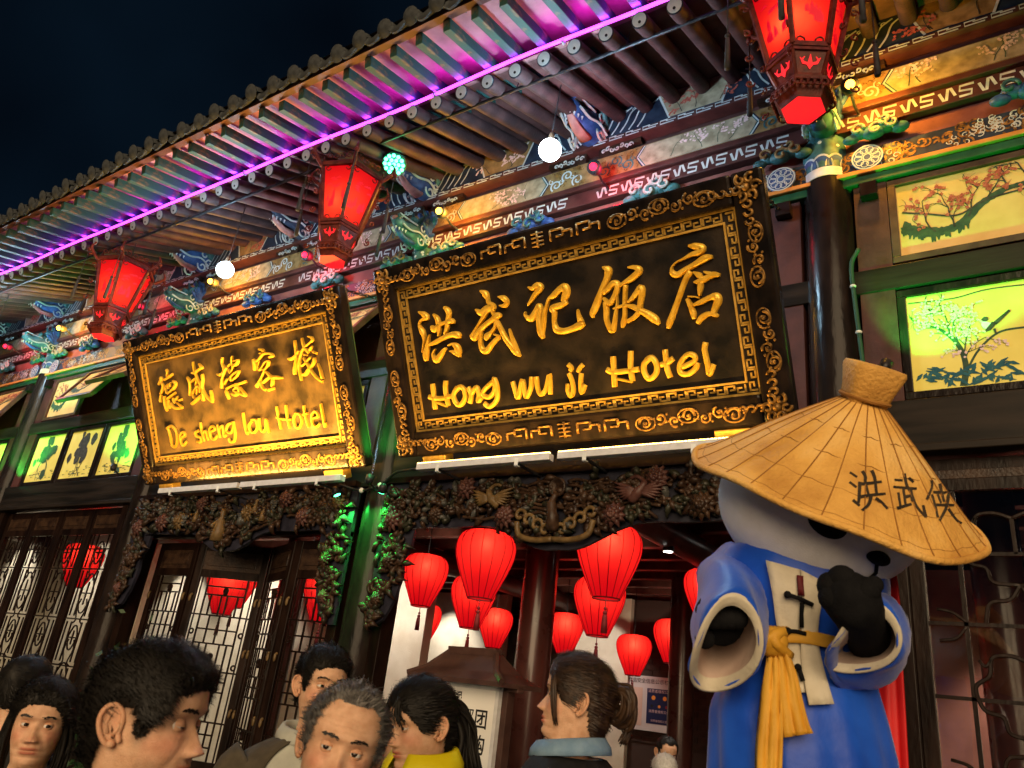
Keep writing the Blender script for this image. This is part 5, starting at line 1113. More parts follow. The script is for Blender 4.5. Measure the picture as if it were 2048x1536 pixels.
# balloon lanterns
BSILK = silk_mat('balloon_lantern_silk', (.13, .005, .003), (1.0, .0, .010), .40)
BHOT = mat('lantern_hot_spot', (1, .4, .1), emit=(1.0, .62, .40), es=5)
LRIB = mat('lantern_rib_wire', (.16, .0, .005), rough=.5)
DRED = mat('dark_red_tassel', (.10, .006, .008), (.16, .01, .012), 20, .7)
prof = [(.13, .0), (.175, .012), (.215, .045), (.24, .10), (.243, .155), (.232, .22), (.20, .31), (.16, .40), (.122, .48), (.10, .53)]
bl_first = None
def balloon(x, y, zc, label, s=1.0):
    global bl_first
    t = thing('balloon_lantern', label, 'lantern', (x, y, zc - .28 * s), 'red balloon lanterns in the restaurant')
    ps = cr(prof, 3)
    g = MB(); g.lathe((x, y, zc + .27 * s), [(r * s, -z * s) for r, z in ps], 32, cap=False); g.build('silk_shade', BSILK, t, True)
    g = MB()
    for k in range(16):
        a = k * math.pi / 8 + .1; g.tube([(x + (r + .0015) * s * math.cos(a), y + (r + .0015) * s * math.sin(a), zc + (.27 - z) * s) for r, z in ps[::2] + [ps[-1]]], .0028 * s, 4)
    g.build('rib', LRIB, t)
    for r, z in (prof[0], prof[-1]): g = MB(); g.tube(spiral((x, y, zc + (.27 - z) * s), EX, np.array((0, 1.0, 0)), r * s, r * s, 0, 2 * math.pi, 24), .006 * s, 5, cap=False); g.build('rim_ring', DRED, t)
    d = unit((-x, -y, 0)); g = MB(); g.ball(np.array((x, y, zc + .135 * s)), .03 * s, 10, 8, 1.1, 1.1, .8); g.build('bulb', BHOT, t, True)
    g = MB(); g.tube([(x, y, zc - .26 * s), (x, y, zc - .34 * s)], .004, 5); g.ball((x, y, zc - .33 * s), .013 * s, 8, 6); g.ball((x, y, zc - .36 * s), .017 * s, 8, 6); g.lathe((x, y, zc - .50 * s), [(.024 * s, 0), (.022 * s, .06 * s), (.017 * s, .12 * s), (.006 * s, .135 * s)], 10); g.build('tassel', DRED, t, True)
    g = MB(); g.tube([(x, y, zc + .27 * s), (x, y, 3.43)], .004, 5); g.build('hanging_cord', BLACKM, t)
    lamp('balloon_light', 'POINT', np.array((x, y, zc + .13 * s)) + d * .195 * s, 13.0, (1.0, .85, .6), t, size=.02)
for x, y, z, lb in ((-3.66, 5.04, 2.61, 'large red balloon lantern nearest the maroon column, left of it'), (-2.61, 5.14, 2.66, 'large red balloon lantern partly behind the carved lintel, right of the maroon column'),
    (-5.03, 6.80, 2.55, 'red balloon lantern half hidden behind the large left one'), (-6.43, 9.3, 2.54, 'red balloon lantern right above the menu stand roof'),
    (-3.45, 6.66, 2.54, 'red balloon lantern half hidden behind the large right one'), (-5.46, 9.6, 2.56, 'red balloon lantern directly right of the maroon column, above the woman with the bun'),
    (-3.96, 9.73, 2.56, 'red balloon lantern touching the blue sleeve of the costume'), (-4.75, 10.3, 2.40, 'low red balloon lantern in front of the notice board'),
    (-2.85, 7.9, 2.86, 'red balloon lantern cut off by the blue shoulder of the costume'), (-7.0, 8.4, 2.45, 'red balloon lantern cut by the door post left of the menu stand'), (-5.4, 6.4, 2.7, 'red balloon lantern high beside the door post'),
    (-10.2, 5.3, 2.60, 'red balloon lantern behind the left lattice doors'), (-8.1, 6.0, 2.45, 'red balloon lantern behind the second folding door leaf'), (-8.7, 6.6, 2.6, 'red balloon lantern behind the first folding door leaf'), (-6.3, 5.9, 2.42, 'red balloon lantern behind the last folding door leaf'), (-.05, 6.4, 1.95, 'red balloon lantern low behind the right-hand lattice')):
    balloon(x, y, z, lb)
# downlights and wall washers inside
DL = mat('downlight_glow', (1, 1, 1), emit=(1.0, .95, .86), es=10)
def downlight(x, y, power, label, aim=(0, .15, -1), spot=85, z=3.24, colr=(1.0, .91, .78)):
    t = thing('downlight', label, 'ceiling light', (x, y, z), 'black cylinder downlights'); g = MB(); g.lathe((x, y, z), [(.045, 0), (.05, .002), (.05, .18)], 14); g.build('housing', BLACKM, t, True, auto=40)
    g = MB(); g.lathe((x, y, z - .004), [(.040, 0), (.038, .003)], 14); g.build('lens', DL, t)
    lamp('downlight_light', 'SPOT', (x, y, z - .02), power * .6, colr, t, size=.05, direc=aim, spot=spot, blend=.6)
downlight(*AY(1337, 1085, 6.2)[:2], 90, 'black cylinder downlight under the ceiling right of the doorway', z=float(AY(1337, 1103, 6.2)[2]))
for i, (x, y, p, aim) in enumerate(((-10.8, 6.75, 200, (0, .4, -1)), (-6.5, 6.85, 230, (0, .5, -1)), (-9.0, 6.6, 300, (0, .55, -1)), (-11.0, 5.5, 150, (0, .55, -1)), (-13.2, 5.5, 120, (0, .55, -1)), (-8.4, 10.2, 200, (0, .5, -1)), (-5.6, 10.2, 150, (0, .5, -1)), (-2.2, 7.2, 120, (0, .2, -1)), (-4.6, 7.4, 140, (0, .2, -1)), (.1, 7.4, 420, (0, .35, -1)))):
    downlight(x, y, p, ('downlight behind the first folding door leaf', 'downlight washing the cream wall beside the doorway', 'downlight behind the folding doors', 'downlight behind the left lattice doors', 'downlight at the far left inside', 'downlight above the cream wall deep inside', 'downlight beside the brick wall', 'downlight behind the costume', 'downlight in the middle of the restaurant', 'downlight behind the right-hand lattice')[i], aim)
# ================================================================== menu stand
KW = mat('menu_stand_wood', (.045, .022, .018), (.075, .038, .03), 8, .45, bump=.15)
mx, my = -3.33, 4.62
t = thing('menu_stand', 'brown roofed menu stand with a white printed board, in front of the doorway', 'menu stand', (mx, my, 0))
rot = math.radians(-9); kx = np.array((math.cos(rot), math.sin(rot), 0)); ky = np.array((-math.sin(rot), math.cos(rot), 0)); K0 = np.array((mx, my, 0.0))
def KP(a, b, z): return K0 + kx * a + ky * b + EZ * z
for s in (-1, 1):
    g = MB(); g.obox(KP(s * .34, 0, .88), kx, ky, EZ, .035, .035, .86); g.build('post', KW, t, bev=.005)
g = MB(); g.obox(KP(0, 0, .03), kx, ky, EZ, .5, .25, .03); g.build('base', KW, t, bev=.008)
for z, w_ in ((1.715, .46), (.62, .32)): g = MB(); g.obox(KP(0, -.005, z), kx, ky, EZ, w_, .03, .022); g.build('cross_rail', KW, t, bev=.004)
eav = [KP(-.46, -.20, 1.745), KP(.46, -.20, 1.745), KP(.46, .20, 1.745), KP(-.46, .20, 1.745)]
mid_ = [KP(-.34, -.13, 1.80), KP(.34, -.13, 1.80), KP(.34, .13, 1.80), KP(-.34, .13, 1.80)]
rdg = [KP(-.22, -.02, 1.93), KP(.22, -.02, 1.93), KP(.22, .02, 1.93), KP(-.22, .02, 1.93)]
g = MB(); g.loft([[p - EZ * .03 for p in eav], eav, mid_, rdg]); ro = g.build('roof', KW, t)
g = MB(); g.bar(rdg[0] - kx * .02, rdg[1] + kx * .02, .05, .05); g.build('ridge', KW, ro)
for a, b, c_ in ((0, 0, 0), (1, 1, 1)): g = MB(); g.tube([eav[a], mid_[a], rdg[a]], .022, 6); g.build('hip', KW, ro)
PAPER = mat('printed_board', (.78, .77, .74), (.82, .81, .78), 3, .45)
g = MB(); g.obox(KP(0, -.05, 1.16), kx, ky, EZ, .30, .012, .53); pb = g.build('printed_board', PAPER, t)
g = MB()
for a, b, c_, d in ((-.315, 1.16, .015, .55), (.315, 1.16, .015, .55), (0, 1.705, .33, .014), (0, .615, .33, .014)): g.obox(KP(a, -.055, b), kx, ky, EZ, c_, .018, d)
g.build('board_frame', ALU, t)
def text(body, size, p, ex, ez, m_, parent, name='lettering', bold=.0):
    cu = bpy.data.curves.new(name, 'FONT'); cu.body = body; cu.size = size; cu.align_x = 'CENTER'; cu.align_y = 'CENTER'; cu.offset = bold; cu.fill_mode = 'FRONT'; cu.resolution_u = 2
    ob = bpy.data.objects.new(name, cu); COL.objects.link(ob)
    nn = np.cross(ex, ez); M4 = Matrix.Identity(4); pp = np.array(p) - wl(parent)
    for i in range(3): M4[i][0], M4[i][1], M4[i][2], M4[i][3] = ex[i], ez[i], nn[i], pp[i]
    dg = bpy.context.evaluated_depsgraph_get(); dg.update(); me = bpy.data.meshes.new_from_object(ob.evaluated_get(dg)); bpy.data.objects.remove(ob)
    me.transform(M4); me.materials.clear(); me.materials.append(m_); o2 = bpy.data.objects.new(name, me); COL.objects.link(o2); o2.parent = parent; WL[o2.name] = wl(parent); return o2
INKT = mat('black_print', (.012, .012, .014)); REDT = mat('red_print', (.28, .02, .025))
PR = lambda a, z: KP(a, -.0645, z)
for i, ch in enumerate('团购'): text(ch, .125, PR(.185, 1.50 - i * .155), kx, EZ, INKT, t, bold=.002)
for i, ch in enumerate('双人套餐'): text(ch, .085, PR(.075, 1.52 - i * .115), kx, EZ, INKT, t, bold=.001)
text('洪武记', .055, PR(-.10, 1.635), kx, EZ, INKT, t, bold=.002)
g = MB(); g.obox(PR(-.19, 1.638), kx, ky, EZ, .014, .0008, .016); g.build('red_seal', REDT, t)
for a, z, h in ((-.005, 1.52, .065), (-.04, 1.28, .07)): g = MB(); g.obox(PR(a, z), kx, ky, EZ, .018, .0008, h); g.build('red_label', REDT, t)
for i, ch in enumerate('五折'): text(ch, .035, PR(-.005, 1.545 - .045 * i) - ky * .0015, kx, EZ, PAPER, t)
g = MB(); g.lathe(PR(-.09, 1.545), [(.018, 0), (.018, .001)], 14, ax=-ky); g.build('red_seal', REDT, t)
for i in range(4): text('特价'[i % 2], .03, PR(-.095, 1.505 - .035 * i), kx, EZ, INKT, t)
g = MB(); p_ = [(-.30, .64), (.30, .64), (.30, 1.02), (.15, .97), (0, .93), (-.15, .98), (-.30, 1.08)]; g.add([PR(a, z) for a, z in p_], [tuple(range(7))]); g.build('printed_dish_photo', mat('dish_photo_print', (.30, .08, .05), (.35, .36, .38), 14, .5, c3=(.12, .16, .08)), t)
# notice board on the brick wall
nb = thing('notice_board', 'pink-lit white notice board with a navy poster on the brick wall', 'notice board', (-4.78, 10.96, 1.3))
g = MB(); g.box(-5.25, -4.33, 10.93, 10.965, 1.46, 2.18); g.build('panel', mat('notice_white', (.6, .55, .55)), nb, bev=.004)
g = MB(); g.box(-4.80, -4.42, 10.926, 10.929, 1.56, 2.02); g.build('navy_poster', mat('navy_print', (.01, .015, .07)), nb)
g = MB(); g.box(-5.22, -4.87, 10.926, 10.929, 1.52, 2.02); g.build('paper_sheet', mat('pink_sheet', (.62, .42, .34), (.66, .46, .38), 3), nb)
ORN = mat('orange_print', (.8, .32, .05))
for a, z, r, m_ in ((-4.70, 1.9, .03, ORN), (-4.53, 1.9, .03, ORN), (-4.72, 1.79, .02, INKT), (-4.61, 1.79, .02, ORN), (-4.50, 1.79, .02, REDT)): g = MB(); g.lathe((a, 10.9245, z), [(r, 0), (r, .001)], 12, ax=(0, -1, 0)); g.build('printed_dot', m_, nb)
for z, h in ((1.985, .05), (1.72, .045), (1.60, .035)): text('消费者维权公示', h, (-4.61, 10.9245, z), EX, EZ, mat('pink_print', (.7, .5, .5)), nb)
text('食品安全信息公示栏', .07, (-4.79, 10.9245, 2.11), EX, EZ, INKT, nb)
# lattice wall cabinet with red flowers near the costume
cb = thing('flower_panel_screen', 'wooden screen with white panels and red flower motifs beside the costume', 'screen', (-1.95, 6.6, .02))
for k in range(4):
    z = .25 + k * .42; g = MB(); g.box(-2.12, -1.80, 6.58, 6.62, z, z + .40); g.build('screen_panel', mat('screen_white', (.55, .50, .44)), cb, bev=.01)
    g = MB()
    for a0, a1, b0, b1 in ((-2.05, -1.87, z + .05, z + .065), (-2.05, -1.87, z + .335, z + .35), (-2.05, -2.035, z + .05, z + .35), (-1.885, -1.87, z + .05, z + .35)): g.box(a0, a1, 6.568, 6.58, b0, b1)
    g.build('panel_moulding', DOORWOOD, cb)
    flower((-1.96, 6.572, z + .2), .06, mat('red_motif', (.42, .03, .03)), cb, 'red_flower')
for x in (-2.15, -1.77): g = MB(); g.box(x - .025, x + .025, 6.57, 6.63, .02, 2.0); g.build('screen_post', DOORWOOD, cb)
# ================================================================== people
SKIN = mat('skin', (.55, .31, .185), (.72, .45, .295), 45, .5, bump=.35, bscale=420, attr='tint', sss=.18, detail=9, lo=.3, hi=.7, spec=.35)
HAIRK = mat('black_hair', (.004, .0035, .003), (.010, .008, .006), 40, .55, spec=.22)
HAIRB = mat('dark_brown_hair', (.014, .007, .004), (.045, .022, .010), 40, .5, spec=.3)
HAIRG = mat('grey_hair', (.05, .048, .046), (.20, .19, .18), 60, .45)
EYEW = mat('eye_white', (.62, .58, .54), rough=.2); IRIS = mat('dark_iris', (.012, .007, .005), rough=.12)
_IC = {}
def interp(tab, z):
    k = (id(tab), z); r = _IC.get(k)
    if r is None:
        r = tab[-1][1]
        if z <= tab[0][0]: r = tab[0][1]
        else:
            for (a, fa), (b, fb) in zip(tab[:-1], tab[1:]):
                if z <= b: r = fa + (fb - fa) * (z - a) / (b - a); break
        _IC[k] = r
    return r
FRONT = [(-.19, .060), (-.165, .054), (-.145, .050), (-.130, .056), (-.122, .070), (-.115, .081), (-.106, .0885), (-.098, .0885), (-.090, .085), (-.083, .0872), (-.077, .0885), (-.071, .0893), (-.066, .0900), (-.058, .0908), (-.050, .0905), (-.03, .088), (-.012, .0855), (.0, .0845), (.010, .0865), (.022, .0925), (.035, .0945), (.055, .0930), (.075, .0860), (.092, .074), (.106, .056), (.116, .034), (.121, .0015)]
BACK = [(-.19, .066), (-.15, .064), (-.12, .063), (-.09, .068), (-.06, .080), (-.03, .092), (0, .100), (.03, .104), (.06, .101), (.085, .088), (.104, .066), (.116, .038), (.121, .0015)]
WID = [(-.19, .061), (-.15, .057), (-.132, .056), (-.120, .054), (-.110, .053), (-.098, .0555), (-.08, .0605), (-.06, .0650), (-.035, .0690), (-.01, .0715), (.02, .0745), (.05, .0755), (.075, .0705), (.092, .060), (.106, .045), (.116, .027), (.121, .001)]
QF = [(-.19, 1.0), (-.13, 1.1), (-.115, 1.45), (-.10, 1.25), (-.08, 1.02), (-.05, .92), (-.01, .80), (.03, .74), (.06, .82), (.1, 1.0), (.121, 1.0)]
def ga(x, s): return math.exp(-(x / s) ** 2)
def head_point(ph, z, P):
    f, b, w_ = interp(FRONT, z), interp(BACK, z), interp(WID, z) * P.get('wide', 1); q = interp(QF, z)
    c, s = math.cos(ph), math.sin(ph)
    y = -f * abs(c) ** q if c > 0 else b * abs(c)
    x = w_ * s
    if z < -.05 and c < .55 and c > -.6:        # jaw: hollow behind the jaw line
        x *= 1 - .10 * ga(c - .0, .35) * min(1, (-.05 - z) / .06) * (1 if z > -.13 else .2)
    if c > 0:
        ax_ = abs(x)
        # nose
        nl = P.get('nose', 1.0)
        if -.060 < z < .02:
            t = (.012 - z) / .054; h = 0
            if t > 0: h = .027 * min(t, 1) ** 1.25 * (1 if t <= 1 else max(0, 1 - (t - 1) / .16) ** .6)
            sg = .0085 + .0055 * max(0, min(1, t)) ** 2
            y -= h * nl * ga(x, sg * 1.15)
            y -= .009 * ga(ax_ - .0135, .0065) * ga(z + .043, .008)
        y += .0095 * ga(ax_ - .030, .017) * ga(z - .001, .0125)          # eye sockets
        y -= .0045 * ga(ax_ - .028, .02) * ga(z - .022, .008)            # brow ridge
        y -= .005 * ga(ax_ - .045, .018) * ga(z + .030, .018)            # cheek
        y += .0035 * ga(ax_ - .034 - (-.05 - z) * .25, .005) * ga(z + .055, .018) * P.get('old', .6)   # nasolabial fold
        y -= .0035 * ga(ax_ - .031, .012) * ga(z + .016, .005) * P.get('old', .6)                      # eye bags
        if 'wrinkle' in P and z > .03:
            y += .0012 * P['wrinkle'] * math.sin((z + .003 * math.sin(ax_ * 60)) * 2 * math.pi / .0105) * ga(z - .052, .018) * ga(x, .05)
        wl_ = .026 * P.get('mouth', 1)
        if ax_ > wl_ * .6: y += .004 * min(1, (ax_ - wl_ * .6) / .02) * ga(z + .071, .012)
        lx = ga(x, .021 * P.get('mouth', 1)); y -= (.0042 * ga(z + .0650, .0052) + .0050 * ga(z + .0775, .0056)) * lx * P.get('lips', 1); y += .0042 * ga(z + .0712, .0020) * ga(x, .023)
        y += .002 * ga(x, .004) * ga(z + .056, .004)
    return np.array((x, y, z))
HZ0 = list(np.concatenate([np.linspace(-.168, -.135, 4), np.linspace(-.128, -.094, 12), np.linspace(-.091, -.036, 34), np.linspace(-.033, .075, 44), np.linspace(.080, .121, 14)]))
HPH0 = []
for k in range(48): t = k / 48; HPH0.append(math.pi * (t ** 1.35))     # denser at the front
HPH0 = HPH0 + [math.pi] + [2 * math.pi - p for p in HPH0[:0:-1]]; HZ0 = [float(z) for z in HZ0]
if len(HZ0) % 2 == 0: HZ0.insert(1, (HZ0[0] + HZ0[1]) / 2)
def zline(ph, st):
    c = abs(((ph + math.pi) % (2 * math.pi)) - math.pi)               # 0 front .. pi back
    tabs = ZT
    return interp(tabs[st], c)
ZT = {'short': [(0, .066), (.35, .064), (.62, .052), (.85, .056), (1.05, .030), (1.22, -.012), (1.42, -.022), (1.55, .028), (1.95, .022), (2.15, -.05), (2.5, -.075), (3.15, -.08)],
            'reced': [(0, .097), (.3, .094), (.55, .100), (.85, .084), (1.05, .030), (1.22, -.012), (1.42, -.02), (1.55, .028), (1.95, .022), (2.15, -.04), (2.5, -.07), (3.15, -.075)],
            'woman': [(0, .066), (.4, .062), (.75, .045), (1.0, .018), (1.2, -.01), (1.4, .0), (1.6, .02), (1.9, .0), (2.2, -.06), (2.6, -.085), (3.15, -.09)],
            'long': [(0, .07), (.4, .062), (.7, .03), (.95, -.06), (1.2, -.12), (1.6, -.16), (2.2, -.17), (3.15, -.17)]}
TORSO = [(1.0, .066, .066, .004), (.985, .088, .076, .006), (.968, .135, .088, .01), (.945, .182, .10, .012), (.915, .208, .112, .012), (.87, .208, .122, .006), (.82, .196, .126, .0), (.70, .168, .116, .0), (.63, .163, .112, .0), (.55, .182, .126, .004), (.47, .178, .124, .004)]
def skin_shade(ph, z, P, p):
    c = [1.0, 1.0, 1.0]; ax_ = abs(p[0])
    if math.cos(ph) > .3:
        l = ga(z + .0655, .0048) + ga(z + .0770, .0052); l = min(1, l) * (1 if ax_ < .017 else ga(ax_ - .017, .008)); lc = P.get('lip', (.72, .40, .36))
        c = [a * (1 - l) + b * l for a, b in zip(c, lc)]
        ub = ga(ax_ - .031, .014) * (ga(z + .014, .006) + .7 * ga(z - .011, .006)) * .28; c = [c[0] * (1 - ub * .7), c[1] * (1 - ub), c[2] * (1 - ub)]
        bd = P.get('beard', 0) * max(0, min(1, (-.048 - z) / .02)) * (1 if z > -.12 else .3); c = [q * (1 - .35 * bd) for q in c]
        nr = ga(p[0], .016) * ga(z + .040, .014) * .3; c = [c[0], c[1] * (1 - nr * .5), c[2] * (1 - nr * .5)]
        b = ga(ax_ - .048, .02) * ga(z + .032, .02) * .35; c = [c[0], c[1] * (1 - b * .6), c[2] * (1 - b * .6)]
    if 'stub' in P:
        zl = zline(ph, P['hair']); 
        if abs(math.cos(ph)) < .75 or math.cos(ph) < 0:
            f = ga(max(0, zl - z), .016) * P['stub']; c = [q * (1 - .75 * f) for q in c]
    return c
def add_person(label, uv, depth, front, hair='short', hm=None, P=None, top=None, pitch=0.0, roll=0.0, body_front=None, collar=None, open_=0.0, inner=None, gaze=(0, 0), strand=1500, extra=None, group=None, thick=.016, comb='fwd', brow=1.0, lod=1, hscale=1.0, nk=.148):
    HZ, HPH = HZ0[::lod], HPH0[::lod]
    P = dict(P or {}); P['hair'] = hair if hair != 'cap' else 'short'
    hc = AD(uv[0], uv[1], depth); fr = unit((front[0], front[1], 0)); ez = np.array((0, 0, 1.0)); ey = -fr; ex = np.cross(ey, ez)
    # pitch (nose down positive) and roll
    ey2 = ey * math.cos(pitch) + ez * math.sin(pitch); ez2 = -ey * math.sin(pitch) + ez * math.cos(pitch)
    ex2 = ex * math.cos(roll) + ez2 * math.sin(roll); ez2 = -ex * math.sin(roll) + ez2 * math.cos(roll)
    hs = hscale
    def Hd(p): return hc + (ex2 * p[0] + ey2 * p[1] + ez2 * p[2]) * hs
    t = thing('person', label, 'person', (hc[0], hc[1], 0), group)
    bf = unit((body_front[0], body_front[1], 0)) if body_front is not None else fr; by = -bf; bx = np.cross(by, np.array((0, 0, 1.0)))
    zn = hc[2] - nk * hs; neck = hc - ez2 * (nk + .002) * hs + ey2 * .002; sk = zn / 1.36
    def Bd(x, y, z, lean=1.0): k = max(0, min(1, (z / zn - .7) / .3)); return np.array((hc[0], hc[1], 0)) + (neck - np.array((hc[0], hc[1], neck[2]))) * k + bx * x + by * y + EZ * z
    # ---- body: one continuous skin from crown to hips
    rings = []; tint = []
    for z in HZ[::-1]:
        r_ = []
        for ph in HPH: p = head_point(ph, z, P); r_.append(Hd(p)); tint.append(skin_shade(ph, z, P, p))
        rings.append(r_)
    def tring(zf, hw, hd, yo, off=0.0, e=2.4, phs=None):
        phs = phs if phs is not None else HPH
        out = []
        for ph in phs:
            c, s = math.cos(ph), math.sin(ph); out.append(Bd(math.copysign(abs(s) ** (2 / e), s) * (hw * sk + off), -math.copysign(abs(c) ** (2 / e), c) * (hd * sk + off) + yo, zf * zn))
        return out
    for zf, hw, hd, yo in TORSO[1:]: rings.append(tring(zf, hw * .93, hd * .93, yo)); tint += [(1, 1, 1)] * len(HPH)
    g = MB(); g.loft(rings)
    def lid(sx, up_):
        c = np.array((sx * .0305, -interp(FRONT, 0.0) + .0165, .0)); R_ = []; r = .0142
        for i in range(6):
            e0 = ((.34 if P.get('fem') else .28) - P.get('shut', 0) if up_ else -.36)
            ev = lambda a: e0 * math.cos(a * 1.12) + (1.35 * (1 if up_ else -1) - e0 * math.cos(a * 1.12)) * i / 5
            R_.append([Hd(c + np.array((r * math.cos(ev(a)) * math.sin(a) * 1.12, -r * math.cos(ev(a)) * math.cos(a), r * math.sin(ev(a)) + sx * a * .0006))) for a in np.linspace(-1.35, 1.35, 13)])
        return R_
    for sx in (-1, 1):
        for up_ in (True, False): rr = lid(sx, up_); g.loft(rr, False, False, False); tint += [(.88, .80, .76)] * (len(rr) * 13)
    for sx in (-1, 1):                         # ears
        k0 = len(g.v); ec = np.array((sx * interp(WID, -.005) * P.get('wide', 1) * .985, .012, -.008)); out = np.array((sx * .86, .5, 0)); fw_ = np.array((sx * -.25, .97, 0)) * -1
        rim = [(0.010, -.026), (.004, -.012), (.006, .006), (.0, .022), (-.012, .031), (-.024, .024), (-.028, .006), (-.022, -.014), (-.012, -.028), (-.002, -.033)]
        pl = cr([ec + np.array((sx * (.004 + .016 * max(0, -a) / .028), -a * .95, b)) for a, b in rim], 3); g.tube([Hd(p) for p in pl], .0046 * hs, 7)
        cen = ec + np.array((sx * .008, .010, .0)); V = [Hd(cen)] + [Hd(p + (p - cen) * -.05) for p in pl]; g.add(V, [(0, i, i + 1) for i in range(1, len(V) - 1)]); 
        back = [Hd(p + np.array((-sx * .006, .004, 0))) for p in pl]; g.add([Hd(cen - np.array((sx * .012, 0, 0)))] + back, [(0, i + 1, i) for i in range(1, len(back))])
        g.ball(Hd(ec + np.array((sx * .006, .003, -.029))), .0075 * hs, 8, 6); g.tube([Hd(ec + np.array((sx * .006, -.004, .004))), Hd(ec + np.array((sx * .008, -.002, -.008))), Hd(ec + np.array((sx * .005, .004, -.016)))], .004 * hs, 6)
        g.tube([Hd(ec + np.array((sx * .010, .014, .018))), Hd(ec + np.array((sx * .011, .018, .002))), Hd(ec + np.array((sx * .009, .012, -.014)))], .0035 * hs, 6)
        tint += [(1.0, .90, .86)] * (len(g.v) - k0)
    # arms and hands
    for sx in (-1, 1):
        k0 = len(g.v); arm = cr([Bd(sx * .19 * sk, .012, .915 * zn), Bd(sx * .245 * sk, .03, .70 * zn), Bd(sx * .235 * sk, -.06, .55 * zn)], 5); g.tube(arm, list(np.linspace(.043, .026, len(arm))), 10)
        w_ = arm[-1]; d = unit(arm[-1] - arm[-3]); g.tube([w_, w_ + d * .04, w_ + d * .085], [.024, .034, .030], 10, flat=.5, up=by)
        for q, (o_, L) in enumerate(((-.024, .066), (-.008, .074), (.008, .07), (.022, .055))): b0 = w_ + d * .082 + by * o_; g.tube([b0, b0 + d * L * .5 - bx * sx * .006, b0 + d * L - bx * sx * .02], [.0085, .008, .006], 7)
        b0 = w_ + d * .03 - by * .03; g.tube([b0, b0 + d * .03 - by * .018, b0 + d * .06 - by * .02 - bx * sx * .01], [.010, .009, .007], 7); tint += [(1, 1, 1)] * (len(g.v) - k0)
    g.c = ('tint', tint); body = g.build('body', SKIN, t, True)
    # eyes
    for sx in (-1, 1):
        c = np.array((sx * .0305, -interp(FRONT, 0.0) + .0165, .0)); g = MB(); g.ball(Hd(c), .0128 * hs, 16, 12); ey_ = g.build('eye', EYEW, t, True)
        gd = unit((gaze[0], -1, gaze[1])); p = c + gd * .0092; g = MB(); axw = unit(Hd(c + gd) - Hd(c)); g.lathe(Hd(p), [(.0070 * hs, 0), (.0066 * hs, .0028 * hs), (.003 * hs, .0042 * hs), (.0002, .0044 * hs)], 16, ax=axw); g.build('iris', IRIS, ey_, True)
    # ---- hair cap, strands and brows
    hm = hm or HAIRK; g = MB(); nP = len(HPH); zi = HZ[::-1]; idx = {}; P_ = []
    for i, z in enumerate(zi):
        for k, ph in enumerate(HPH):
            zl = zline(ph, P['hair'])
            if z >= zl - .008:
                p = head_point(ph, z, {**P, 'wrinkle': 0}); nrm = unit((p[0] / .075 ** 2, p[1] / .1 ** 2, max(0, p[2] - .0) / .11 ** 2 + 1e-5)); e = max(0, min(1, (z - zl + .006) / .03)) ** .6
                zz = .5 + .5 * max(0, nrm[2]); wob = .85 + .3 * math.sin(ph * 7 + z * 60) * .5 + .12 * math.sin(ph * 19 + z * 90)
                P_.append(p + nrm * (thick * .72 * e * (.45 + .75 * zz) * wob + .0008)); idx[(i, k)] = len(P_) - 1
    Fc = []
    for i in range(len(zi) - 1):
        for k in range(nP):
            q = [idx.get((i, k)), idx.get((i, (k + 1) % nP)), idx.get((i + 1, (k + 1) % nP)), idx.get((i + 1, k))]
            if None not in q: Fc.append(q)
    g.add([Hd(p) for p in P_], Fc); rs = np.random.default_rng(int(uv[0] + uv[1])); K = list(idx.items())
    for q in range(strand):
        (i, k), j = K[rs.integers(len(K))]; p = P_[j] + np.array((rs.normal(0, .0015), rs.normal(0, .0015), rs.normal(0, .0015))); nrm = unit((p[0] / .075 ** 2, p[1] / .1 ** 2, max(0, p[2]) / .11 ** 2 + 1e-5))
        if comb == 'fwd': d = np.array((.25 * p[0] / .07 + rs.normal(0, .25), -1.0, -.55 + rs.normal(0, .2)))
        elif comb == 'side': d = np.array((1.0, -.35 + rs.normal(0, .2), -.4 + rs.normal(0, .2)))
        elif comb == 'back': d = np.array((-.3 * p[0] / .07, 1.0, -.25 + rs.normal(0, .1)))
        else: d = np.array((.4 * p[0] / .07, .25, -1.0))
        d = d - nrm * np.dot(d, nrm); d = unit(d); L = rs.uniform(.018, .045) * (1.4 if comb in ('back', 'down') else 1); pts = []; lf = abs(rs.normal(0, .006)) + .001 + (.010 if rs.random() < .04 else 0); near = zi[i] - zline(HPH[k], P['hair'])
        if near < .035 and comb != 'back': L *= .28 + .72 * max(0, near) / .035; d = unit(d * max(.15, near / .035) + np.array((.55 * (1 if rs.random() < .6 else -1), .55 if abs(p[0]) < .06 else 0, .55)) * (1 - max(0, near) / .035))
        for s_ in (0, .33, .66, 1): pts.append(Hd(p + d * L * s_ + nrm * (.0006 + lf * math.sin(s_ * 2.2) - .010 * s_ * s_ * L / .04)))
        sd = np.cross(d, nrm); g.ribbon(pts, [.0015 * hs, .0015 * hs, .0010 * hs, .0002], unit(Hd(p + nrm) - Hd(p)))
    g.build('hair', hm, t, True)
    g = MB()
    for sx in (-1, 1):
        for q in range(int(60 * brow)):
            a = rs.uniform(0, 1); x_ = sx * (.012 + .034 * a); z_ = .0205 + .0055 * math.sin(a * 2.4) + rs.normal(0, .0016)
            best = math.asin(max(-1, min(1, x_ / (interp(WID, z_) * P.get('wide', 1))))); p = head_point(best, z_, P) + np.array((0, -.0012, 0)); dd = np.array((sx * .006, .0016, .002 - .004 * a))
            g.ribbon([Hd(p), Hd(p + dd)], [.0022, .0008], unit(Hd(p + np.array((0, -1, .2))) - Hd(p)))
    g.build('eyebrows', hm if hm is not HAIRG else HAIRK, t)
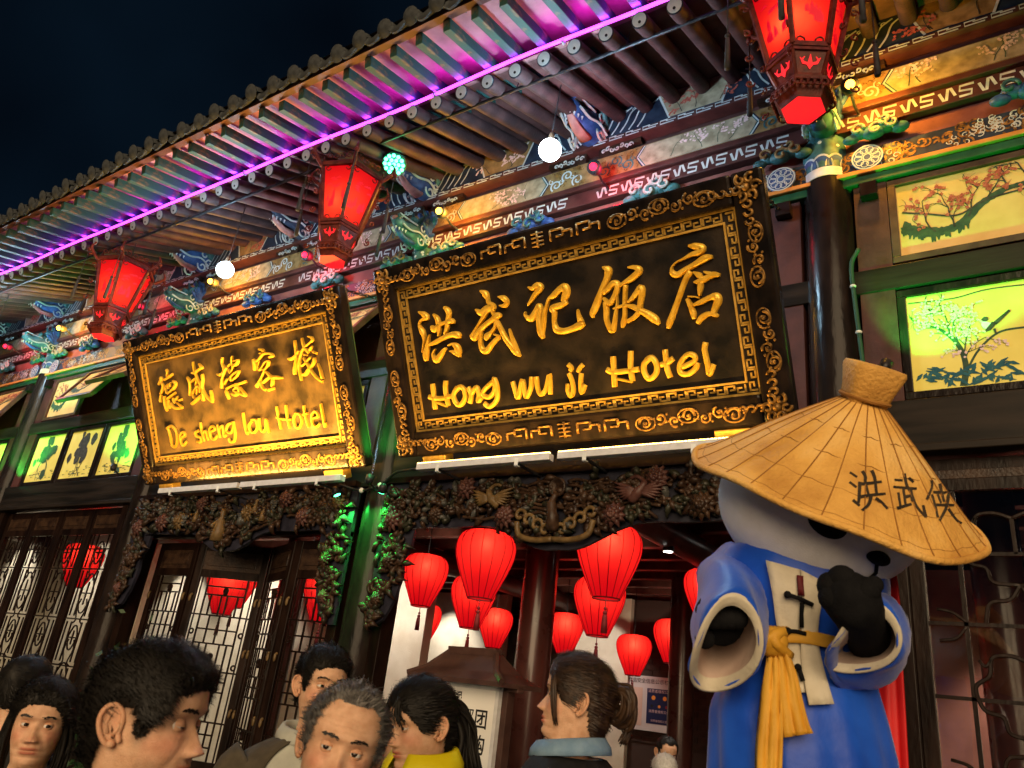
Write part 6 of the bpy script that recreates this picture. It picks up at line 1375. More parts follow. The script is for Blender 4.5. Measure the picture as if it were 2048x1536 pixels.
    # ---- clothes
    def cloth(name, m_, off, zf0, zf1, op=0.0, puff=0.0):
        phs = HPH if op == 0 else [op + (2 * math.pi - 2 * op) * k / 60 for k in range(61)]
        R_ = []
        tb = [r for r in TORSO if zf1 <= r[0] <= zf0]
        if op: tb = tb
        for zf, hw, hd, yo in cr(tb, 3): 
            rg = tring(zf, hw, hd, yo, off, 2.4, phs); R_.append([p + unit(p - np.array((hc[0], hc[1], p[2]))) * puff * math.sin(p[2] * 55 + 3 * math.sin(k * .7)) for k, p in enumerate(rg)])
        g = MB(); g.loft(R_, False, False, op == 0)
        for sx in (-1, 1):
            arm = cr([Bd(sx * .165 * sk, .012, .925 * zn), Bd(sx * .205 * sk, .014, .895 * zn), Bd(sx * .235 * sk, .02, .80 * zn), Bd(sx * .247 * sk, .03, .70 * zn), Bd(sx * .24 * sk, -.01, .62 * zn), Bd(sx * .235 * sk, -.055, .555 * zn)], 4); n_ = len(arm)
            g.tube(arm, [(.062 if i < 3 else .058 - .018 * i / n_) * sk + off * .6 + puff * math.sin(i * 2.6) for i in range(n_)], 16, cap=False)
        o = g.build(name, m_, t, True); s_ = o.modifiers.new('thickness', 'SOLIDIFY'); s_.thickness = .004; s_.offset = 1; return o
    if inner: cloth('shirt', inner, .004, .985, .50)
    cloth('jacket' if inner else 'top', top, .014 if inner else .008, .985, .48, open_, .0025)
    if collar:
        cm, zc, hh, fl, op = collar; g = MB(); R_ = []
        for zz, rr in ((-.012, 0.006), (hh * .55, .006), (hh, .010), (hh * .98, .020), (hh * .35, .026 + fl), (-.008, .030 + fl)):
            R_.append([Bd(math.sin(a) * (.074 * sk + rr), -math.cos(a) * (.072 * sk + rr) + .006, zn + zc + zz - .030 * (math.cos(a) + 1) * .5) for a in np.linspace(op, 2 * math.pi - op, 34)])
        g.loft(R_, False, False, False); o = g.build('collar', cm, t, True); s_ = o.modifiers.new('thickness', 'SOLIDIFY'); s_.thickness = .003
    tm = mat('dark_trousers', (.012, .012, .016), (.022, .022, .028), 20, .8); g = MB()
    for sx in (-1, 1): g.tube(cr([Bd(sx * .08 * sk, .0, .53 * zn), Bd(sx * .095 * sk, 0, .40 * zn), Bd(sx * .095 * sk, -.01, .24 * zn), Bd(sx * .10 * sk, .01, .045)], 4), list(np.linspace(.105, .055, 13)), 14)
    g.build('trousers', tm, t, True)
    for sx in (-1, 1):
        g = MB(); R_ = []
        for yy, w_, h_ in ((.09, .030, .05), (.05, .042, .075), (-.03, .044, .06), (-.11, .046, .045), (-.165, .036, .035), (-.185, .015, .02)): R_.append([Bd(sx * .10 * sk + w_ * math.cos(a), yy, max(.001, h_ * .5 + h_ * .5 * math.sin(a))) for a in np.linspace(0, 2 * math.pi, 12, endpoint=False)])
        g.loft(R_); g.build('shoe', WOODK, t, True)
    return t, Hd, Bd, ex2, ey2, ez2, zn, sk
CR_, CF_ = RW[:, 0], RW[:, 2]                   # camera right and forward, in the world
def fdir(r, f): return (CR_ * r + CF_ * f)
NAVYC = mat('navy_jacket_cloth', (.006, .008, .013), (.013, .016, .024), 30, .85, bump=.2, bscale=300, sheen=.2)
OLIVE = mat('olive_jacket_cloth', (.055, .045, .03), (.08, .066, .045), 30, .85, bump=.2, bscale=300)
SHIRTG = mat('pale_shirt', (.36, .37, .33), (.44, .45, .40), 20, .8); SHIRTW = mat('cream_shirt', (.45, .44, .38), (.52, .5, .44), 20, .8)
YELLOW = mat('yellow_jacket', (.62, .52, .004), (.72, .62, .01), 10, .55, bump=.2, bscale=30)
BLACKC = mat('black_suit_cloth', (.006, .006, .007), (.012, .012, .013), 30, .8, bump=.2, bscale=300)
DENIM = mat('light_blue_shirt', (.14, .24, .36), (.20, .31, .43), 30, .8, bump=.2, bscale=200)
DARKC = mat('dark_coat', (.008, .008, .009), (.015, .014, .014), 20, .85); REDC = mat('red_top', (.25, .02, .04)); WHITEC = mat('white_top', (.6, .6, .58))
# 1 foreground man in profile
fm = add_person('man in a dark navy jacket in sharp profile facing right, closest to the camera', (296, 1440), 1.36, fdir(.995, -.05), 'short', HAIRK, {'stub': .85, 'old': .8, 'nose': .95, 'shut': .42, 'beard': .6}, NAVYC, pitch=.0, gaze=(0, -.3), body_front=fdir(.86, .20), collar=(SHIRTW, -.004, .03, .0, .5), inner=SHIRTW, open_=.42, strand=12000, thick=.015, comb='fwd', nk=.122)
# 2 standing man by the doors
m2 = add_person('slim dark-haired man in an open olive jacket standing before the folding doors', (643, 1371), 2.62, fdir(.52, -.86), 'short', HAIRK, {'old': .5, 'wide': .96, 'beard': .4}, OLIVE, inner=SHIRTG, open_=.62, collar=(SHIRTG, -.002, .032, .004, .42), gaze=(.2, -.05), strand=5000, thick=.019, comb='fwd', body_front=fdir(.35, -.92))
# 3 grey-haired man
m3 = add_person('grey-haired man with a lined forehead looking up, head and eyes only in view', (682, 1494), 1.66, fdir(.16, -.98), 'reced', HAIRG, {'old': 1.0, 'shut': .04, 'wide': 1.06, 'wrinkle': 1.0, 'beard': .4}, DARKC, gaze=(-.25, .12), strand=6500, thick=.010, comb='fwd', pitch=.02, roll=-.15, nk=.14)
# 4 woman with a ponytail in yellow
m4 = add_person('woman in a bright yellow jacket with dark hair in a low ponytail', (842, 1448), 2.32, fdir(-.78, -.60), 'woman', HAIRK, {'fem': 1, 'old': .3, 'nose': .85, 'lip': (.7, .34, .32)}, YELLOW, pitch=.20, collar=(YELLOW, .0, .055, .014, .25), strand=6000, thick=.017, comb='back', brow=.6, body_front=fdir(-.55, -.7), nk=.108)
# 5 woman with a bun
m5 = add_person('woman in profile facing left, brown hair in a bun, light blue collar under black', (1152, 1400), 2.34, fdir(-.97, .12), 'woman', HAIRB, {'fem': 1, 'old': .2, 'nose': .9, 'lip': (.75, .28, .28)}, BLACKC, pitch=-.10, collar=(DENIM, .0, .035, .010, .5), inner=DENIM, open_=.5, strand=7000, thick=.019, comb='back', brow=.6, body_front=fdir(-.8, .45), nk=.132)
# 6 woman at far left
m6 = add_person('woman with a worried look and shoulder-length dark hair at the lower left edge', (82, 1447), 2.42, fdir(.30, -.95), 'woman', HAIRK, {'fem': 1, 'old': .8, 'wide': 1.02, 'lip': (.6, .30, .28)}, DARKC, gaze=(.28, -.08), strand=4500, thick=.022, comb='side', brow=.8)
# 7 face glimpsed behind the bun woman
m7 = add_person('face glimpsed under the chin of the woman with the bun', (1131, 1484), 3.05, fdir(-.75, -.6), 'woman', HAIRK, {'fem': 1, 'nose': .8}, REDC, strand=600, brow=.6, lod=2)
m8 = add_person('dark-haired head in front of the left lattice door, behind the worried woman', (47, 1376), 3.3, fdir(.2, .95), 'short', HAIRK, {}, DARKC, strand=800, thick=.02, lod=2)
m9 = add_person('diner seen deep inside the doorway with bowed head, above a white-haired head', (1333, 1506), 6.3, fdir(.1, -.95), 'reced', HAIRK, {}, WHITEC, strand=300, pitch=.35, lod=2)
m10 = add_person('white-haired person deep inside the doorway, only the crown showing', (1329, 1549), 5.2, fdir(.1, .95), 'short', mat('white_hair', (.45, .46, .47), (.65, .66, .67), 60, .5), {}, WHITEC, strand=600, lod=2)
m11 = add_person('dark-haired person partly hidden behind the woman in yellow, left of her', (800, 1490), 2.95, fdir(-.2, -.95), 'woman', HAIRK, {'fem': 1}, DARKC, strand=400, lod=2)
def locks(owner, Hd, roots, m_, name, wr=.010):
    g = MB()
    for path, r in roots: g.tube([Hd(p) for p in cr(path, 5)], [r * (1 - .75 * (i / (len(cr(path, 5)) - 1)) ** 2) for i in range(len(cr(path, 5)))], 7)
    return g.build(name, m_, owner, True)
def bundle(p0, path, n, spread, r, seed):
    rs = np.random.default_rng(seed); out = []
    for k in range(n):
        o_ = rs.normal(0, spread, 3); pts = []
        for i, p in enumerate(path): f = .4 + .9 * i / len(path) * (1 if i < len(path) - 2 else .7); pts.append(np.array(p) + o_ * f + rs.normal(0, spread * .18, 3))
        out.append((pts, r * rs.uniform(.5, 1.2)))
    return out
locks(m4[0], m4[1], bundle(0, [(0, .098, .045), (0, .135, .02), (.0, .155, -.05), (.01, .15, -.12), (.02, .165, -.19), (.02, .185, -.235)], 70, .022, .009, 3), HAIRK, 'ponytail')
locks(m4[0], m4[1], bundle(0, [(-.045, -.075, .075), (-.062, -.085, .03), (-.066, -.078, -.02)], 16, .007, .005, 4) + bundle(0, [(.02, -.082, .085), (.03, -.098, .05), (.04, -.094, .02)], 22, .012, .004, 5), HAIRK, 'fringe')
locks(m5[0], m5[1], bundle(0, [(0, .115, .055), (.02, .155, .05), (.015, .165, .0), (-.01, .14, -.03), (-.015, .115, .0), (.0, .12, .04)], 50, .012, .010, 6) + bundle(0, [(.0, .16, .01), (.0, .168, -.05), (0, .155, -.09)], 18, .008, .007, 7), HAIRB, 'bun')
locks(m5[0], m5[1], bundle(0, [(.052, -.075, .075), (.071, -.070, .03), (.075, -.058, -.03), (.068, -.045, -.075)], 14, .005, .0042, 8), HAIRB, 'side_lock')
for sx in (-1, 1): locks(m6[0], m6[1], bundle(0, [(sx * .03, -.06, .108), (sx * .068, -.045, .06), (sx * .084, -.01, -.02), (sx * .085, .0, -.10), (sx * .075, .01, -.165)], 46, .013, .008, 11 + sx), HAIRK, 'side_hair')
locks(m6[0], m6[1], bundle(0, [(0, .09, .07), (0, .11, 0), (0, .105, -.08), (0, .09, -.16)], 60, .026, .010, 14), HAIRK, 'back_hair')
# strap of the olive-jacket man's bag
g = MB(); Bd = m2[2]; g.tube(cr([Bd(-.06, .05, 1.39), Bd(-.085, -.10, 1.33), Bd(-.05, -.145, 1.15), Bd(.05, -.145, .95), Bd(.16, -.10, .80)], 5), .018, 6, flat=.3, up=(0, 0, 1)); g.build('bag_strap', BLACKM, m2[0], True)
# potted shrub at the far left
sh = thing('potted_shrub', 'small leafy potted shrub beside the left lattice door behind the women', 'shrub', (-5.6, 3.55, 0))
g = MB(); g.lathe((-5.6, 3.55, 0), [(.16, 0), (.2, .25), (.22, .5), (.2, .5), (.18, .45)], 18); g.build('pot', STONE, sh, True)
g = MB(); rs = np.random.default_rng(5)
for k in range(420):
    p = np.array((-5.6, 3.55, 1.05)) + rs.normal(0, 1, 3) * (.16, .16, .28); d = unit(rs.normal(0, 1, 3)); e = unit(np.cross(d, rs.normal(0, 1, 3))); L = rs.uniform(.05, .1); g.add([p, p + d * L * .5 + e * L * .25, p + d * L, p + d * L * .5 - e * L * .25], [(0, 1, 2, 3)])
g.build('foliage', mat('shrub_leaf', (.012, .035, .01), (.03, .07, .02), 12, .5), sh, kind='stuff')
g = MB()
for k in range(7): g.tube([(-5.6, 3.55, .45), (-5.6 + rs.normal(0, .06), 3.55 + rs.normal(0, .06), .8), (-5.6 + rs.normal(0, .14), 3.55 + rs.normal(0, .14), 1.3)], .012, 5)
g.build('stem', CARV[1], sh)
# ================================================================== person in a panda costume with a straw hat
PY = 2.33
def PP(u, v, y=PY): return AY(u, v, y)
base = PP(1610, 1400); base = np.array((base[0], base[1], 0.0))
pc = thing('costumed_person', 'person in a panda costume, wide straw hat and blue robe, standing right of the doorway', 'costume', tuple(base))
FURW = mat('white_plush', (.84, .82, .78), (.90, .88, .85), 30, .95, bump=.3, bscale=220, sheen=.4); FURK = mat('black_plush', (.005, .005, .006), (.009, .009, .010), 30, .95, bump=.3, bscale=200, spec=.1)
ROBE = mat('blue_satin', (.003, .050, .42), (.008, .095, .62), 5, .45, bump=.35, bscale=14, sheen=.2); CREAMC = mat('cream_cotton', (.52, .47, .36), (.60, .55, .44), 16, .8, bump=.25, bscale=60); LIN = mat('pinkish_lining', (.50, .37, .31), (.58, .45, .38), 8, .75, bump=.25, bscale=30)
SASH = mat('golden_sash', (.50, .25, .02), (.62, .34, .04), 10, .6, bump=.3, bscale=40); CAPE = mat('red_cape', (.50, .01, .015), (.62, .02, .02), 6, .55)
cr0 = lambda u, v, y: AY(u, v, y)
def W(px_, u=1600, v=1250): return px_ * (PY * 1.0) / FPX * .955
# ---- head: one wide rounded ball, slightly flattened
hcn = PP(1642, 1010, PY + .02); rx, ry, rz = .285, .27, .245
g = MB(); R_ = []
ax_u = unit(RW @ np.array((.10, -.97, -.22))); fwd = unit(np.array(ax_u) * 0 + np.cross(np.cross(ax_u, CR_), ax_u)); fx = unit(np.cross(ax_u, np.cross(CR_, ax_u))); fz = ax_u; fy = np.cross(fz, fx)
for i in range(33):
    a = -math.pi / 2 + math.pi * i / 32; R_.append([hcn + fx * rx * math.cos(a) * math.cos(b) * (1 + .05 * math.cos(a) ** 4) + fy * ry * max(math.cos(a), 1e-4) * math.sin(b) + fz * rz * math.sin(a) for b in np.linspace(0, 2 * math.pi, 48, endpoint=False)])
g.loft(R_); hd = g.build('head', FURW, pc, True)
def on_head(u, v, off=0.0):
    d = ray(u, v); d = d / np.linalg.norm(d); o_ = CAM - hcn; A_ = np.array([fx / (rx * 1.03), fy / ry, fz / rz]); D = A_ @ d; O = A_ @ o_; a = D @ D; b = 2 * D @ O; c = O @ O - 1; di = b * b - 4 * a * c
    t_ = (-b - math.sqrt(max(di, 0))) / (2 * a); p = CAM + d * t_; n = unit(fx * np.dot(p - hcn, fx) / rx ** 2 + fy * np.dot(p - hcn, fy) / ry ** 2 + fz * np.dot(p - hcn, fz) / rz ** 2); return p + n * off, n
def patch(poly, m_, name, off=.006, dome=.0):
    ctr = np.mean(np.array(poly, float), 0); V = []; n_ = len(poly); lev = (0, .35, .7, .92, 1.0); offs = (off + dome, off + dome * .9, off + dome * .6, off + dome * .2, -.004)
    V.append(on_head(*ctr, offs[0])[0])
    for l, o_ in zip(lev[1:], offs[1:]):
        for p in poly: q = ctr + (np.array(p) - ctr) * l; V.append(on_head(q[0], q[1], o_)[0])
    Fc = [(0, 1 + k, 1 + (k + 1) % n_) for k in range(n_)]
    for r in range(3):
        for k in range(n_): Fc.append((1 + r * n_ + k, 1 + (r + 1) * n_ + k, 1 + (r + 1) * n_ + (k + 1) % n_, 1 + r * n_ + (k + 1) % n_))
    g = MB(); g.add(V, Fc); return g.build(name, m_, hd, True)
def ell(cu, cv, a, b, rot, n=22): return [(cu + a * math.cos(t) * math.cos(rot) - b * math.sin(t) * math.sin(rot), cv + a * math.cos(t) * math.sin(rot) + b * math.sin(t) * math.cos(rot)) for t in np.linspace(0, 2 * math.pi, n, endpoint=False)]
patch(ell(1655, 1045, 46, 30, .55), FURK, 'eye_patch', .004); patch(ell(1800, 1040, 26, 30, -.5), FURK, 'eye_patch', .004); patch(ell(1755, 1114, 23, 13, .1), FURK, 'nose', .006, .022)
g = MB(); g.tube([on_head(1752, 1128, .004)[0], on_head(1750, 1143, .005)[0], on_head(1735, 1156, .005)[0], on_head(1718, 1152, .005)[0]], .005, 6); g.build('mouth_line', FURK, hd)
for s in (-1, 1):                               # round ears, tucked under the hat
    g = MB(); g.ball(hcn + fx * s * .19 + fz * .10 + fy * .06, .06, 14, 10, 1, .6, 1); g.build('ear', FURK, hd, True)
# ---- straw hat
STRAW = mat('straw_cloth', (.50, .25, .05), (.78, .50, .17), 6, .75, bump=.6, bscale=90, detail=12, c3=(.70, .39, .09), lo=.3, hi=.7); SEAM = mat('straw_seam', (.25, .11, .02), (.32, .15, .03), 20, .8)
ha = unit(RW @ np.array((.25, -.95, -.17))); rc = AY(1664, 985, PY + .0); e1 = unit(np.cross(ha, RW @ np.array((0, 0, 1.0)))); e1 = e1 if np.dot(e1, CR_) > 0 else -e1; e2 = np.cross(ha, e1); e2 = e2 if np.dot(e2, RW[:, 2]) < 0 else -e2
Rr, Hh = .408, .292
hat = thing('straw_hat', 'wide conical straw hat with black characters, worn by the panda costume', 'hat', tuple(rc))
def HP(a, t, off=0.0):                           # t: 0 apex .. 1 rim
    r = Rr * (.115 + .885 * t); z = Hh * (1 - t) ** 1.18; z += .018 * math.sin(math.pi * t); sag = (.012 * math.sin(a * 3 + 1) + .005 * math.sin(a * 7 + 2)) * t * t
    return rc + (e1 * math.cos(a) + e2 * math.sin(a)) * r + ha * (z + sag + off)
NA = 120; TT = np.linspace(0, 1, 26)
g = MB(); g.loft([[HP(a, t, .004 * math.cos(a * 13) * math.sin(math.pi * min(1, t * 1.2)) * .6 - .003 * (abs((t * 5) % 1 - .5) < .04)) for a in np.linspace(0, 2 * math.pi, NA, endpoint=False)] for t in TT], True, False); o = g.build('cone', STRAW, hat, True); s_ = o.modifiers.new('thickness', 'SOLIDIFY'); s_.thickness = .016; s_.offset = -1
for k in range(26):
    a = k * 2 * math.pi / 26 + .07; g = MB(); g.tube([HP(a + .012 * math.sin(t * 5 + k), t, .001) for t in np.linspace(.02, .995, 14)], [.0018] * 14, 5); g.build('seam', SEAM, hat)
for k, t0 in enumerate((.30, .52, .74, .93)):
    g = MB(); g.tube([HP(a, t0 + .012 * abs(math.sin(a * 13)), .0) for a in np.linspace(0, 2 * math.pi, 105)], .0010, 4); g.build('band_stitch', SEAM, hat)
g = MB(); g.tube([HP(a, 1.0, -.002) for a in np.linspace(0, 2 * math.pi, 80)], .010, 8, cap=False); g.build('rim_roll', STRAW, hat, True)
g = MB(); ap = HP(0, 0) - (e1 * Rr * .115); 
R_ = []
for z, r in ((-.02, .050), (.0, .058), (.04, .064), (.095, .078), (.107, .074), (.110, .05)):
    R_.append([ap + ha * (z - .01) + (e1 * math.copysign(abs(math.cos(b)) ** .55, math.cos(b)) + e2 * math.copysign(abs(math.sin(b)) ** .55, math.sin(b))) * r for b in np.linspace(0, 2 * math.pi, 40, endpoint=False)])
g.loft(R_); g.build('top_knob', STRAW, hat, True, auto=50)
g = MB(); g.tube([ap + ha * .0 + (e1 * math.cos(b) + e2 * math.sin(b)) * .068 for b in np.linspace(0, 2 * math.pi, 30)], .006, 6, cap=False); g.build('knob_stitch', SEAM, hat)
HAT = [[[(150,200),(270,270)],[(145,350),(260,430)],[(200,630),(310,720)],[(315,340),(300,600),(290,680)],[(350,170),(400,260),(400,350),(450,540)],[(500,160),(545,270),(560,380),(580,540)],[(320,380),(500,360),(660,340)],[(320,580),(500,550),(720,530)],[(490,570),(450,700),(350,790)],[(560,600),(660,670),(750,770)]],
 [[(860,320),(990,320)],[(840,430),(1210,450)],[(1010,210),(1050,400),(1120,520),(1200,720),(1350,900)],[(1350,900),(1310,710)],[(1080,280),(1160,350)],[(990,450),(1030,700)],[(910,510),(950,740)],[(1030,580),(1120,560)],[(900,760),(1130,690)],[(1110,440),(1140,650)]],
 [[(1440,320),(1440,430),(1370,620)],[(1440,540),(1500,740),(1540,900)],[(1570,370),(1600,500),(1640,660)],[(1470,510),(1700,510)],[(1530,540),(1590,680)],[(1700,510),(1700,620),(1660,780),(1570,950)],[(1500,710),(1800,710)],[(1700,770),(1830,940),(1920,1000)]]]
def on_hat(u, v):
    d = ray(u, v); d = d / np.linalg.norm(d); S = np.linspace(1.5, 3.2, 1701); q = CAM + np.outer(S, d) - rc
    z = q @ ha; a1, a2 = q @ e1, q @ e2; t = (np.hypot(a1, a2) / Rr - .115) / .885; tt = np.clip(t, 0, 1)
    aa = np.arctan2(a2, a1); zz = Hh * (1 - tt) ** 1.18 + .018 * np.sin(math.pi * tt) + (.012 * np.sin(aa * 3 + 1) + .005 * np.sin(aa * 7 + 2)) * tt * tt
    k = np.nonzero((t < 1.02) & (z <= zz + .0035))[0]
    return CAM + d * S[k[0]] if len(k) else None
INKH = mat('black_ink_brush', (.018, .014, .01), (.05, .035, .02), 14, .85)
for chd in HAT:
    g = MB()
    for stn in chd:
        pts = [on_hat(1680 + q[0] * .127, 920 + q[1] * .127) for q in cr(stn, 4)]; pts = [p for p in pts if p is not None]
        if len(pts) > 1: n_ = len(pts); g.ribbon(pts, [.0080 * (1.1 - .35 * i / n_) for i in range(n_)], unit(CAM - pts[0]))
    g.build('brushed_character', INKH, hat)
# ---- robe: broad shoulders, belted waist, full skirt to the ground
prof_l = [(1092, 1475, 1745), (1115, 1445, 1772), (1160, 1432, 1780), (1230, 1440, 1775), (1300, 1462, 1748), (1350, 1458, 1752), (1420, 1425, 1772), (1480, 1420, 1786), (1536, 1418, 1795)]
R_ = []
def robe_ring(cx, cy_, cz, hw, hd, fold):
    out = []
    for b in np.linspace(0, 2 * math.pi, 72, endpoint=False):
        k = 1 + fold * (math.sin(b * 9 + cz * 4) * .6 + math.sin(b * 17 + cz * 7) * .4); out.append(np.array((cx, cy_, cz)) + unit((CR_[0], CR_[1], 0)) * hw * k * math.cos(b) + unit((CF_[0], CF_[1], 0)) * hd * k * math.sin(b))
    return out
pts_l = [PP(a, v) for v, a, b in prof_l]; pts_r = [PP(b, v) for v, a, b in prof_l]
rows = []
for l, r in zip(pts_l, pts_r):
    c = (l + r) / 2; hw = np.linalg.norm((r - l)[:2]) / 2; rows.append((c[2], c[0], c[1], hw))
top = rows[0]; rows = [(top[0] + .06, top[1], top[2], top[3] * .55)] + rows
last = rows[-1]
for z, k in ((1.2, 1.05), (.8, 1.12), (.4, 1.16), (.14, 1.17)): rows.append((z, last[1], last[2], last[3] * k))
CXY = lambda r: (r[1], r[2])
for i, r in enumerate(cr(rows, 4)): R_.append(robe_ring(r[1], r[2] + .03, r[0], r[3], min(r[3] * .80, .24), .014 + .035 * max(0, min(1, (1.85 - r[0]) / .5))))
g = MB(); g.loft(R_); rb = g.build('robe', ROBE, pc, True)
LEG = MB()
for s in (-1, 1):
    c = base + np.array((CR_[0], CR_[1], 0)) * s * .13; LEG.tube([c + EZ * .04, c + EZ * .5, c + EZ * 1.0], [.11, .12, .13], 14); LEG.ball(c + EZ * .07 - np.array((CF_[0], CF_[1], 0)) * .06, .12, 14, 10, 1, 1.3, .58)
LEG.build('legs', FURK, pc, True)
_rr = cr(rows, 4)[::-1]; _zs = np.array([r[0] for r in _rr]); _cx = np.array([r[1] for r in _rr]); _cy = np.array([r[2] for r in _rr]); _hw = np.array([r[3] for r in _rr]); _ur, _uf = unit((CR_[0], CR_[1], 0)), unit((CF_[0], CF_[1], 0))
def front_y(u, v, off=.0):
    """point on the robe's front seen through this pixel"""
    d = ray(u, v); d = d / np.linalg.norm(d); S = np.linspace(1.6, 3.0, 701); p = CAM + np.outer(S, d); z = p[:, 2]
    q = p - np.stack([np.interp(z, _zs, _cx), np.interp(z, _zs, _cy) + .03, z], 1); hw = np.interp(z, _zs, _hw); hd = np.minimum(hw * .80, .24)
    k = np.nonzero((q @ _ur / hw) ** 2 + (q @ _uf / hd) ** 2 <= 1)[0]
    return p[k[0]] - d * (.012 + off) if len(k) else AY(u, v, PY - .2)
def panel(quads, m_, name, off=.0, nu=5):
    """cloth panel following the robe, given left and right edges as pixel columns"""
    R_ = []
    for (ul, vl), (ur, vr) in quads: R_.append([front_y(ul + (ur - ul) * k / nu, vl + (vr - vl) * k / nu, off + .004 * math.sin(k * 2.2 + vl * .05)) for k in range(nu + 1)])
    g = MB(); g.loft(cr_rows(R_, 3), False, False, False); o = g.build(name, m_, pc, True); s_ = o.modifiers.new('thickness', 'SOLIDIFY'); s_.thickness = .006; s_.offset = 0; return o
def cr_rows(R_, k):
    cols = [cr([r[j] for r in R_], k) for j in range(len(R_[0]))]; return [[c[i] for c in cols] for i in range(len(cols[0]))]
panel([((1532, 1120), (1602, 1140)), ((1545, 1190), (1602, 1200)), ((1555, 1260), (1600, 1268)), ((1575, 1330), (1602, 1332)), ((1590, 1385), (1610, 1385))], CREAMC, 'lapel', .006)
panel([((1602, 1140), (1650, 1165)), ((1604, 1200), (1642, 1215)), ((1602, 1268), (1635, 1275)), ((1603, 1332), (1646, 1330)), ((1618, 1410), (1668, 1408))], CREAMC, 'lapel', .014)
panel([((1600, 1205), (1608, 1206)), ((1600, 1255), (1606, 1255))], FURK, 'placket', .02, 2); panel([((1594, 1150), (1606, 1152)), ((1597, 1190), (1608, 1192))], mat('dark_red_cloth', (.10, .008, .012)), 'inner_collar', .018, 2)
for (a, b, c_, d) in ((1575, 1189, 1626, 1210), (1575, 1262, 1612, 1268), (1596, 1335, 1606, 1362)): g = MB(); g.tube([front_y(a, b, .024), front_y((a + c_) / 2, (b + d) / 2 - 2, .026), front_y(c_, d, .024)], .006, 6); g.ball(front_y(a, b, .026), .010, 8, 6); g.build('frog_fastener', FURK, pc, True)
# sash
belt = [front_y(u, v, .02) for u, v in ((1500, 1292), (1540, 1275), (1580, 1272), (1620, 1275), (1660, 1283), (1672, 1286))]
g = MB(); R_ = []
for p in cr(belt, 4): R_.append([p + EZ * z - unit((CF_[0], CF_[1], 0)) * d for z, d in ((-.017, 0), (-.010, .008), (.0, .004), (.010, .009), (.017, 0))])
g.loft(R_, False, False, False); g.build('sash_belt', SASH, pc, True)
kn = front_y(1541, 1283, .035); g = MB(); g.ball(kn, .042, 16, 10, 1.1, .8, .9)
for k in range(6): g.tube(cr([kn + np.array((CR_[0], CR_[1], 0)) * (-.05 + .02 * k) - EZ * .03, kn - np.array((CF_[0], CF_[1], 0)) * .035 + EZ * (.015 - .004 * k), kn + np.array((CR_[0], CR_[1], 0)) * (.045 - .012 * k) + EZ * .03], 4), .014, 7)
g.build('sash_knot', SASH, pc, True)
def tail(path, m_=SASH):
    R_ = []
    for (ul, vl), (ur, vr) in path: R_.append([front_y(ul + (ur - ul) * k / 8, vl + (vr - vl) * k / 8, .030 + .012 * math.sin(k * 1.9 + vl * .012)) for k in range(9)])
    g = MB(); g.loft(cr_rows(R_, 3), False, False, False); o = g.build('sash_tail', m_, pc, True); s_ = o.modifiers.new('thickness', 'SOLIDIFY'); s_.thickness = .005
tail([((1535, 1295), (1556, 1295)), ((1528, 1350), (1562, 1350)), ((1520, 1430), (1566, 1430)), ((1514, 1500), (1566, 1505)), ((1513, 1575), (1563, 1580))])
tail([((1552, 1292), (1570, 1290)), ((1553, 1340), (1592, 1340)), ((1556, 1400), (1606, 1400)), ((1562, 1440), (1618, 1446)), ((1566, 1476), (1627, 1466))])
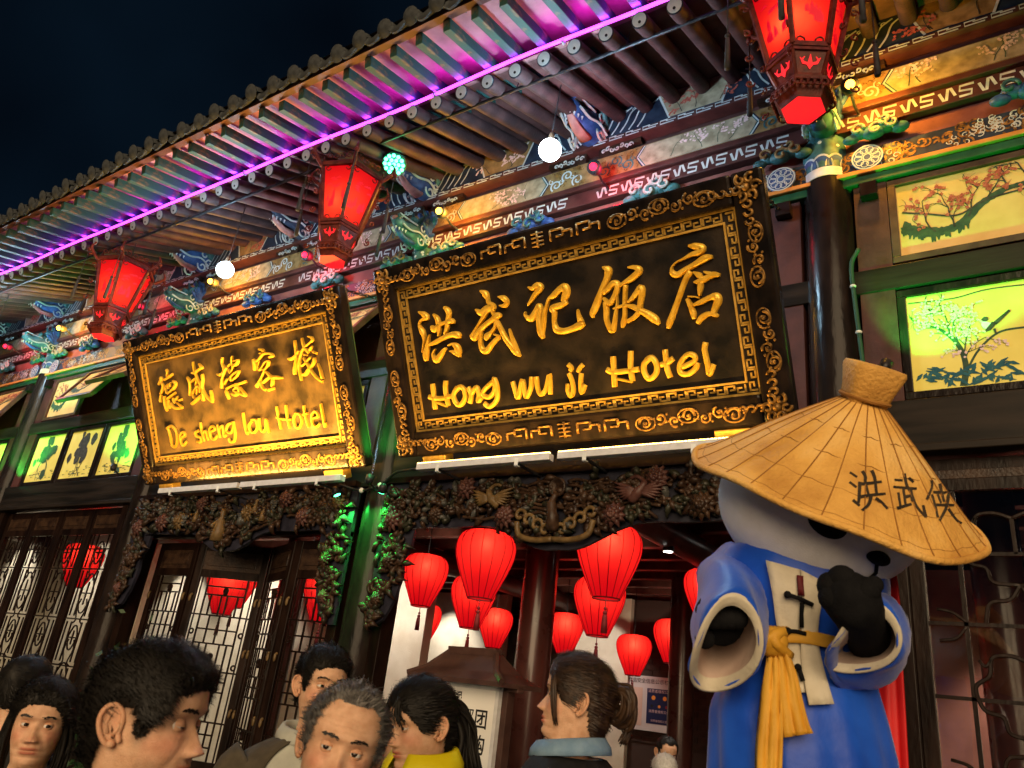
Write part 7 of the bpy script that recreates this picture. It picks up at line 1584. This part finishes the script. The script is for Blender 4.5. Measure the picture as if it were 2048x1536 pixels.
# ---- sleeves: wide cones with cream cuffs and pink lining, black paws inside
def sleeve(sh, mouth_uv, y_m, a_px, b_px, rot, depth_dir, nm):
    """sh shoulder point; mouth ellipse given in pixels at plane y_m"""
    ctr = AY(*mouth_uv, y_m); sc_ = np.linalg.norm(AY(mouth_uv[0] + 1, mouth_uv[1], y_m) - ctr); rt = CR_; up_ = -RW[:, 1]
    A_ = (rt * math.cos(rot) + up_ * math.sin(rot)) * a_px * sc_; B_ = (-rt * math.sin(rot) + up_ * math.cos(rot)) * b_px * sc_; ddir = unit(depth_dir)
    mouth = lambda b, k=1.0: ctr + A_ * k * math.cos(b) + B_ * k * math.sin(b) + ddir * (.05 * math.sin(b) + .03 * math.cos(2 * b))
    bs = np.linspace(0, 2 * math.pi, 48, endpoint=False); R_ = []
    for i in range(9):
        t = i / 8; r0 = .10 if nm == 'l' else .085; e_ = unit(np.cross(unit(ctr - sh), up_)); f_ = np.cross(e_, unit(ctr - sh)); ring = []
        for b in bs:
            s0 = sh + rt * r0 * math.cos(b) + up_ * r0 * 1.15 * math.sin(b); s1 = mouth(b, .985); q = s0 * (1 - t) + s1 * t; q = q - EZ * .05 * math.sin(math.pi * t) * (.5 - .5 * math.sin(b)) + (s1 - ctr) * .10 * math.sin(math.pi * t); q += unit(q - (sh * (1 - t) + ctr * t)) * .008 * math.sin(b * 5 + t * 9); ring.append(q)
        R_.append(ring)
    g = MB(); g.loft(R_, True, False); o = g.build('sleeve', ROBE, pc, True); s_ = o.modifiers.new('thickness', 'SOLIDIFY'); s_.thickness = .005; s_.offset = 0
    g = MB(); g.loft([[mouth(b, 1.035) + unit(sh - ctr) * .008 for b in bs], [mouth(b, 1.037) - unit(sh - ctr) * .003 for b in bs], [mouth(b, .985) - unit(sh - ctr) * .005 for b in bs], [mouth(b, .80 + .015 * math.sin(3 * b)) + unit(sh - ctr) * .012 for b in bs]], False, False); g.build('cuff', CREAMC, o, True)
    g = MB(); g.loft([[mouth(b, .80 + .015 * math.sin(3 * b)) + unit(sh - ctr) * .012 for b in bs], [mouth(b, .70) + unit(sh - ctr) * .10 for b in bs], [mouth(b, .45) + unit(sh - ctr) * .18 for b in bs], [mouth(b, .1) + unit(sh - ctr) * .2 for b in bs]], False, True); g.build('lining', LIN, o, True)
    return ctr, A_, B_, o
shL = PP(1462, 1165, PY + .02); cL, aL, bL_, sL = sleeve(shL, (1448, 1296), PY - .34, 64, 108, -.05 - .12, (CF_ * -1), 'l')
shR = PP(1752, 1262, PY + .04); cR, aR, bR, sR = sleeve(shR, (1722, 1284), PY - .24, 66, 90, -.30, (CF_ * -1), 'r')
def paw(pts, rad, nm, tips):
    g = MB(); g.tube(cr(pts, 4), np.interp(np.linspace(0, 1, (len(pts) - 1) * 4 + 1), np.linspace(0, 1, len(rad)), rad), 16)
    for p, r in tips: g.ball(p, r, 12, 8)
    g.build(nm, FURK, pc, True)
pl = cL + RW @ np.array((.012, -.045, .05)); paw([shL, (shL + pl) / 2 + CF_ * .05, pl + CF_ * .06, pl], [.05, .05, .06, .058], 'arm', [(pl + RW @ np.array((.018 * k, -.02 - .01 * (k == 0), -.02)), .028) for k in (-1.6, -.5, .6, 1.7)] + [(pl + RW @ np.array((-.05, .035, -.01)), .026)])
pa = [AY(1745, 1310, PY + .02), AY(1735, 1270, PY - .10), AY(1716, 1225, PY - .25), AY(1704, 1200, PY - .315), AY(1698, 1178, PY - .29)]
paw(pa, [.05, .055, .062, .068, .05], 'arm', [(AY(u, v, PY - .33), r) for u, v, r in ((1662, 1172, .034), (1684, 1160, .036), (1732, 1182, .034), (1748, 1170, .022), (1668, 1194, .038))])
# ---- cape behind
g = MB(); R_ = []
for v, a, b in ((1130, 1690, 1790), (1200, 1700, 1800), (1330, 1710, 1806), (1430, 1710, 1812), (1536, 1712, 1818), (1640, 1715, 1825)): R_.append([AY(a + (b - a) * k / 10, v, PY + .24 + .015 * math.sin(k * 1.7)) for k in range(11)])
R_.append([np.array((p[0], p[1], .3)) for p in R_[-1]])
g.loft(cr_rows(R_, 3), False, False, False); o = g.build('cape', CAPE, pc, True); s_ = o.modifiers.new('thickness', 'SOLIDIFY'); s_.thickness = .006
